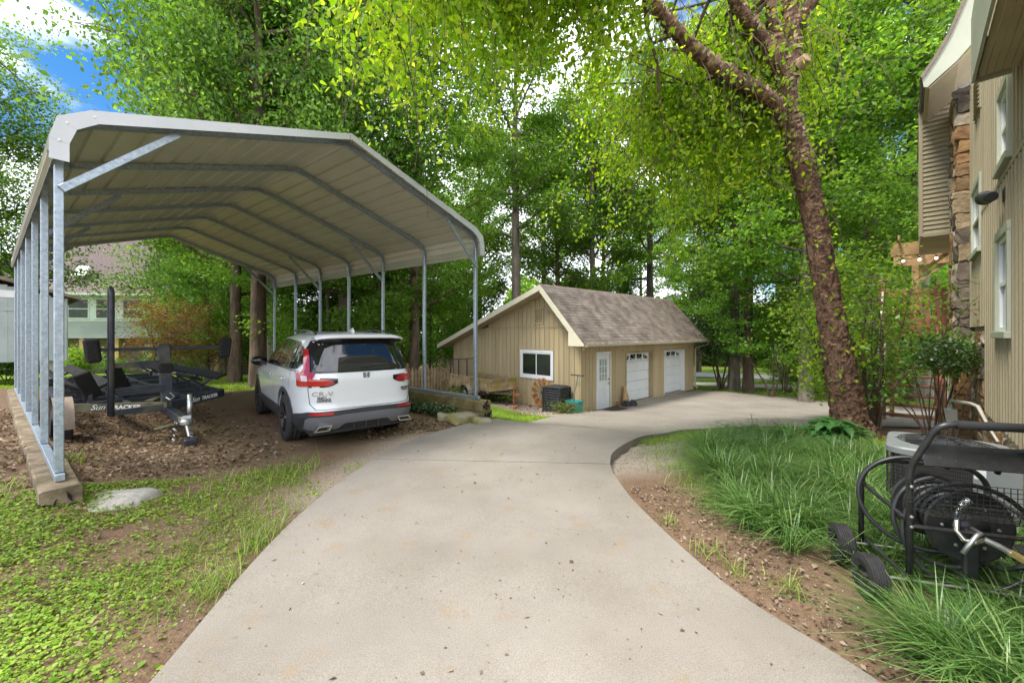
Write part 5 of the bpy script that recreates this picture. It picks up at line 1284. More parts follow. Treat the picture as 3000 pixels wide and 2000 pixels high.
# windmill wheel leaning on the wall
pmat('vane_rust', (.36, .10, .035), (.50, .20, .06), scale=9, rough=.8, c3=(.55, .42, .12), s3=8, r3=(.55, .65))
wm_p = gpt(-.10, 1.72); wm = root('windmill_wheel', (wm_p[0], wm_p[1], gsurf(*wm_p) + .57), GA, 'rusty orange vaned windmill wheel leaning below the window', 'garden ornament')
for k in range(12):
    a = R(30 * k + 8); m = MB(); c, s = math.cos(a), math.sin(a); y0, z0 = c, s
    q = []
    for rr, hw in ((.30, .045), (.56, .11)):
        for sg_ in (-1, 1): q.append((-.02 * sg_ - .03, c * rr - s * hw * sg_, s * rr + c * hw * sg_))
    q2 = [(p[0] + .004, p[1], p[2]) for p in q]
    m.add(q + q2, [(0, 1, 3, 2), (4, 6, 7, 5), (0, 4, 5, 1), (1, 5, 7, 3), (3, 7, 6, 2), (2, 6, 4, 0)]); m.build('vane', 'vane_rust' if k not in (7, 8) else 'wheel_white', wm)
    MB().tube([(-.03, c * .05, s * .05), (-.03, c * .56, s * .56)], .008, 5).build('spoke', 'steel_dark', wm)
MB().lathe([(0, -.02), (.06, -.02), (.06, .02), (0, .02)], 14, Matrix.Translation((-.03, 0, 0)) @ Matrix.Rotation(R(90), 4, 'Y')).build('hub', 'steel_dark', wm)
# T handle tool leaning by the corner, teal planter bin
pmat('tool_green', (.10, .15, .13), (.20, .24, .21), scale=15, rough=.6)
tl_p = gpt(-.16, .04); tl = root('ground_auger', (tl_p[0], tl_p[1], gsurf(*tl_p)), GA, 'tall T handled garden tool leaning at the garage corner', 'garden tool')
MB().tube([(-.20, .12, .05), (-.03, -.05, 1.28)], .018, 8).build('shaft', 'tool_green', tl); MB().tube([(-.03, .26, 1.28), (-.03, -.30, 1.28)], .022, 8).build('handle', 'steel_dark', tl); MB().box((-.21, .13, .08), (.06, .14, .16)).build('blade', 'tool_green', tl, bevel=.01)
pmat('teal_plastic', (.02, .25, .25), (.04, .33, .32), scale=4, rough=.5)
tb_p = gpt(-.42, -.02); tbn = root('planter_box', (tb_p[0], tb_p[1], gsurf(*tb_p)), GA + R(2), 'teal plastic planter box beside the compost bin', 'planter')
m = MB(); o_ = [(-.17, -.27), (.17, -.27), (.17, .27), (-.17, .27)]; i_ = [(p * .9, q * .93) for p, q in o_]
m.add([(p * .82, q * .86, 0) for p, q in o_] + [(p, q, .40) for p, q in o_] + [(p, q, .40) for p, q in i_] + [(p * .85, q * .9, .26) for p, q in i_], [(3, 2, 1, 0)] + [(i, (i + 1) % 4, 4 + (i + 1) % 4, 4 + i) for i in range(4)] + [(4 + i, 4 + (i + 1) % 4, 8 + (i + 1) % 4, 8 + i) for i in range(4)] + [(8 + i, 8 + (i + 1) % 4, 12 + (i + 1) % 4, 12 + i) for i in range(4)] + [(12, 13, 14, 15)]); m.build('box', 'teal_plastic', tbn)
# door mat, ornaments between the doors
pmat('mat_black', (.03, .028, .026), (.06, .055, .05), scale=40, rough=1, bump=.6)
o = MB().bx(-.45, .45, -.28, .28, .0, .018).build('door_mat', 'mat_black', None, bevel=.004); p = gpt(1.48, -.42); o.location = (p[0], p[1], gz(*p) + .024); o.rotation_euler = (0, 0, GA); tag(o, 'dark rubber mat in front of the white entry door', 'door mat')
pmat('ornament_tan', (.34, .20, .085), (.50, .34, .17), scale=9, rough=.8)
dg_p = gpt(2.58, -.22); dgo = root('dog_ornament', (dg_p[0], dg_p[1], gz(*dg_p) + .022), GA + R(60), 'tan sitting dog ornament between the entry door and the garage door', 'garden ornament')
bm = bmesh.new(); vs = [bm.verts.new(p) for p in [(0, 0, .16), (.03, 0, .30), (.06, 0, .45), (.08, 0, .56), (.10, 0, .66), (.18, 0, .66), (.24, 0, .64), (.09, .06, .30), (.11, .06, .12), (.12, .06, .02), (.09, -.06, .30), (.11, -.06, .12), (.12, -.06, .02), (-.02, .09, .12), (.08, .10, .04), (-.02, -.09, .12), (.08, -.10, .04), (-.12, 0, .06), (-.2, .05, .05), (.08, .05, .74), (.08, -.05, .74)]]
for a, b in ((0, 1), (1, 2), (2, 3), (3, 4), (4, 5), (5, 6), (2, 7), (7, 8), (8, 9), (2, 10), (10, 11), (11, 12), (0, 13), (13, 14), (0, 15), (15, 16), (0, 17), (17, 18), (4, 19), (4, 20)): bm.edges.new((vs[a], vs[b]))
me = bpy.data.meshes.new('body'); bm.to_mesh(me); bm.free(); o = put('body', me, 'ornament_tan', dgo); md = o.modifiers.new('s', 'SKIN'); o.modifiers.new('u', 'SUBSURF').render_levels = 1
for v_, r__ in zip(me.skin_vertices[0].data, [.13, .12, .10, .07, .075, .05, .03, .05, .04, .035, .05, .04, .035, .08, .04, .08, .04, .04, .015, .02, .02]): v_.radius = (r__, r__)
me.skin_vertices[0].data[0].use_root = True
dgm = bpy.context.evaluated_depsgraph_get(); me2 = bpy.data.meshes.new_from_object(o.evaluated_get(dgm)); o.modifiers.clear(); o.data = me2; me2.polygons.foreach_set('use_smooth', [True] * len(me2.polygons)); me2.update()
for i, (a, b, lab) in enumerate(((2.42, -.34, 'dark wedge block left of the two at the foot of the dog ornament'), (2.78, -.42, 'dark wedge block right of the two, by the garage door'))):
    m = MB(); m.add([(-.16, -.14, 0), (.16, -.14, 0), (.16, .14, 0), (-.16, .14, 0), (-.08, -.08, .20), (.08, -.08, .20), (.08, .08, .22), (-.08, .08, .22)], [(3, 2, 1, 0), (4, 5, 6, 7), (0, 1, 5, 4), (1, 2, 6, 5), (2, 3, 7, 6), (3, 0, 4, 7)])
    o = m.build('wheel_chock', 'plastic_black', None, bevel=.01); p = gpt(a, b); o.location = (p[0], p[1], gz(*p) + .022); o.rotation_euler = (0, 0, GA + .3 * i); tag(o, lab, 'wheel chock', 'wheel chocks by the garage door')
o = MB().lathe([(0, 0), (.06, 0), (.075, .16), (.065, .16), (.05, .03), (0, .03)], 14).build('flower_pot', 'rust', None, smooth=True); p = gpt(2.12, -.16); o.location = (p[0], p[1], gz(*p) + .022); tag(o, 'little rusty pot at the right jamb of the entry door', 'pot')
# mossy rocks at the end of the right timbers
pmat('rock_moss', (.16, .145, .045), (.30, .27, .12), scale=5, rough=.95, bump=.6, c3=(.30, .27, .21), s3=2.5, r3=(.5, .65))
def rock(name, x, y, d, seed, label, rz=0):
    o = bpy.data.objects.new(name, rock_mesh(seed)); COL.objects.link(o); o.data.materials.append(MATS['rock_moss'])
    md = o.modifiers.new('s', 'SUBSURF'); md.render_levels = md.levels = 1; o.scale = d; o.location = (x, y, gsurf(x, y) + d[2] * .25); o.rotation_euler = (.1, .1, rz); tag(o, label, 'rock', 'rocks by the carport timbers'); return o
rock('rock', -.55, 7.42, (.36, .26, .26), 41, 'mossy round rock at the foot of the front right carport post', .5); rock('rock', -.92, 7.62, (.62, .4, .22), 42, 'flat tan rock half buried behind the mossy round one', .9); rock('rock', -1.25, 7.75, (.4, .3, .15), 43, 'low stone among the ivy, farthest from the drive', .2)

# ================================================================ air conditioner
pmat('ac_grey', (.165, .178, .18), (.20, .212, .214), scale=3, rough=.45, spec=.4)
pmat('ac_dark', (.02, .02, .022), None, rough=.6)
ac = root('air_conditioner', hpt(-2.62, .21, .02), HA, 'grey outdoor air conditioner unit beside the house wall', 'air conditioner')
AW, AD, AH = .76, .76, .66          # y: off from the wall, x: away from camera
def rrect(w0, w1, d0, d1, r, n=5):
    pts = []
    for cx, cy, a0 in ((d1 - r, w1 - r, 0), (d0 + r, w1 - r, 90), (d0 + r, w0 + r, 180), (d1 - r, w0 + r, 270)):
        for i in range(n + 1): a = R(a0 + 90 * i / n); pts.append((cx + r * math.cos(a), cy + r * math.sin(a)))
    return pts
def ring_solid(p, z0, z1, name, mat, parent, bevel=0.0):
    n = len(p); m = MB(); m.add([(a, b, z0) for a, b in p] + [(a, b, z1) for a, b in p], [tuple(range(n - 1, -1, -1)), tuple(range(n, 2 * n))] + [(i, (i + 1) % n, n + (i + 1) % n, n + i) for i in range(n)]); return m.build(name, mat, parent, bevel=bevel)
ring_solid(rrect(.02, AW - .02, .02, AD - .02, .11), .04, AH - .05, 'coil', 'ac_dark', ac)
ring_solid(rrect(-.01, AW + .01, -.01, AD + .01, .13), 0, .05, 'base_pan', 'ac_grey', ac)
tp = rrect(-.015, AW + .015, -.015, AD + .015, .14, 8); tn = len(tp); cx = cy = AW / 2
m = MB(); inner = [(cx + .315 * math.cos(math.atan2(b - cy, a - cx)), cy + .315 * math.sin(math.atan2(b - cy, a - cx))) for a, b in tp]
lv = [([(a, b) for a, b in tp], AH - .06), ([(a, b) for a, b in tp], AH - .015), ([(cx + (a - cx) * .975, cy + (b - cy) * .975) for a, b in tp], AH), (inner, AH + .012), ([(cx + (a - cx) * .96, cy + (b - cy) * .96) for a, b in inner], AH - .03), ([(cx + (a - cx) * .05, cy + (b - cy) * .05) for a, b in inner], AH - .10)]
m.grid([[(a, b, z) for a, b in p] + [(p[0][0], p[0][1], z)] for p, z in lv[:5]]); m.build('top_cover', 'ac_grey', ac, auto=30)
MB().grid([[(a, b, z) for a, b in p] + [(p[0][0], p[0][1], z)] for p, z in lv[4:]]).build('fan_well', 'ac_dark', ac)
gr_ = MB()
for k in range(15):
    rr = .03 + k * .0205; zz = AH + .055 - .04 * (rr / .32) ** 2
    gr_.tube([(cx + rr * math.cos(2 * math.pi * i / 32), cy + rr * math.sin(2 * math.pi * i / 32), zz) for i in range(33)], .0028, 4, cap=False)
for k in range(8):
    a = R(45 * k); gr_.tube([(cx + rr * math.cos(a), cy + rr * math.sin(a), AH + .051 - .04 * (rr / .32) ** 2) for rr in (.02, .12, .22, .335)], .004, 4)
tag(gr_.build('fan_guard', 'ac_dark', ac), kind='stuff')
MB().lathe([(0, .02), (.09, .02), (.09, -.08), (0, -.08)], 18, Matrix.Translation((cx, cy, AH + .015))).build('fan_motor', 'ac_grey', ac)
# wire guard over the coil on the camera side and the outer side
gw_ = MB(); path = [(-.008, y_) for y_ in np.linspace(.26, AW - .12, 30)] + [(.11 - .118 * math.cos(R(a)), AW - .11 + .118 * math.sin(R(a))) for a in range(10, 91, 16)] + [(x_, AW + .008) for x_ in np.linspace(.13, AD - .1, 30)]
for a, b in path: gw_.tube([(a, b, .05), (a, b, AH - .06)], .0022, 4, cap=False)
for k in range(17):
    z = .07 + k * .033; gw_.tube([(a, b, z) for a, b in path[::3]], .0022, 4, cap=False)
tag(gw_.build('coil_guard', 'steel_dark', ac), kind='stuff')
MB().bx(-.012, .02, -.005, .25, .05, AH - .062).build('service_panel', 'ac_grey', ac, bevel=.004); MB().bx(-.014, -.0125, .18, .245, AH - .17, AH - .08).build('label_plate', 'sticker_grey', ac)
MB().bx(-.10, AD + .1, -.08, AW + .1, -.14, -.004).build('pad', 'concrete_old', ac)

# ================================================================ hose reel cart
pmat('cart_black', (.016, .016, .017), (.03, .03, .03), scale=14, rough=.35, spec=.5, c3=(.07, .06, .045), s3=90, r3=(.62, .7))
pmat('grip_foam', (.020, .020, .021), None, rough=.85)
pmat('hose_rubber', (.016, .017, .018), (.028, .029, .03), scale=12, rough=.38, spec=.45)
pmat('brass_fitting', (.50, .36, .14), (.60, .46, .22), scale=30, rough=.4, metallic=.7)
pmat('nozzle_wood', (.55, .40, .16), (.66, .50, .24), scale=15, rough=.6)
HCA = math.atan2(-.303, .953); hc = root('hose_cart', (2.20, 2.47, gsurf(2.20, 2.47) + .025), HCA, 'black four wheeled hose reel cart in the grass by the air conditioner', 'hose cart')
for x_, y_ in ((0, 0), (.02, .42), (.98, 0), (.96, .42)):
    wh = root('wheel', (x_, y_, .125), R(3 if y_ == 0 else -2)); wh.scale = (.95, .92, .92); wh.parent = hc; Mx = Matrix.Rotation(R(90), 4, 'Y')
    pr = [(.06, -.042), (.10, -.052), (.125, -.048)]
    for k in range(7): z_ = -.042 + k * .014; pr += [(.137, z_ - .004), (.137, z_ + .004), (.132, z_ + .0055), (.132, z_ + .0085)]
    pr = [p for p in pr if p[1] < .046] + [(.125, .048), (.10, .052), (.06, .042)]
    MB().lathe(pr, 32, Mx).build('tyre', 'tyre', wh, smooth=False)
    MB().lathe([(.065, -.04), (.065, .03), (.05, .015), (.02, .02), (.018, .045), (0, .045)], 18, Mx).build('hub', 'cart_black', wh, smooth=True)
    m = MB(); m.lathe([(.065, -.03), (.05, -.015), (.02, -.02), (.018, -.05), (0, -.05)], 18, Mx); m.build('hub', 'cart_black', wh, smooth=True)
MB().tube([(0, 0, .135), (.98, 0, .135)], .008, 8).build('axle', 'zinc', hc); MB().tube([(.02, .42, .135), (.96, .42, .135)], .008, 8).build('axle', 'zinc', hc)
# handle hoop: legs, lean, grip
def arc(pts, r, n=4):
    """polyline with rounded corners"""
    out = [Vector(pts[0])]
    for a, b, c in zip(pts[:-2], pts[1:-1], pts[2:]):
        a, b, c = Vector(a), Vector(b), Vector(c); u = (a - b).normalized(); v = (c - b).normalized()
        for i in range(n + 1): t_ = i / n; p = b + u * r * (1 - t_) ** 2 + v * r * t_ ** 2; out.append(p)
    return out + [Vector(pts[-1])]
hoop = arc([(.19, .0, .09), (.19, .0, .80), (.26, -.12, 1.10), (.72, -.12, 1.10), (.80, .0, .80), (.80, .0, .09)], .07)
MB().tube(hoop, .0175, 10).build('handle_frame', 'cart_black', hc, smooth=True)
MB().tube([(.335, -.12, 1.10), (.70, -.12, 1.10)], .024, 12).build('grip', 'grip_foam', hc, smooth=True)
back = arc([(.15, .46, .10), (.15, .46, .62), (.24, .40, .74), (.70, .40, .74), (.84, .46, .62), (.84, .46, .10)], .08)
MB().tube(back, .0165, 10).build('rear_frame', 'cart_black', hc, smooth=True)
for x_ in (.17, .82): MB().tube([(x_, .0, .50), (x_ + (-.01 if x_ < .5 else .01), .46, .55)], .0125, 8).build('side_bar', 'cart_black', hc); MB().tube([(x_, 0, .16), (x_, .46, .16)], .0125, 8).build('side_bar', 'cart_black', hc)
MB().tube([(.19, -.005, .46), (.80, -.005, .46)], .013, 8).build('cross_bar', 'cart_black', hc)
m = MB(); m.box((.50, -.055, .905), (.56, .012, .13), Matrix.Rotation(R(-22), 3, 'X')); m.build('plate', 'cart_black', hc, bevel=.004)
for x_ in (.19, .80):
    for z in (.52, .70, .46): MB().lathe([(0, .008), (.009, .006), (.010, 0)], 8, Matrix.Translation((x_, -.0175, z)) @ Matrix.Rotation(R(90), 4, 'X')).build('bolt', 'zinc', hc)
# drum on a fore-aft axle
MB().box((.50, .08, .30), (.07, .10, .34)).build('drum_stand', 'cart_black', hc, bevel=.01)
for y_, rr in ((.06, .20), (.40, .20)):
    MB().lathe([(0, -.006), (rr, -.006), (rr + .012, 0), (rr, .006), (0, .006)], 36, Matrix.Translation((.50, y_, .47)) @ Matrix.Rotation(R(90), 4, 'X')).build('drum_flange', 'cart_black', hc, smooth=False)
MB().tube([(.50, .04, .47), (.50, .42, .47)], .085, 18).build('drum', 'cart_black', hc, smooth=True)
MB().tube([(.50, .05, .47), (.50, -.03, .47), (.47, -.05, .47), (.40, -.06, .36)], .012, 8).build('crank', 'zinc', hc, smooth=True)
MB().tube([(.44, .02, .60), (.41, .0, .56), (.40, -.01, .47), (.42, -.03, .43), (.46, -.04, .42), (.50, -.05, .45)], .016, 10).build('gooseneck', 'chrome', hc, smooth=True)
m = MB()
for k in range(9): t_ = k / 8; m.lathe([(.020, -.003), (.024, 0), (.020, .003)], 12, Matrix.Translation((.44 + .045 * t_, .02 + .01 * t_, .60 + .055 * t_ - .02 * t_ * t_)) @ Matrix.Rotation(R(50), 4, 'Y'))
m.build('strain_spring', 'chrome', hc, smooth=True)
for k in range(6): a = R(60 * k); MB().lathe([(0, .008), (.008, .006), (.010, 0)], 8, Matrix.Translation((.50 + .13 * math.cos(a), .052, .47 + .13 * math.sin(a))) @ Matrix.Rotation(R(90), 4, 'X')).build('bolt', 'zinc', hc)
# wire basket hung on the front
bk = MB(); 
def wires(p0, p1, q0, q1, n, r=.0022):
    for i in range(n + 1):
        t_ = i / n; bk.tube([Vector(p0).lerp(Vector(q0), t_), Vector(p1).lerp(Vector(q1), t_)], r, 4, cap=False)
F0, F1 = (.17, -.02, .74), (1.04, -.02, .74); G0_, G1_ = (.17, -.02, .58), (1.04, -.02, .58); E0, E1 = (.20, -.20, .60), (1.02, -.20, .60)
wires(F0, F1, G0_, G1_, 6); wires(F0, G0_, F1, G1_, 30); wires(G0_, G1_, E0, E1, 5); wires(G0_, E0, G1_, E1, 26); 
wires((.20, -.20, .60), (1.02, -.20, .60), (.20, -.22, .68), (1.02, -.22, .68), 3); wires(E0, (.20, -.22, .68), E1, (1.02, -.22, .68), 26)
tag(bk.build('wire_basket', 'cart_black', hc, fix=False), kind='stuff')
# hose: coil round the drum, loose loops, lead over the plate with nozzle, inlet lead
hs_ = root('garden_hose', (2.20, 2.47, gsurf(2.20, 2.47) + .025), HCA, 'black rubber hose coiled on the reel cart with brass ends', 'hose')
pts = []
for i in range(9 * 22 + 1):
    a = 2 * math.pi * i / 22; lay = i / (9 * 22); yy = .10 + .26 * abs(((lay * 2.2) % 2) - 1); rr = .115 + .055 * lay + .006 * math.sin(i * .7)
    pts.append((.50 + rr * math.cos(a), yy, .47 + rr * math.sin(a)))
MB().tube(pts, .0145, 8).build('coil', 'hose_rubber', hs_, smooth=True)
def ring(c, rx, rz, ty, n=40, a0=0, a1=360, tilt=0.0):
    return [(c[0] + rx * math.cos(R(a0 + (a1 - a0) * i / n)), c[1] + ty * math.sin(R(a0 + (a1 - a0) * i / n)) + tilt * math.cos(R(a0 + (a1 - a0) * i / n)), c[2] + rz * math.sin(R(a0 + (a1 - a0) * i / n))) for i in range(n + 1)]
MB().tube(ring((.48, .03, .42), .31, .30, .02, a0=20, a1=375), .0135, 8).build('loop', 'hose_rubber', hs_, smooth=True)
MB().tube(ring((.40, .30, .50), .30, .28, .05, a0=60, a1=300, tilt=-.08), .0135, 8).build('loop', 'hose_rubber', hs_, smooth=True)
MB().tube(ring((.42, .10, .47), .26, .255, .03, a0=100, a1=290), .0135, 8).build('loop', 'hose_rubber', hs_, smooth=True)
MB().tube([(.62, .05, .80), (.63, .0, .93), (.68, -.10, .985), (.76, -.17, .965), (.815, -.21, .925), (.85, -.24, .89)], .0135, 8).build('lead', 'hose_rubber', hs_, smooth=True)
MB().tube([(.815, -.21, .925), (.85, -.24, .89), (.865, -.25, .872)], .017, 10).build('fitting', 'brass_fitting', hs_); MB().tube([(.865, -.25, .872), (.93, -.31, .81)], [.011, .013], 8).build('nozzle', 'nozzle_wood', hs_)
MB().tube([(.50, -.05, .45), (.55, -.07, .43), (.60, -.09, .40)], .016, 8).build('inlet_fitting', 'zinc', hs_); MB().tube([(.585, -.085, .41), (.64, -.105, .38)], .021, 6).build('inlet_nut', 'brass_fitting', hs_)
MB().tube([(.62, -.10, .39), (.75, -.15, .30), (.88, -.20, .20), (.97, -.24, .10), (1.05, -.20, .035), (1.25, -.05, .03), (1.5, .1, .03)], .0135, 8).build('supply_lead', 'hose_rubber', hs_, smooth=True)
MB().tube([(.62, .30, .18), (.72, .18, .19), (.86, .10, .28), (1.0, .10, .42), (1.2, .2, .55), (1.35, .3, .5)], .0135, 8).build('loop', 'hose_rubber', hs_, smooth=True)
# timber offcut in the grass
o = MB().bx(-.4, .4, -.06, .06, 0, .07).build('board_offcut', 'timber_grey', None, bevel=.006); o.location = (3.30, 2.95, gsurf(3.3, 2.95) + .02); o.rotation_euler = (0, 0, -.35); tag(o, 'pale board lying in the grass under the air conditioner', 'board')

# ================================================================ neighbours on the left
pmat('sage_siding', (.30, .345, .315), (.35, .395, .365), scale=2, rough=.7, obj_var=.03)
pmat('sage_trim', (.55, .62, .55), (.60, .67, .60), scale=2, rough=.6)
pmat('roof_mauve', (.105, .078, .075), (.175, .135, .13), scale=9, rough=.95, stretch=(1, 1, 5), bump=.6, bscale=30)
pmat('shed_grey', (.33, .37, .38), (.39, .43, .43), scale=2, rough=.8, obj_var=.04)
pmat('post_wood', (.42, .27, .12), (.55, .38, .19), scale=6, rough=.85, obj_var=.1)
pmat('porch_stone', (.14, .11, .075), (.30, .24, .17), scale=4, rough=.9, bump=.6)
pmat('glass_green', (.018, .032, .018), (.04, .06, .032), scale=3, rough=.15, spec=.2)
nhp = ((195 - 1500) / 1180 * 25.0, 25.0); nh = root('neighbour_house', (nhp[0], nhp[1], -1.0), R(10), 'sage green neighbour house on posts with mauve shingle roof', 'house')
NL = 9.0
MB().bx(-6, NL, .06, 6, 2.35, 5.05).build('wall', 'sage_siding', nh); MB().bx(-6, NL, 2.5, 6, -.3, 2.35).build('basement_wall', 'porch_stone', nh)
for k in range(8): m = MB(); z0 = 2.33 + k * .13; m.add([(-6, .06, z0 + .133), (NL, .06, z0 + .133), (NL, .03, z0), (-6, .03, z0), (-6, .06, z0), (NL, .06, z0)], [(0, 1, 2, 3), (3, 2, 5, 4)]); m.build('lap_board', 'sage_siding', nh)
MB().bx(-6, NL, .0, .06, 3.38, 3.46).build('belt_board', 'sage_trim', nh); MB().bx(-6, NL, .0, .06, 4.85, 5.05).build('belt_board', 'sage_trim', nh)
for i in range(6):
    x0 = .02 + i * 1.48; w = root('window'); w.parent = nh
    MB().bx(x0, x0 + 1.20, -.012, .05, 3.50, 4.82).build('frame', 'sage_trim', w, bevel=.01); MB().bx(x0 + .09, x0 + 1.11, -.018, -.01, 3.59, 4.12).build('pane', 'glass_green', w); MB().bx(x0 + .09, x0 + 1.11, -.018, -.01, 4.18, 4.73).build('pane', 'glass_green', w)
    MB().bx(x0 + 1.21, x0 + 1.47, .0, .05, 3.47, 4.85).build('mullion_board', 'sage_trim', nh)
for i in range(6):
    MB().bx(.55 + i * 1.9, .80 + i * 1.9, .15, .40, -.4, 2.34).build('post', 'post_wood', nh, bevel=.01)
MB().bx(2.6, 3.6, 2.44, 2.49, -.1, 1.9).build('door', 'sage_trim', nh)
m = MB(); m.add([(-6, -.45, 5.02), (NL + .4, -.45, 5.02), (NL + .4, 3.0, 6.5), (-6, 3.0, 6.5), (-6, -.45, 5.10), (NL + .4, -.45, 5.10), (NL + .4, 3.0, 6.62), (-6, 3.0, 6.62)], [(3, 2, 1, 0), (4, 5, 6, 7), (0, 1, 5, 4), (1, 2, 6, 5), (2, 3, 7, 6), (3, 0, 4, 7)]); m.build('porch_roof', 'roof_mauve', nh)
MB().bx(-6, NL + .4, -.56, -.452, 4.98, 5.10).build('gutter', 'sage_trim', nh)
m = MB(); m.add([(-6, 2.2, 6.3), (2.9, 2.2, 6.3), (1.9, 5.2, 10.0), (-6, 5.2, 10.0), (-6, 8.4, 6.3), (2.9, 8.4, 6.3)], [(0, 1, 2, 3), (3, 2, 5, 4), (1, 5, 2), (0, 3, 4)]); m.build('roof', 'roof_mauve', nh)
MB().bx(-6, 2.4, 2.6, 8.0, 5, 6.4).build('upper_wall', 'sage_siding', nh)
MB().box((-.7, 2.0, 6.75), (.75, .1, .9), Matrix.Rotation(R(-40), 3, 'X')).build('skylight', 'white_paint', nh)
shp = ((196 - 1500) / 1180 * 15.2, 15.2); sh = root('grey_shed', (shp[0], shp[1], gsurf(*shp)), R(52), 'grey board shed raised on piers at the left edge', 'shed')
# local x runs along the wall to the right end (x=0 right corner), wall faces the camera
SHB, SHT = 1.0, 3.32
for i in range(30): x_ = -i * .2; MB().bx(x_ - .196, x_, 0, .03, SHB, SHT + min(i, 29 - i) * .2 * .31 - .04).build('board', 'shed_grey', sh)
MB().bx(-6, 0, .031, 4, SHB, SHT).build('wall', 'shed_grey', sh)
for i in range(18): MB().bx(.0, .03, .03 + i * .2, .03 + i * .2 + .196, SHB, SHT).build('board', 'shed_grey', sh)
MB().bx(-6, .04, -.02, .0, SHT - .52, SHT - .48).build('belt_board', 'shed_grey', sh)
m = MB(); m.add([(.35, -.25, SHT - .05), (-3.0, -.25, SHT + 1.0), (-6.4, -.25, SHT - .05), (.35, 4.2, SHT - .05), (-3.0, 4.2, SHT + 1.0), (-6.4, 4.2, SHT - .05), (.35, -.25, SHT + .06), (-3.0, -.25, SHT + 1.12), (-6.4, -.25, SHT + .06), (.35, 4.2, SHT + .06), (-3, 4.2, SHT + 1.12), (-6.4, 4.2, SHT + .06)], [(0, 1, 4, 3), (1, 2, 5, 4), (6, 9, 10, 7), (7, 10, 11, 8), (0, 6, 7, 1), (1, 7, 8, 2), (3, 4, 10, 9), (4, 5, 11, 10), (0, 3, 9, 6), (2, 8, 11, 5)]); m.build('roof', 'roof_plain', sh)
MB().bx(-1.6, -1.1, -.015, .0, SHT - .05, SHT + .2).build('vent', 'white_paint', sh)
for x_ in (-.3, -2, -4): MB().bx(x_ - .15, x_ + .15, .2, .5, -.3, SHB).build('pier', 'concrete_old', sh)
# block retaining wall across the street
pmat('block_grey', (.36, .37, .39), (.50, .51, .53), scale=6, rough=.95, bump=.5, obj_var=.12)
wp = ((2375 - 1500) / 1180 * 27.0, 27.0); bw = root('block_wall', (wp[0], wp[1], gsurf(*wp)), R(-38), 'grey block retaining wall across the street', 'wall')
for r__ in range(5):
    for k in range(11): MB().bx(k * .42 + (.21 if r__ % 2 else 0), k * .42 + .41 + (.21 if r__ % 2 else 0), 0, .3, r__ * .2, r__ * .2 + .19).build('block', 'block_grey', bw, bevel=.012)
# ================================================================ trees and shrubs
leafmat('leaf_maple', [(.052, .125, .018), (.088, .19, .026), (.135, .26, .04), (.20, .33, .06)], trans=.48, rough=.42)
leafmat('leaf_forest', [(.078, .175, .022), (.135, .265, .034), (.215, .36, .055)], trans=.54, rough=.5, obj_var=.16)
leafmat('leaf_birch', [(.13, .26, .013), (.20, .36, .02), (.31, .46, .03), (.44, .52, .055)], trans=.58, rough=.5, tint=(1.2, 1.15, .4))
leafmat('leaf_shrub', [(.055, .15, .016), (.10, .23, .025), (.17, .32, .035)], trans=.4, rough=.4)
leafmat('leaf_bright', [(.10, .22, .02), (.17, .30, .03), (.26, .38, .04)], trans=.5, rough=.45)
leafmat('leaf_dark', [(.018, .055, .010), (.032, .085, .014), (.055, .12, .02)], trans=.25, rough=.3, spec=.5)
leafmat('leaf_red', [(.10, .045, .020), (.17, .080, .025), (.16, .14, .03), (.24, .11, .03)], trans=.4, rough=.5, tint=(1.2, .9, .6))
pmat('bark_grey', (.095, .080, .062), (.21, .18, .145), scale=5, rough=.95, bump=1.0, bscale=9, stretch=(1, 1, .22), c3=(.12, .13, .07), s3=1.3, r3=(.55, .75), bdist=.05)
pmat('bark_brown', (.065, .045, .030), (.155, .11, .075), scale=6, rough=.95, bump=1.0, bscale=10, stretch=(1, 1, .25), bdist=.05)
pmat('bark_birch', (.062, .034, .022), (.22, .125, .078), scale=13, rough=.95, bump=1.0, bscale=26, stretch=(1, 1, .6), c3=(.32, .21, .14), s3=4.5, r3=(.58, .70), bdist=.05)
pmat('bark_flake', (.09, .05, .032), (.25, .15, .095), scale=12, rough=.9, island_var=.45)
pmat('bark_peel', (.24, .14, .085), (.46, .32, .21), scale=8, rough=.8, obj_var=0, island_var=.35)

def leaf_quads(P, rng, L, W, up=.7, fold=.12, droop=.25, jit=.3):
    n = len(P); L = (L * (1 + jit * rng.uniform(-1, 1, n)))[:, None]; W = (W * (1 + jit * rng.uniform(-1, 1, n)))[:, None]
    N_ = rng.normal(size=(n, 3)) * .55; N_[:, 2] += up; N_ /= np.linalg.norm(N_, axis=1)[:, None]
    t = rng.normal(size=(n, 3)); t -= N_ * (t * N_).sum(1)[:, None]; t /= np.linalg.norm(t, axis=1)[:, None]
    t[:, 2] -= droop; t /= np.linalg.norm(t, axis=1)[:, None]
    s = np.cross(N_, t); s /= np.linalg.norm(s, axis=1)[:, None]
    base = P - t * L * .5; tip = P + t * L * .5; mid = P - t * L * .06 + N_ * fold * W
    V = np.stack([base, mid - s * W * .5, tip, mid + s * W * .5], 1).reshape(-1, 3)
    F = np.arange(4 * n).reshape(n, 4); return V, F

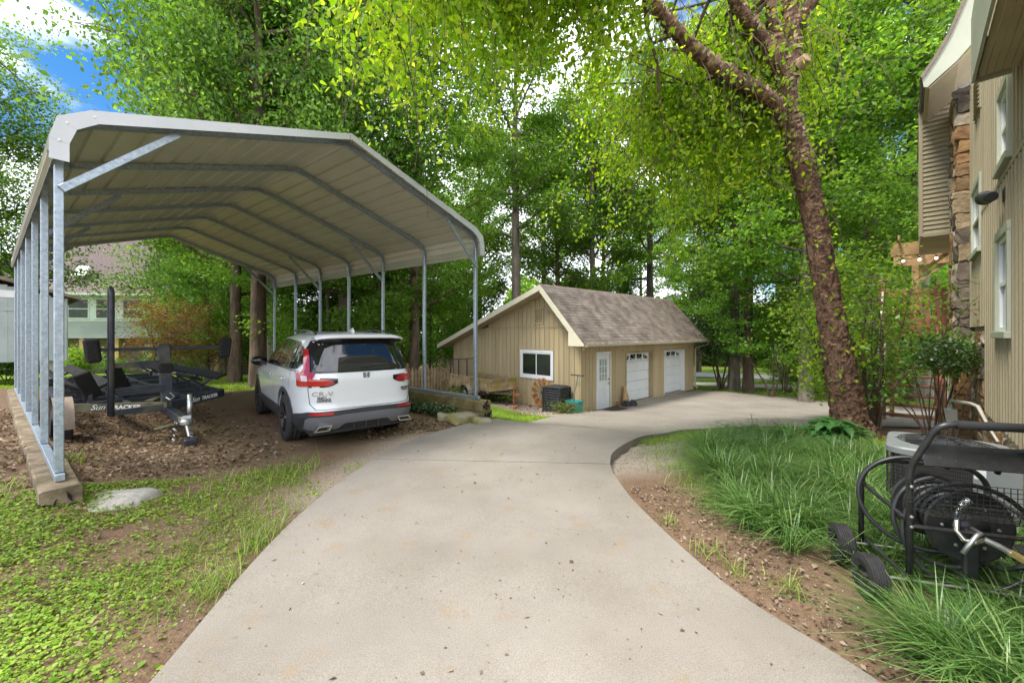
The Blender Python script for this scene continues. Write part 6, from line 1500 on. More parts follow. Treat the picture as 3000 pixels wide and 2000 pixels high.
def leaf_ovate(P, rng, L, W, up=.7, fold=.12, droop=.25, jit=.3):
    n = len(P); L = (L * (1 + jit * rng.uniform(-1, 1, n)))[:, None]; W = (W * (1 + jit * rng.uniform(-1, 1, n)))[:, None]
    N_ = rng.normal(size=(n, 3)) * .55; N_[:, 2] += up; N_ /= np.linalg.norm(N_, axis=1)[:, None]
    t = rng.normal(size=(n, 3)); t -= N_ * (t * N_).sum(1)[:, None]; t /= np.linalg.norm(t, axis=1)[:, None]
    t[:, 2] -= droop; t /= np.linalg.norm(t, axis=1)[:, None]
    s = np.cross(N_, t); s /= np.linalg.norm(s, axis=1)[:, None]; k = rng.uniform(.02, .22, n)[:, None]
    base = P - t * L * .5; tip = P + t * L * .5 - N_ * L * k; m1 = P - t * L * .22; m2 = P + t * L * .16 - N_ * L * k * .35
    V = np.stack([base, m1 - s * W * .48 + N_ * fold * W, m2 - s * W * .40 + N_ * fold * W, tip, m2 + s * W * .40 + N_ * fold * W, m1 + s * W * .48 + N_ * fold * W], 1).reshape(-1, 3)
    b = (np.arange(n) * 6)[:, None]; F = np.concatenate([b + np.array((0, 1, 2, 3)), b + np.array((0, 3, 4, 5))], 1).reshape(-1, 4); return V, F

def curve_pts(p, d, length, n, rng, wander=.25, lift=0.0):
    pts = [np.array(p, float)]; d = np.array(d, float); d /= np.linalg.norm(d)
    for i in range(n):
        d = d + rng.normal(size=3) * wander / n ** .5 + np.array((0, 0, lift / n)); d /= np.linalg.norm(d); pts.append(pts[-1] + d * length / n)
    return pts

def tree_parts(seed, H, crown0, R_, r0, n_limb=26, n_leaf=30000, leaf=(.14, .10), clus=(.75, .75, .34), lean=(0, 0), trunk_top=.92, shape='oval', twigs=4):
    """returns (trunk MB, branch MB, leaf positions) for one tree at the origin"""
    rng = np.random.default_rng(seed); tr = MB(); br = MB()
    n = 14; pts = []; rs = []; off = rng.normal(size=2) * .0
    for i in range(n + 1):
        t = i / n; z = H * trunk_top * t; off = off + rng.normal(size=2) * .012 * H / n * (1 if i else 0)
        pts.append((off[0] + lean[0] * t, off[1] + lean[1] * t, z)); rs.append(r0 * (1 - .82 * t ** .9) * (1.35 if i == 0 else 1.08 if i == 1 and H / n < 1.2 else 1))
    pts.insert(1, tuple(np.array(pts[0]) * .85 + np.array(pts[1]) * .15)); rs.insert(1, r0 * 1.08)
    pts[0] = (pts[0][0], pts[0][1], -.4)
    tr.tube(pts, rs, 12)
    P = np.array(pts); cen = []; 
    for k in range(n_limb):
        t = (k + rng.uniform(0, 1)) / n_limb; z = crown0 + (H * trunk_top - crown0) * t ** .9
        b = np.array([np.interp(z, P[:, 2], P[:, 0]), np.interp(z, P[:, 2], P[:, 1]), z]); a = k * 2.4 + rng.uniform(-.5, .5)
        if shape == 'oval': env = math.sin(math.pi * (.18 + .82 * (1 - t) ** .8 * .9)) ** .7 if t > .3 else .75 + .25 * t / .3
        else: env = 1 - .75 * t
        ln = R_ * env * rng.uniform(.7, 1.1); el = rng.uniform(.05, .45) + .6 * t
        lp = curve_pts(b, (math.cos(a) * math.cos(el), math.sin(a) * math.cos(el), math.sin(el)), ln, 5, rng, .5, .25)
        rr = max(.02, r0 * .34 * (1 - .6 * t)); br.tube(lp, [rr * (1 - .8 * i / 5) for i in range(6)], 5, cap=False)
        for j in range(2, 6):
            cen.append(lp[j] + rng.normal(size=3) * .2)
            for q in range(twigs if j > 2 else 2):
                aa = a + rng.uniform(-1.4, 1.4); tl = rng.uniform(.5, 1.6) * R_ / 4
                tp = curve_pts(lp[j], (math.cos(aa), math.sin(aa), rng.uniform(-.35, .6)), tl, 2, rng, .4)
                br.tube(tp, [rr * .25, rr * .16, rr * .06], 4, cap=False); cen.append(tp[1]); cen.append(tp[2])
    cen = np.array(cen); per = max(4, n_leaf // len(cen)); w = rng.uniform(.5, 1.5, len(cen))
    cnt = np.maximum(2, (per * w).astype(int)); idx = np.repeat(np.arange(len(cen)), cnt)
    d = rng.normal(size=(len(idx), 3)); d /= np.linalg.norm(d, axis=1)[:, None]; d *= rng.uniform(.25, 1, len(idx))[:, None] ** .5
    sc = (R_ / 4.5) * w[idx][:, None] ** .4
    LP = cen[idx] + d * np.array(clus) * sc
    return tr, br, LP, rng

def make_tree(name, seed, mat_leaf, mat_bark, leaf, up=.7, droop=.25, fn=None, **kw):
    tr, br, LP, rng = tree_parts(seed, **kw)
    rt = root(name); t_ = tr.build('trunk', mat_bark, rt, smooth=True); b_ = br.build('branches', mat_bark, rt, smooth=True, fix=False); b_['kind'] = 'stuff'
    V, F = (fn or leaf_quads)(LP, rng, leaf[0], leaf[1], up, .12, droop); np_mesh('crown', V, F, mat_leaf, rt)
    return rt

def place(o, x, y, s=1.0, rz=0.0, label=None, cat='tree', group=None, sz=None, first=False, z=None):
    c = o if first else copy_tree(o)
    c.location = (x, y, gz(x, y) if z is None else z); c.scale = (s, s, sz or s); c.rotation_euler = (0, 0, rz); tag(c, label, cat, group); return c
def pxd(px, d): return ((px - 1500) / 1180 * d, d)

# ---- kinds
T_big = make_tree('shade_tree', 11, 'leaf_maple', 'bark_brown', (.16, .105), fn=leaf_ovate, H=17, crown0=4.2, R_=6.6, r0=.42, n_limb=36, n_leaf=66000, clus=(.85, .85, .42), twigs=5)
T_a = make_tree('forest_tree', 21, 'leaf_forest', 'bark_grey', (.19, .13), H=20, crown0=5.0, R_=5.0, r0=.30, n_limb=30, n_leaf=30000)
T_b = make_tree('forest_tree', 22, 'leaf_forest', 'bark_brown', (.18, .12), H=19, crown0=3.6, R_=4.2, r0=.26, n_limb=28, n_leaf=26000)
T_c = make_tree('tall_tree', 23, 'leaf_forest', 'bark_grey', (.18, .12), H=23, crown0=7.5, R_=4.2, r0=.36, n_limb=28, n_leaf=26000)
T_u = make_tree('understory_tree', 31, 'leaf_forest', 'bark_brown', (.14, .09), H=7.0, crown0=.9, R_=3.0, r0=.09, n_limb=22, n_leaf=13000, clus=(.8, .8, .35), twigs=4)
T_v = make_tree('understory_tree', 32, 'leaf_shrub', 'bark_brown', (.13, .085), H=5.2, crown0=.5, R_=2.5, r0=.07, n_limb=20, n_leaf=11000, clus=(.75, .75, .35), twigs=4)

UNI = [
 (T_big, 757, 13.6, .66, .4, 'thick brown trunked shade tree rising behind the white car', .98),
 (T_big, 1010, 17.5, .92, 2.1, 'broad shade tree towering over the middle of the carport roof'),
 (T_big, 720, 25.5, .85, 3.9, 'leafy shade tree behind the boat trailer, left of the thick trunk'),
 (T_b, 688, 17.0, 1.0, 1.1, 'slim grey trunk standing left of the thick trunked shade tree'),
 (T_a, 795, 17.2, .9, 2.6, 'pale trunked tree half hidden behind the thick trunk'),
 (T_b, 1212, 19.5, 1.05, .2, 'dark straight trunk between the last two carport posts and the garage'),
 (T_c, 1510, 25.0, 1.05, .9, 'tall pale straight trunk rising behind the garage roof ridge'),
 (T_b, 1400, 30.0, 1.05, 1.3, 'leafy tree behind the left end of the garage ridge'),
 (T_a, 1735, 27.0, 1.0, 2.0, 'full crowned tree over the middle of the garage roof'),
 (T_b, 1635, 28.0, .95, 4.0, 'thin dark trunk just right of the garage ridge end'),
 (T_c, 1905, 29.0, .95, 2.2, 'straight dark trunk standing behind the right end of the garage roof'),
 (T_a, 2150, 20.6, .95, 1.7, 'left one of the twin trunks at the far edge of the concrete'),
 (T_b, 2192, 19.8, .95, 5.0, 'right one of the twin trunks at the far edge of the concrete'),
 (T_a, 2360, 16.9, .92, 3.0, 'stout split trunk beside the drive, seen left of the birch'),
 (T_c, 2690, 17.0, 1.1, .3, 'massive grey trunk behind the deck pergola'),
 (T_a, 2560, 19.0, 1.0, 4.4, 'tall tree with forked limbs right of the birch'),
 (T_b, 2440, 24.0, 1.0, 5.5, 'tree behind the birch trunk at mid height'),
 (T_big, -310, 15.0, .72, 1.0, 'tall leafy tree at the left edge beyond the carport'),
]
used = set()
for T_, px, d, s, rz, lab, *sz_ in UNI:
    x, y = pxd(px, d); place(T_, x, y, s, rz, lab, sz=sz_[0] if sz_ else None, first=(id(T_) not in used)); used.add(id(T_))
r_ = random.Random(77)
ORD = ['first', 'second', 'third', 'fourth', 'fifth', 'sixth', 'seventh', 'eighth', 'ninth', 'tenth', 'eleventh', 'twelfth', 'thirteenth', 'fourteenth', 'fifteenth', 'sixteenth', 'seventeenth', 'eighteenth', 'nineteenth', 'twentieth']
for row, (d0, pxs) in enumerate(((35, [480, 600, 860, 1090, 1300, 1420, 1780, 2050, 2260, 2500, 2640]), (46, [330, 480, 640, 780, 940, 1130, 1260, 1600, 1860, 2030, 2180, 2350, 2480, 2600, 2720]))):
    for i, px in enumerate(pxs):
        T_ = (T_a, T_b, T_c)[(i + row) % 3]; x, y = pxd(px + r_.uniform(-20, 20), d0 + r_.uniform(-3, 4))
        place(T_, x, y, r_.uniform(.85, 1.1), r_.uniform(0, 6.28), '%s tree from the left in the %s row of the woods' % (ORD[i], ('nearer', 'farthest')[row]), group='woodland trees')
UND = [(330, 38), (420, 36), (560, 26), (610, 18.6), (660, 22), (740, 19), (840, 17.5), (900, 20), (960, 17), (1040, 20), (1110, 17.8), (1180, 22), (1260, 24.5), (1330, 27), (1420, 29), (1700, 30), (1800, 30), (2470, 22), (2540, 15.5), (2620, 20), (2650, 23), (2760, 24)]
for i, (px, d) in enumerate(UND):
    T_ = (T_u, T_v)[i % 2]; x, y = pxd(px, d)
    if px < 400 and d > 25: pass
    place(T_, x, y, r_.uniform(.8, 1.15), r_.uniform(0, 6.28), '%s low leafy tree from the left under the tall woods' % (ORD + ['twenty-first', 'twenty-second', 'twenty-third', 'twenty-fourth', 'twenty-fifth'])[i], group='understory trees', first=(id(T_) not in used)); used.add(id(T_))

# ---- far woods: one leafy mass
rng = np.random.default_rng(5); n = 52000
th = rng.uniform(R(-62), R(62), n); dd = rng.uniform(52, 75, n); hh = rng.uniform(0, 1, n) ** .8 * (9 + 3 * np.sin(th * 17) + 2 * np.sin(th * 41 + 1))
hh = np.where(th < R(-44), hh * .55, hh)
P = np.stack([np.sin(th) * dd, np.cos(th) * dd, hh - 2.5], 1); V, F = leaf_quads(P, rng, 1.0, .7, .6)
o = np_mesh('far_woods', V, F, 'leaf_forest'); tag(o, 'far green woods closing the view behind all the trees', 'woods', kind='stuff')

# ---- the river birch
rng = np.random.default_rng(8); birch = root('birch_tree', (6.28, 7.45, gz(6.28, 7.45)), 0, 'leaning river birch with peeling reddish bark beside the drive', 'tree'); bl = np.array(birch.location)
def rel(p): return tuple(np.array(p) - bl)
def noisy_tube(pts, rs, n=20, sub=8, amp=.10, seed=0, plate=.35):
    pts = [Vector(p) for p in pts]; dense = []; dr = []
    for i in range(len(pts) - 1):
        p0 = pts[max(i - 1, 0)]; p1 = pts[i]; p2 = pts[i + 1]; p3 = pts[min(i + 2, len(pts) - 1)]
        for k in range(sub):
            t = k / sub; dense.append(.5 * ((2 * p1) + (p2 - p0) * t + (2 * p0 - 5 * p1 + 4 * p2 - p3) * t * t + (3 * p1 - p0 - 3 * p2 + p3) * t ** 3)); dr.append(rs[i] * (1 - t) + rs[i + 1] * t)
    dense.append(pts[-1]); dr.append(rs[-1]); m = MB(); m.tube(dense, dr, n)
    out = []; c = len(dense)
    for i in range(c):
        for k in range(n):
            v = Vector(m.v[i * n + k]); r_v = v - dense[i]; q = Vector((v.x * 13 + seed, v.y * 13, v.z * 6.5)); dd_, _p = mnoise.voronoi(q)
            f = 1 + amp * .8 * mnoise.fractal(Vector((v.x * 4, v.y * 4, v.z * 2 + seed)), 1.0, 2.1, 4) + plate * (min(.35, dd_[1] - dd_[0]) - .2)
            out.append(tuple(dense[i] + r_v * f))
    m.v = out; return m, dense, dr
main = [(6.33, 7.40, -.6), (6.30, 7.40, -.22), (6.20, 7.40, .15), (5.92, 7.38, 1.55), (5.68, 7.36, 2.9), (5.42, 7.34, 4.2), (5.10, 7.32, 5.3), (4.95, 7.30, 6.0), (5.05, 7.3, 6.9), (5.10, 7.35, 8.0), (5.2, 7.4, 9.6)]
tm, tdense, tdr = noisy_tube([rel(p) for p in main], [.46, .37, .285, .215, .19, .18, .185, .19, .155, .12, .07], n=56, sub=26, amp=.11, seed=3); tm.build('trunk', 'bark_birch', birch, smooth=True)
l1 = [(5.06, 7.32, 5.35), (4.55, 7.15, 5.82), (3.85, 6.98, 6.08), (3.2, 6.8, 6.35), (2.55, 6.55, 6.72), (2.0, 6.25, 7.15), (1.5, 5.7, 7.7), (.8, 5.1, 8.1), (-.1, 4.7, 8.2), (-1.1, 4.6, 8.1)]
l2 = [(4.95, 7.3, 6.1), (4.5, 7.1, 6.7), (3.9, 6.9, 7.25), (3.3, 6.6, 8.0), (2.6, 6.0, 8.8)]
l3 = [(4.95, 7.3, 6.3), (4.7, 7.2, 7.0), (4.45, 7.0, 7.9), (4.2, 6.6, 9.0)]
l4 = [(5.1, 7.3, 7.2), (5.7, 6.9, 8.1), (6.2, 6.2, 8.9)]
dn = [(tdense, tdr)]
for li, (pts, rs) in enumerate(((l1, [.15, .13, .12, .11, .10, .085, .07, .05, .04, .02]), (l2, [.13, .115, .10, .08, .04]), (l3, [.10, .085, .07, .04]), (l4, [.11, .08, .04]))):
    m, de, dr = noisy_tube([rel(p) for p in pts], rs, n=22, sub=14, seed=10 + li, amp=.12); m.build('limb', 'bark_birch', birch, smooth=True); dn.append((de, dr))
# peeling bark: curled papery strips, thick on the limbs and upper trunk
pv = []; pf = []; dv = []; df = []; prng = random.Random(6); acc = 0.0
for li, (de, dr) in enumerate(dn):
    cum = 0
    for i in range(len(de) - 1):
        seg = (de[i + 1] - de[i]); acc += seg.length * ((95 + 20 * sstep(3.2, 5.2, de[i].z)) if li == 0 else 80 if li < 3 else 40); n_ = int(acc); acc -= n_; low = li == 0 and de[i].z < 4.9
        for _ in range(n_):
            t_ = prng.random(); p = de[i].lerp(de[i + 1], t_); tan = seg.normalized(); a = tan.orthogonal().normalized(); a.rotate(Quaternion(tan, prng.uniform(0, 6.28))); b_ = tan.cross(a)
            r = dr[i] * 1.02; L_ = prng.uniform(.05, .14) * (1.2 if li else 1); Wd = prng.uniform(.03, .08); lift = prng.uniform(.15, .9)
            PV, PF = (dv, df) if (low or prng.random() < .35) else (pv, pf); k = len(PV)
            if PV is dv: L_ *= .8; lift *= .55
            for u in (0, .5, 1):
                ang = u * L_ / r * .8; rad = r + lift * L_ * .55 * u ** 1.6
                c_ = p + a * (math.cos(ang) * rad) + b_ * (math.sin(ang) * rad); w_ = Wd * (1 - .35 * u)
                tw = tan * w_ * .5; sk = tan * prng.uniform(-.02, .02) * u
                PV += [c_ - tw + sk, c_ + tw + sk]
            PF += [(k, k + 1, k + 3, k + 2), (k + 2, k + 3, k + 5, k + 4)]
o = np_mesh('bark_flakes', np.array([tuple(v) for v in dv]), np.array(df), 'bark_flake', birch); o['kind'] = 'stuff'
o = np_mesh('peeling_bark', np.array([tuple(v) for v in pv]), np.array(pf), 'bark_peel', birch); o['kind'] = 'stuff'
# cut branch stub
MB().lathe([(.0, .10), (.07, .10), (.085, .09), (.10, 0), (.12, -.05)], 14, Matrix.Translation(rel((5.12, 7.10, 6.45))) @ Matrix.Rotation(R(75), 4, 'X') @ Matrix.Rotation(R(15), 4, 'Y')).build('stub', 'bark_peel', birch)
# weeping twigs with leaves
tw = MB(); LP = []
def strand(p, ln, drift, nl):
    pts = [np.array(p)]; d = np.array((drift[0], drift[1], .15)); n = 7
    for i in range(n):
        d = d * .78 + np.array((0, 0, -.30)) + rng.normal(size=3) * .10; pts.append(pts[-1] + d / max(.5, np.linalg.norm(d)) * ln / n)
    tw.tube([rel(q) for q in pts], [.007 * (1 - i / (n + 1)) + .0015 for i in range(n + 1)], 3, cap=False)
    q = np.array(pts); t = rng.uniform(.1, 1, nl) * n; i = np.minimum(t.astype(int), n - 1); f = (t - i)[:, None]
    LP.append(q[i] * (1 - f) + q[i + 1] * f + rng.normal(size=(nl, 3)) * np.array((.13, .13, .09)))
src = []
for de, dr in dn[1:]:
    src += [np.array(v) + bl for v in de[8:]]
src += [np.array(v) + bl for v in dn[0][0][int(len(dn[0][0]) * .62):]]
src = np.array(src)
# secondary boughs spreading from the limbs over the drive and toward the camera
boughs = []
for k in range(84):
    tx = rng.uniform(-2.8, 5.6); cand = src[src[:, 0] < 2.2] if tx < 1.3 else src[src[:, 0] > 1.5]; s_ = cand[rng.integers(len(cand))]; tgt = np.array((tx, rng.uniform(2.8, 7.5) if tx < 1.3 else rng.uniform(7.2, 9.6), rng.uniform(5.2, 8.6)))
    d = tgt - s_; ln = min(4.8, np.linalg.norm(d)); q = curve_pts(s_, d, ln, 6, rng, .35, -.05); boughs.append(q); tw.tube([rel(v) for v in q], [.03 * (1 - i / 7) + .006 for i in range(7)], 5, cap=False)
for q in boughs:
    for j in range(11):
        i = rng.integers(1, 6); f = rng.random(); p = q[i] * (1 - f) + q[i + 1] * f; a = rng.uniform(0, 6.28)
        strand(p, rng.uniform(.9, 2.6), (math.cos(a) * .5, math.sin(a) * .5), int(rng.uniform(45, 80)))
for k in range(30):                         # sprouts along the trunk
    t_ = rng.uniform(1.2, 5.4); i = int(np.argmin([abs(v.z + bl[2] - t_) for v in tdense])); p = np.array(tdense[i]) + bl; a = rng.uniform(0, 6.28)
    strand(p, rng.uniform(.4, 1.1), (math.cos(a) * 1.2, math.sin(a) * 1.2), int(rng.uniform(12, 34)))
LP = np.concatenate(LP); LP = LP[LP[:, 2] > .3]
LP = LP[LP[:, 2] > np.where(LP[:, 1] < 6.9, np.interp(LP[:, 0], [-3, -.5, 1.2, 3], [4.7, 4.3, 3.4, 2.8]), 0)]      # the weeping tips end well above the drive
front = (LP[:, 0] > 1.7) & (LP[:, 1] < 7.05) & (LP[:, 2] > 3.0); LP = LP[~front | (rng.uniform(0, 1, len(LP)) < .16)]  # old limb carries few twigs on its near side
keep = np.linalg.norm(LP - np.array((0, 0, EYE)), axis=1) > 3.2; LP = LP[keep]
V, F = leaf_ovate(LP - bl, rng, .084, .056, .35, .15, .75); np_mesh('crown', V, F, 'leaf_birch', birch)
o = tw.build('twigs', 'bark_brown', birch, fix=False); o['kind'] = 'stuff'
# ================================================================ ground cover, plants, litter
leafmat('grass_blade', [(.085, .16, .018), (.14, .24, .028), (.22, .33, .045), (.30, .36, .09)], trans=.35, rough=.5)
leafmat('lawn_blade', [(.13, .22, .02), (.20, .31, .03), (.29, .40, .05)], trans=.4, rough=.5)
leafmat('liriope', [(.028, .080, .016), (.052, .130, .026), (.09, .185, .042), (.15, .25, .07), (.24, .32, .12)], trans=.28, rough=.36, spec=.45)
leafmat('clover', [(.10, .20, .02), (.17, .29, .03), (.25, .38, .045), (.33, .42, .07)], trans=.4, rough=.5)
leafmat('hosta_leaf', [(.035, .12, .03), (.055, .17, .04), (.09, .23, .05)], trans=.3, rough=.35, spec=.5)
leafmat('ivy_leaf', [(.03, .07, .02), (.06, .12, .035), (.16, .22, .12)], trans=.2, rough=.35)
leafmat('dry_leaf', [(.095, .062, .042), (.165, .112, .075), (.25, .18, .125), (.34, .27, .19)], trans=.15, rough=.8, tint=(1.1, .9, .6), spec=.2)
pmat('pebble', (.20, .16, .12), (.40, .34, .28), scale=30, rough=.9, island_var=.3)
rng = np.random.default_rng(40)
def inside(poly, n, rng):
    p = np.array(poly); lo, hi = p.min(0), p.max(0); out = np.zeros((0, 2))
    while len(out) < n:
        q = rng.uniform(lo, hi, (n * 2, 2)); out = np.concatenate([out, q[poly_in(q[:, 0], q[:, 1], poly)]])
    return out[:n]
def off_drive(q): return q[~poly_in(q[:, 0], q[:, 1], DRIVE)]
def blades(P, rng, L, w, lean=.5, seg=3, arch=.8, az=None):
    """arching blades, P (n,3) feet -> quads"""
    n = len(P); L = L * rng.uniform(.6, 1.25, n); w = w * rng.uniform(.7, 1.3, n); a = rng.uniform(0, 2 * np.pi, n) if az is None else az
    d = np.stack([np.cos(a), np.sin(a), np.zeros(n)], 1); s = np.stack([-np.sin(a), np.cos(a), np.zeros(n)], 1); ln = lean * rng.uniform(.3, 1.3, n)
    rows = []
    for k in range(seg + 1):
        t = k / seg; out = L * (ln * t + arch * ln * t * t) * .6; up = L * (t - .42 * arch * np.minimum(ln, 1.3) * t ** 2.4)
        c = P + d * out[:, None] + np.array((0, 0, 1)) * up[:, None]; ww = (w * (1 - t ** 2 * .92))[:, None] * .5; rows += [c - s * ww, c + s * ww]
    V = np.stack(rows, 1).reshape(-1, 3); m = 2 * (seg + 1); b = (np.arange(n) * m)[:, None]
    F = np.concatenate([b + np.array((2 * k, 2 * k + 1, 2 * k + 3, 2 * k + 2)) for k in range(seg)], 1).reshape(-1, 4); return V, F
def with_z(q, dz=0.0): return np.column_stack([q, gsurf(q[:, 0], q[:, 1]) + dz])
def stuff(name, VF, mat, label=None, cat=None):
    V = np.concatenate([v for v, f in VF]); k = 0; Fs = []
    for v, f in VF: Fs.append(f + k); k += len(v)
    o = np_mesh(name, V, np.concatenate(Fs), mat); tag(o, label, cat, kind='stuff'); return o

# ---- liriope bed
BED = [(1.95, 1.2), (1.98, 1.8), (2.12, 2.1), (2.08, 2.6), (2.02, 2.95), (1.98, 3.3), (2.0, 3.8), (2.15, 4.4), (2.35, 5.1), (3.0, 6.2), (4.0, 7.0), (5.4, 7.0), (5.5, 6.2), (4.7, 5.0), (4.5, 4.0), (4.0, 2.6), (4.2, 1.2)]
cl = inside(BED, 430, rng)
keep = ~(((cl[:, 0] > 2.0) & (cl[:, 0] < 2.75) & (cl[:, 1] > 2.25) & (cl[:, 1] < 2.75) & (rng.uniform(0, 1, len(cl)) < .55)))
axy = np.array(hpt(-2.24, .59)[:2]); keep &= np.hypot(cl[:, 0] - axy[0], cl[:, 1] - axy[1]) > .55

for wx, wy, wr in ((2.2, 2.47, .27), (2.33, 2.87, .24), (2.08, 2.32, .26), (2.30, 2.27, .26), (2.2, 2.7, .2), (4.94, 6.1, .5), (4.6, 5.7, .3)): keep &= np.hypot(cl[:, 0] - wx, cl[:, 1] - wy) > wr
cl = cl[keep]; VF = []; tot = []
for c in cl:
    n = int(rng.uniform(60, 120)); r = np.abs(rng.normal(0, .045, n)); a = rng.uniform(0, 6.28, n); tot.append((np.column_stack([c[0] + r * np.cos(a), c[1] + r * np.sin(a)]), a + rng.normal(0, .4, n), np.full(n, rng.uniform(.6, 1.15))))
P2 = np.concatenate([t[0] for t in tot]); AZ = np.concatenate([t[1] for t in tot]); SC_ = np.concatenate([t[2] for t in tot])
AZ = np.where(rng.uniform(0, 1, len(AZ)) < .22, R(200) + rng.normal(0, .6, len(AZ)), AZ)      # combed toward the drive
V1, F1_ = blades(with_z(P2, -.01), rng, .38 * SC_, .0092, 1.25, 4, 1.0, AZ); stuff('border_grass', [(V1, F1_)], 'liriope', 'long arching dark green border grass filling the bed by the house', 'grass')
# ---- lawn blades
def lawn(name, poly, n, L, w, label, mat='lawn_blade', thr=.35, seg=2):
    q = off_drive(inside(poly, n, rng)); k = ground_kind(q[:, 0], q[:, 1])[:, 0]; q = q[k > thr + .3 * rng.uniform(-1, 1, len(k))]
    if len(q): stuff(name, [blades(with_z(q, -.005), rng, L, w, .7, seg, .6)], mat, label, 'grass')
lawn('grass', [(-2.5, 7.4), (3, 7.4), (3, 15.0), (-2.5, 15)], 42000, .085, .010, 'bright grass wedge between the drive and the garage gravel')
lawn('grass', [(2.1, 5.2), (7, 6.0), (7, 9), (2.2, 9)], 16000, .09, .007, 'thin grass behind the border grass along the inner curve', thr=.45)
lawn('grass', [(-24, 11), (-7, 11), (-7, 22), (-24, 22)], 42000, .11, .022, 'sunny mown lawn beyond the carport', thr=.4)
lawn('grass', [(9, 13), (26, 8), (26, 26), (9, 30)], 30000, .11, .03, 'bright verge grass along the street', thr=.4)
# ---- weeds and clover at lower left
WEED = [(-7.5, 1.0), (-1.4, 1.0), (-1.7, 2.2), (-1.85, 3.4), (-1.95, 4.3), (-2.0, 4.9), (-3.0, 5.3), (-3.3, 4.9), (-3.9, 4.2), (-4.6, 3.3), (-7.5, 3.6)]
q = off_drive(inside(WEED, 80000, rng)); dens = .42 + .75 * fbm(q[:, 0], q[:, 1], 1.6, 33) + .6 * fbm(q[:, 0], q[:, 1], 5, 34)
edge = np.full(len(q), 9.0)
for p in eL[:60]: edge = np.minimum(edge, np.hypot(q[:, 0] - p[0], q[:, 1] - p[1]))
fade = sstep(5.1, 4.0, q[:, 1]) * sstep(.05, .75, edge + .25 * fbm(q[:, 0], q[:, 1], 3, 35)); keep = rng.uniform(0, 1, len(q)) < np.clip(dens * 1.15 + .15, 0, 1) * (.08 + .92 * fade); q = q[keep]
P3 = with_z(q, 0); P3[:, 2] += rng.uniform(.004, .035, len(q)); sz = rng.choice([.012, .017, .024, .038], len(q), p=[.38, .34, .22, .06])
V2, F2 = leaf_quads(P3, rng, sz * 1.0, sz * .92, 2.2, .08, .1, .2)
# three-leaflet look: two more leaflets beside the first
Pb = P3 + rng.normal(0, .018, P3.shape) * np.array((1, 1, .4)); Vb, Fb = leaf_quads(Pb, rng, sz * .9, sz * .85, 2.0, .08, .1, .2)
stuff('weeds', [(V2, F2), (Vb, Fb)], 'clover', 'patchy clover and low weeds beside the drive at lower left', 'weeds')
q = off_drive(inside(WEED, 17000, rng)); d2 = fbm(q[:, 0], q[:, 1], 1.3, 51); q = q[d2 > .0]; stuff('grass', [blades(with_z(q, -.004), rng, .085, .004, .9, 3, .9)], 'grass_blade', 'thin grass tufts among the clover at lower left', 'grass')
# ---- grass tufts along slab edges, bed, carport
tq = []
for (x, y, n, s) in [(-1.95, 3.2, 180, .12), (-1.9, 2.6, 120, .10), (-1.9, 4.9, 60, .08), (1.45, 3.0, 30, .05), (1.52, 2.75, 30, .05), (1.75, 2.55, 40, .05), (2.0, 4.9, 160, .18), (2.15, 5.6, 200, .22), (1.95, 4.4, 90, .12), (-5.1, 4.6, 120, .12), (-4.6, 3.6, 80, .12), (2.4, 2.1, 160, .12), (-2.6, 4.8, 200, .18), (-2.9, 4.4, 240, .25), (1.9, 3.9, 60, .1), (1.35, 3.5, 25, .04), (2.6, 7.0, 120, .2), (2.1, 6.4, 80, .12)]:
    tq.append(rng.normal(0, s, (n, 2)) + np.array((x, y)))
tq = off_drive(np.concatenate(tq)); stuff('grass', [blades(with_z(tq, -.004), rng, .13, .006, .8, 3, .8)], 'grass_blade', 'small grass tufts scattered along the edges of the concrete', 'grass')
# ---- dry leaf litter
LIT = []
def litter(poly, n, size, w=None):
    q = inside(poly, n, rng); k = ground_kind(q[:, 0], q[:, 1])[:, 1] if w is None else np.full(len(q), w); q = off_drive(q[rng.uniform(0, 1, len(q)) < k]); P = with_z(q, .008); P[:, 2] += rng.uniform(0, .02, len(P)); LIT.append(leaf_quads(P, rng, size, size * .62, 1.6, .35, .0, .4))
litter([cpw(.2, .3)[:2], cpw(5.3, .3)[:2], cpw(5.3, 9)[:2], cpw(.2, 9)[:2]], 15000, .056); litter([cpw(-1.6, -.2)[:2], cpw(-.1, -.2)[:2], cpw(-.1, 7)[:2], cpw(-1.6, 7)[:2]], 4000, .06, .8)
litter([cpw(5.5, -.3)[:2], cpw(6.4, -.3)[:2], cpw(6.4, 5)[:2], cpw(5.5, 5)[:2]], 1500, .06, .8); litter([(-2.4, 6.2), (-.5, 7.2), (-.9, 7.8), (-2.8, 7.8)], 900, .055, .8)
litter([(1.4, 1.6), (2.1, 1.6), (2.0, 3.2), (1.9, 4.3), (1.25, 4.3), (1.35, 3.0)], 1500, .032, .6); litter(WEED, 500, .055, .5); litter([gpt(-2.6, -.2), gpt(-.1, -.2), gpt(-.1, 7.5), gpt(-2.6, 7.5)], 1600, .07, .5); litter([(-12, 15), (9, 15), (9, 28), (-12, 28)], 9000, .14, .8); litter(BED, 900, .055, .7)
litter([cpw(0, .3)[:2], cpw(5.4, .3)[:2], cpw(5.4, 8)[:2], cpw(0, 8)[:2]], 350, .05, .6)
stuff('leaf_litter', LIT, 'dry_leaf', 'brown dry leaves scattered over the bare earth', 'leaf litter')
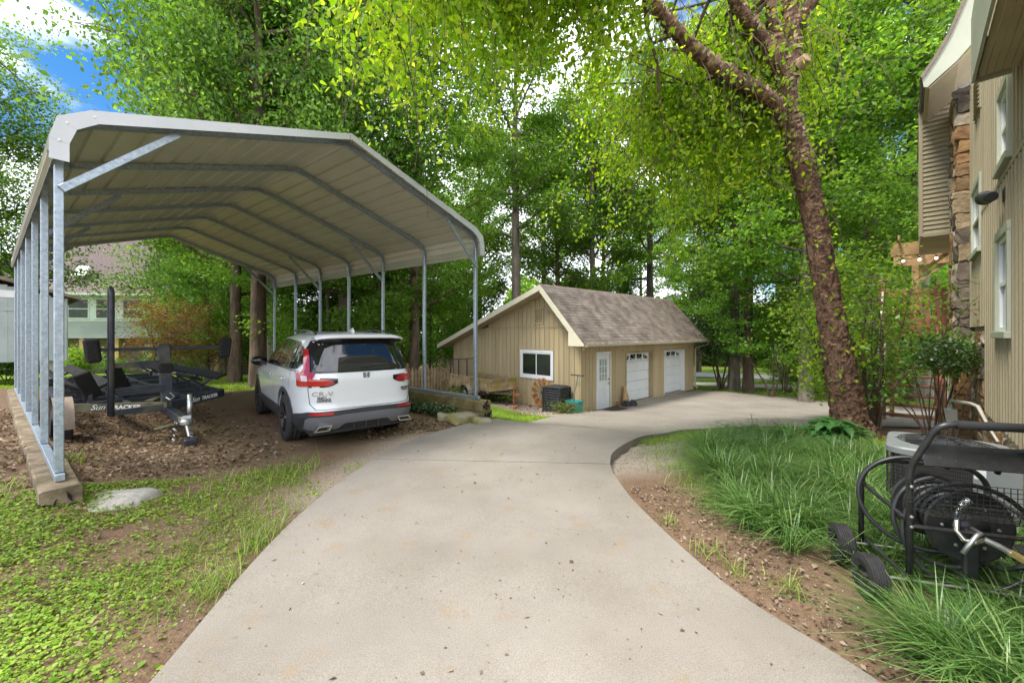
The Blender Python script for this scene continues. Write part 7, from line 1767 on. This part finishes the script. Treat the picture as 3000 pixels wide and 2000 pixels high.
# leaves and bud scales dropped on the slab
q = inside(DRIVE[20:120] + DRIVE[160:262], 1, rng) if False else inside(DRIVE, 6500, rng); q = q[(q[:, 1] < 13) & (q[:, 1] > .5)]; P = np.column_stack([q, ground(q[:, 0], q[:, 1]) + .024]); sz = rng.choice([.012, .018, .03, .045], len(q), p=[.60, .30, .09, .01])
stuff('slab_debris', [leaf_quads(P, rng, sz, sz * .6, 2.5, .25, 0, .3)], 'dry_leaf', 'small brown leaf scraps dropped on the concrete drive', 'leaf litter')
# ---- pebbles
def pebbles(poly, n, size, kcol=None, thr=0.0):
    q = off_drive(inside(poly, n, rng))
    if kcol is not None: k = ground_kind(q[:, 0], q[:, 1])[:, kcol]; q = q[rng.uniform(0, 1, len(q)) < k]
    P = with_z(q, .002); m = len(P); s = size * rng.uniform(.4, 1.4, (m, 1, 1)); a = rng.uniform(0, 6.28, m); oc = np.array([(1, 0, 0), (0, .8, 0), (-1, 0, 0), (0, -.8, 0), (0, 0, .55), (0, 0, -.5)])
    V = oc[None] * (s * rng.uniform(.7, 1.3, (m, 1, 3))); ca, sa = np.cos(a)[:, None], np.sin(a)[:, None]; V = np.stack([V[..., 0] * ca - V[..., 1] * sa, V[..., 0] * sa + V[..., 1] * ca, V[..., 2]], -1) + P[:, None]
    F = np.array([(0, 1, 4), (1, 2, 4), (2, 3, 4), (3, 0, 4), (1, 0, 5), (2, 1, 5), (3, 2, 5), (0, 3, 5)]); return V.reshape(-1, 3), (np.arange(m)[:, None, None] * 6 + F[None]).reshape(-1, 3)
stuff('gravel', [pebbles([gpt(-3.4, -.6), gpt(0, -.6), gpt(0, 7.6), gpt(-3.4, 7.6)], 9000, .022, 2), pebbles([(1.1, 4.2), (2.2, 4.2), (3.6, 8.4), (1.2, 8)], 6000, .013, 2), pebbles([(-3.2, 3.2), (-1.6, 3.2), (-.2, 7.6), (-3.2, 7.0)], 6000, .010, 2), pebbles([(1.2, 1.4), (2.2, 1.4), (2.1, 4.4), (1.1, 4.4)], 700, .008), pebbles(WEED, 2500, .009)], 'pebble', 'small pale gravel stones along the drive and the garage', 'gravel')
# ---- ivy on the right timbers
q = np.array([cpw(5.6 + .12 * rng.normal() + .10 * (rng.random()), .1 + 2.6 * rng.random())[:2] for _ in range(1500)]); P = with_z(q, 0); P[:, 2] += np.abs(rng.normal(0, .11, len(P)))
q2 = np.array([cpw(5.30 - .35 * rng.random() ** 1.5, .3 + 2.2 * rng.random())[:2] for _ in range(1700)]); P2_ = with_z(q2, .01); P2_[:, 2] += np.abs(rng.normal(0, .05, len(q2))) + .14 * rng.random(len(q2)) * (q2[:, 0] > -99)
o = np_mesh('ivy', *leaf_quads(np.concatenate([P, P2_]), rng, .055, .055, 1.0, .1, .2), 'ivy_leaf'); tag(o, 'variegated ivy creeping over the right hand carport timbers', 'ivy', kind='stuff')

# ---- broad leaved plant beside the birch: stems with big pointed leaves
def big_leaf(m, base, d, L_, W_, droop):
    d = Vector(d).normalized(); s = d.cross(Vector((0, 0, 1))).normalized(); u = s.cross(d); rows = []
    for k in range(7):
        t_ = k / 6; w_ = W_ * math.sin(math.pi * min(1, t_ * .92 + .06)) ** .8 * (1 - .25 * t_) * .5; c = Vector(base) + d * L_ * t_ + Vector((0, 0, -droop * L_ * t_ * t_)); rows.append([c - s * w_ + u * w_ * .35, c, c + s * w_ + u * w_ * .35])
    m.grid(rows)
hx, hy = pxd(2455, 6.1); hp_ = root('broadleaf_plant', (hx, hy, gsurf(hx, hy)), 0, 'low plant with big pointed green leaves at the foot of the birch', 'plant')
r_ = random.Random(3); mst = MB()
for k in range(34):
    a = r_.uniform(0, 6.28); rr = abs(r_.gauss(0, .27)); h = r_.uniform(.22, .52) * (1 - rr * .4); c = (rr * math.cos(a) * 1.3, rr * math.sin(a), h); mst.tube([(c[0] * .3, c[1] * .3, -.02), (c[0] * .8, c[1] * .8, h * .6), c], .005, 4)
    for j in range(3):
        aa = a + (j - 1) * 1.2 + r_.uniform(-.3, .3); m = MB(); big_leaf(m, c, (math.cos(aa), math.sin(aa), r_.uniform(-.1, .35)), r_.uniform(.18, .29), r_.uniform(.10, .15), .3); m.build('leaf', 'hosta_leaf', hp_, smooth=True, fix=False)
mst.build('stems', 'leaf_dark', hp_)
sx_, sy_ = pxd(2215, 6.4); sp_ = root('compound_seedling', (sx_, sy_, gsurf(sx_, sy_)), 0, 'young seedling with paired pointed leaflets above the border grass', 'plant')
for k, (a, el, L_) in enumerate(((2.9, .7, .55), (1.2, 1.0, .5), (.2, .6, .5), (4.4, .8, .4))):
    d = Vector((math.cos(a) * math.cos(el), math.sin(a) * math.cos(el), math.sin(el))); MB().tube([(0, 0, 0), d * L_ * .5, d * L_ + Vector((math.cos(a), math.sin(a), -.1)) * .15], .004, 4).build('stem', 'leaf_shrub', sp_)
    for j in range(7):
        t_ = .45 + .6 * (j // 2) / 3; b_ = d * L_ * min(1, t_) + (Vector((math.cos(a), math.sin(a), -.1)) * .15 * max(0, t_ - .6)); m = MB(); aa = a + (1.0 if j % 2 else -1.0) * (0 if j == 6 else 1); big_leaf(m, b_, (math.cos(aa), math.sin(aa), .05), .12, .05, .2); m.build('leaf', 'leaf_shrub', sp_, smooth=True, fix=False)

# ---- shrubs
def shrub(name, x, y, h, r, n, leaf, mat, label, stems=7, seed=1, lay=.35, z0=.1, bark='bark_brown', up=.8, top=1.0, clus=.22, nt=9):
    g_ = np.random.default_rng(seed); rt = root(name, (x, y, gsurf(x, y)), 0, label, 'shrub'); m = MB(); cen = []
    for k in range(stems):
        a = 6.283 * k / stems + g_.uniform(-.4, .4); sp = r * g_.uniform(.25, .8); hh = h * g_.uniform(.75, 1.0); p = curve_pts((.06 * math.cos(a), .06 * math.sin(a), -.05), (math.cos(a) * sp / hh * 1.1, math.sin(a) * sp / hh * 1.1, 1), math.hypot(sp, hh), 7, g_, .3); m.tube(p, [max(.003, .016 * (1 - i / 8) * h / 2) for i in range(8)], 5)
        for i in range(2, 8):
            if p[i][2] / h < z0: continue
            for _ in range(nt):
                b = g_.uniform(0, 6.28); L_ = g_.uniform(.2, .75) * r * .8; q = p[i] + np.array((math.cos(b) * L_, math.sin(b) * L_, g_.uniform(-.1, .3) * r)); m.tube([p[i], (p[i] + q) / 2 + np.array((0, 0, .03)), q], [.005, .004, .002], 3, cap=False); cen += [q, (p[i] + q) / 2]
    cen = np.array(cen); idx = g_.integers(0, len(cen), n); P = cen[idx] + g_.normal(size=(n, 3)) * np.array((clus, clus, clus * lay)); P = P[P[:, 2] > .02]
    V, F = leaf_quads(P, g_, leaf[0], leaf[1], up, .12, .25); np_mesh('foliage', V, F, mat, rt); m.build('stems', bark, rt, fix=False); return rt
def sh(px, d): return pxd(px, d)
shrub('sapling', *sh(2555, 7.6), 3.3, .7, 1100, (.085, .055), 'leaf_shrub', 'tall thin sapling between the birch and the stair', 6, 5)
shrub('sapling', *sh(2520, 8.8), 4.2, .9, 2600, (.09, .06), 'leaf_bright', 'bright leafy sapling right behind the birch trunk', 7, 7)
shrub('sapling', *sh(2470, 10.8), 4.0, 1.4, 5200, (.10, .065), 'leaf_bright', 'dense young tree behind the birch at eye level', 7, 8)
sx_, sy_, _ = hpt(2.75, .55); shrub('nandina_shrub', sx_, sy_, 1.85, .8, 2300, (.075, .034), 'leaf_shrub', 'leafy cane stemmed shrub hiding the chimney foot', 12, 9, .3, .62, nt=6, clus=.16)
sx_, sy_, _ = hpt(2.2, .35); shrub('nandina_shrub', sx_, sy_, 1.75, .45, 1500, (.07, .034), 'leaf_dark', 'darker shrub against the siding beside the cane stemmed one', 8, 19, .4, .70, clus=.14)
shrub('japanese_maple', *sh(480, 15.2), 3.3, 1.9, 5000, (.09, .05), 'leaf_red', 'reddish bronze Japanese maple behind the boat trailer', 7, 11, .28, .35, up=1.2)
shrub('japanese_maple', *sh(600, 17.5), 2.8, 1.7, 3600, (.09, .05), 'leaf_red', 'smaller bronze maple toward the thick trunk', 6, 12, .28, .3, up=1.2)
shrub('laceleaf_maple', *sh(2325, 20.5), 1.6, 1.7, 5000, (.12, .05), 'leaf_bright', 'low bright green weeping maple behind the split trunk', 8, 13, .3, .25)
shrub('laceleaf_maple', *sh(2425, 19.5), 1.5, 1.4, 4000, (.12, .05), 'leaf_bright', 'low green weeping maple right of the split trunk', 8, 14, .3, .25)
shrub('holly_tree', *sh(2110, 20.8), 5.2, 1.8, 12000, (.10, .065), 'leaf_dark', 'dark dense evergreen bush at the far garage corner', 8, 15, .7, .30)
shrub('small_tree', *sh(2262, 18.2), 5.4, 1.9, 8000, (.11, .07), 'leaf_shrub', 'small thin stemmed tree at the far edge of the concrete', 3, 16, .4, .36)
shrub('young_dogwood', *sh(2300, 19.3), 4.6, 1.5, 0 + 7000, (.11, .07), 'leaf_bright', 'layered light green dogwood over the concrete edge', 3, 17, .22, .5, up=1.5)
shrub('garden_shrub', *sh(235, 22.0), 1.6, .9, 2500, (.11, .07), 'leaf_bright', 'pale green shrub before the neighbour porch posts', 7, 18, .35, .2)
shrub('garden_shrub', *sh(340, 22.5), 1.0, .6, 1400, (.10, .06), 'leaf_shrub', 'tiny shrub by the second porch post', 6, 20, .35, .2)
shrub('garden_shrub', *sh(20, 17.5), 1.5, 1.2, 2500, (.11, .07), 'leaf_shrub', 'shrub under the raised grey shed', 7, 21, .35, .1)
shrub('garden_shrub', *sh(1345, 15.6), .5, .35, 500, (.07, .05), 'leaf_bright', 'small bright weed in front of the utility trailer wheel', 6, 22, .5, .1)
shrub('garden_shrub', *sh(1470, 15.9), .35, .6, 700, (.06, .045), 'leaf_bright', 'low weeds under the utility trailer bed', 6, 23, .5, .05)
pa = gpt(-.95, -.05); shrub('garden_shrub', pa[0], pa[1], .32, .5, 700, (.07, .03), 'leaf_bright', 'tuft of tall weeds before the compost bin and teal planter', 8, 24, .5, .05)

# ---- branch of an unseen tree reaching in at the upper left
nb = make_tree('yard_tree', 51, 'leaf_maple', 'bark_grey', (.10, .075), H=9, crown0=3.6, R_=2.6, r0=.16, n_limb=14, n_leaf=5000, clus=(.6, .6, .3), twigs=3)
place(nb, -7.1, 2.6, 1.0, .3, 'near branch with large backlit leaves at the top left corner', first=True)
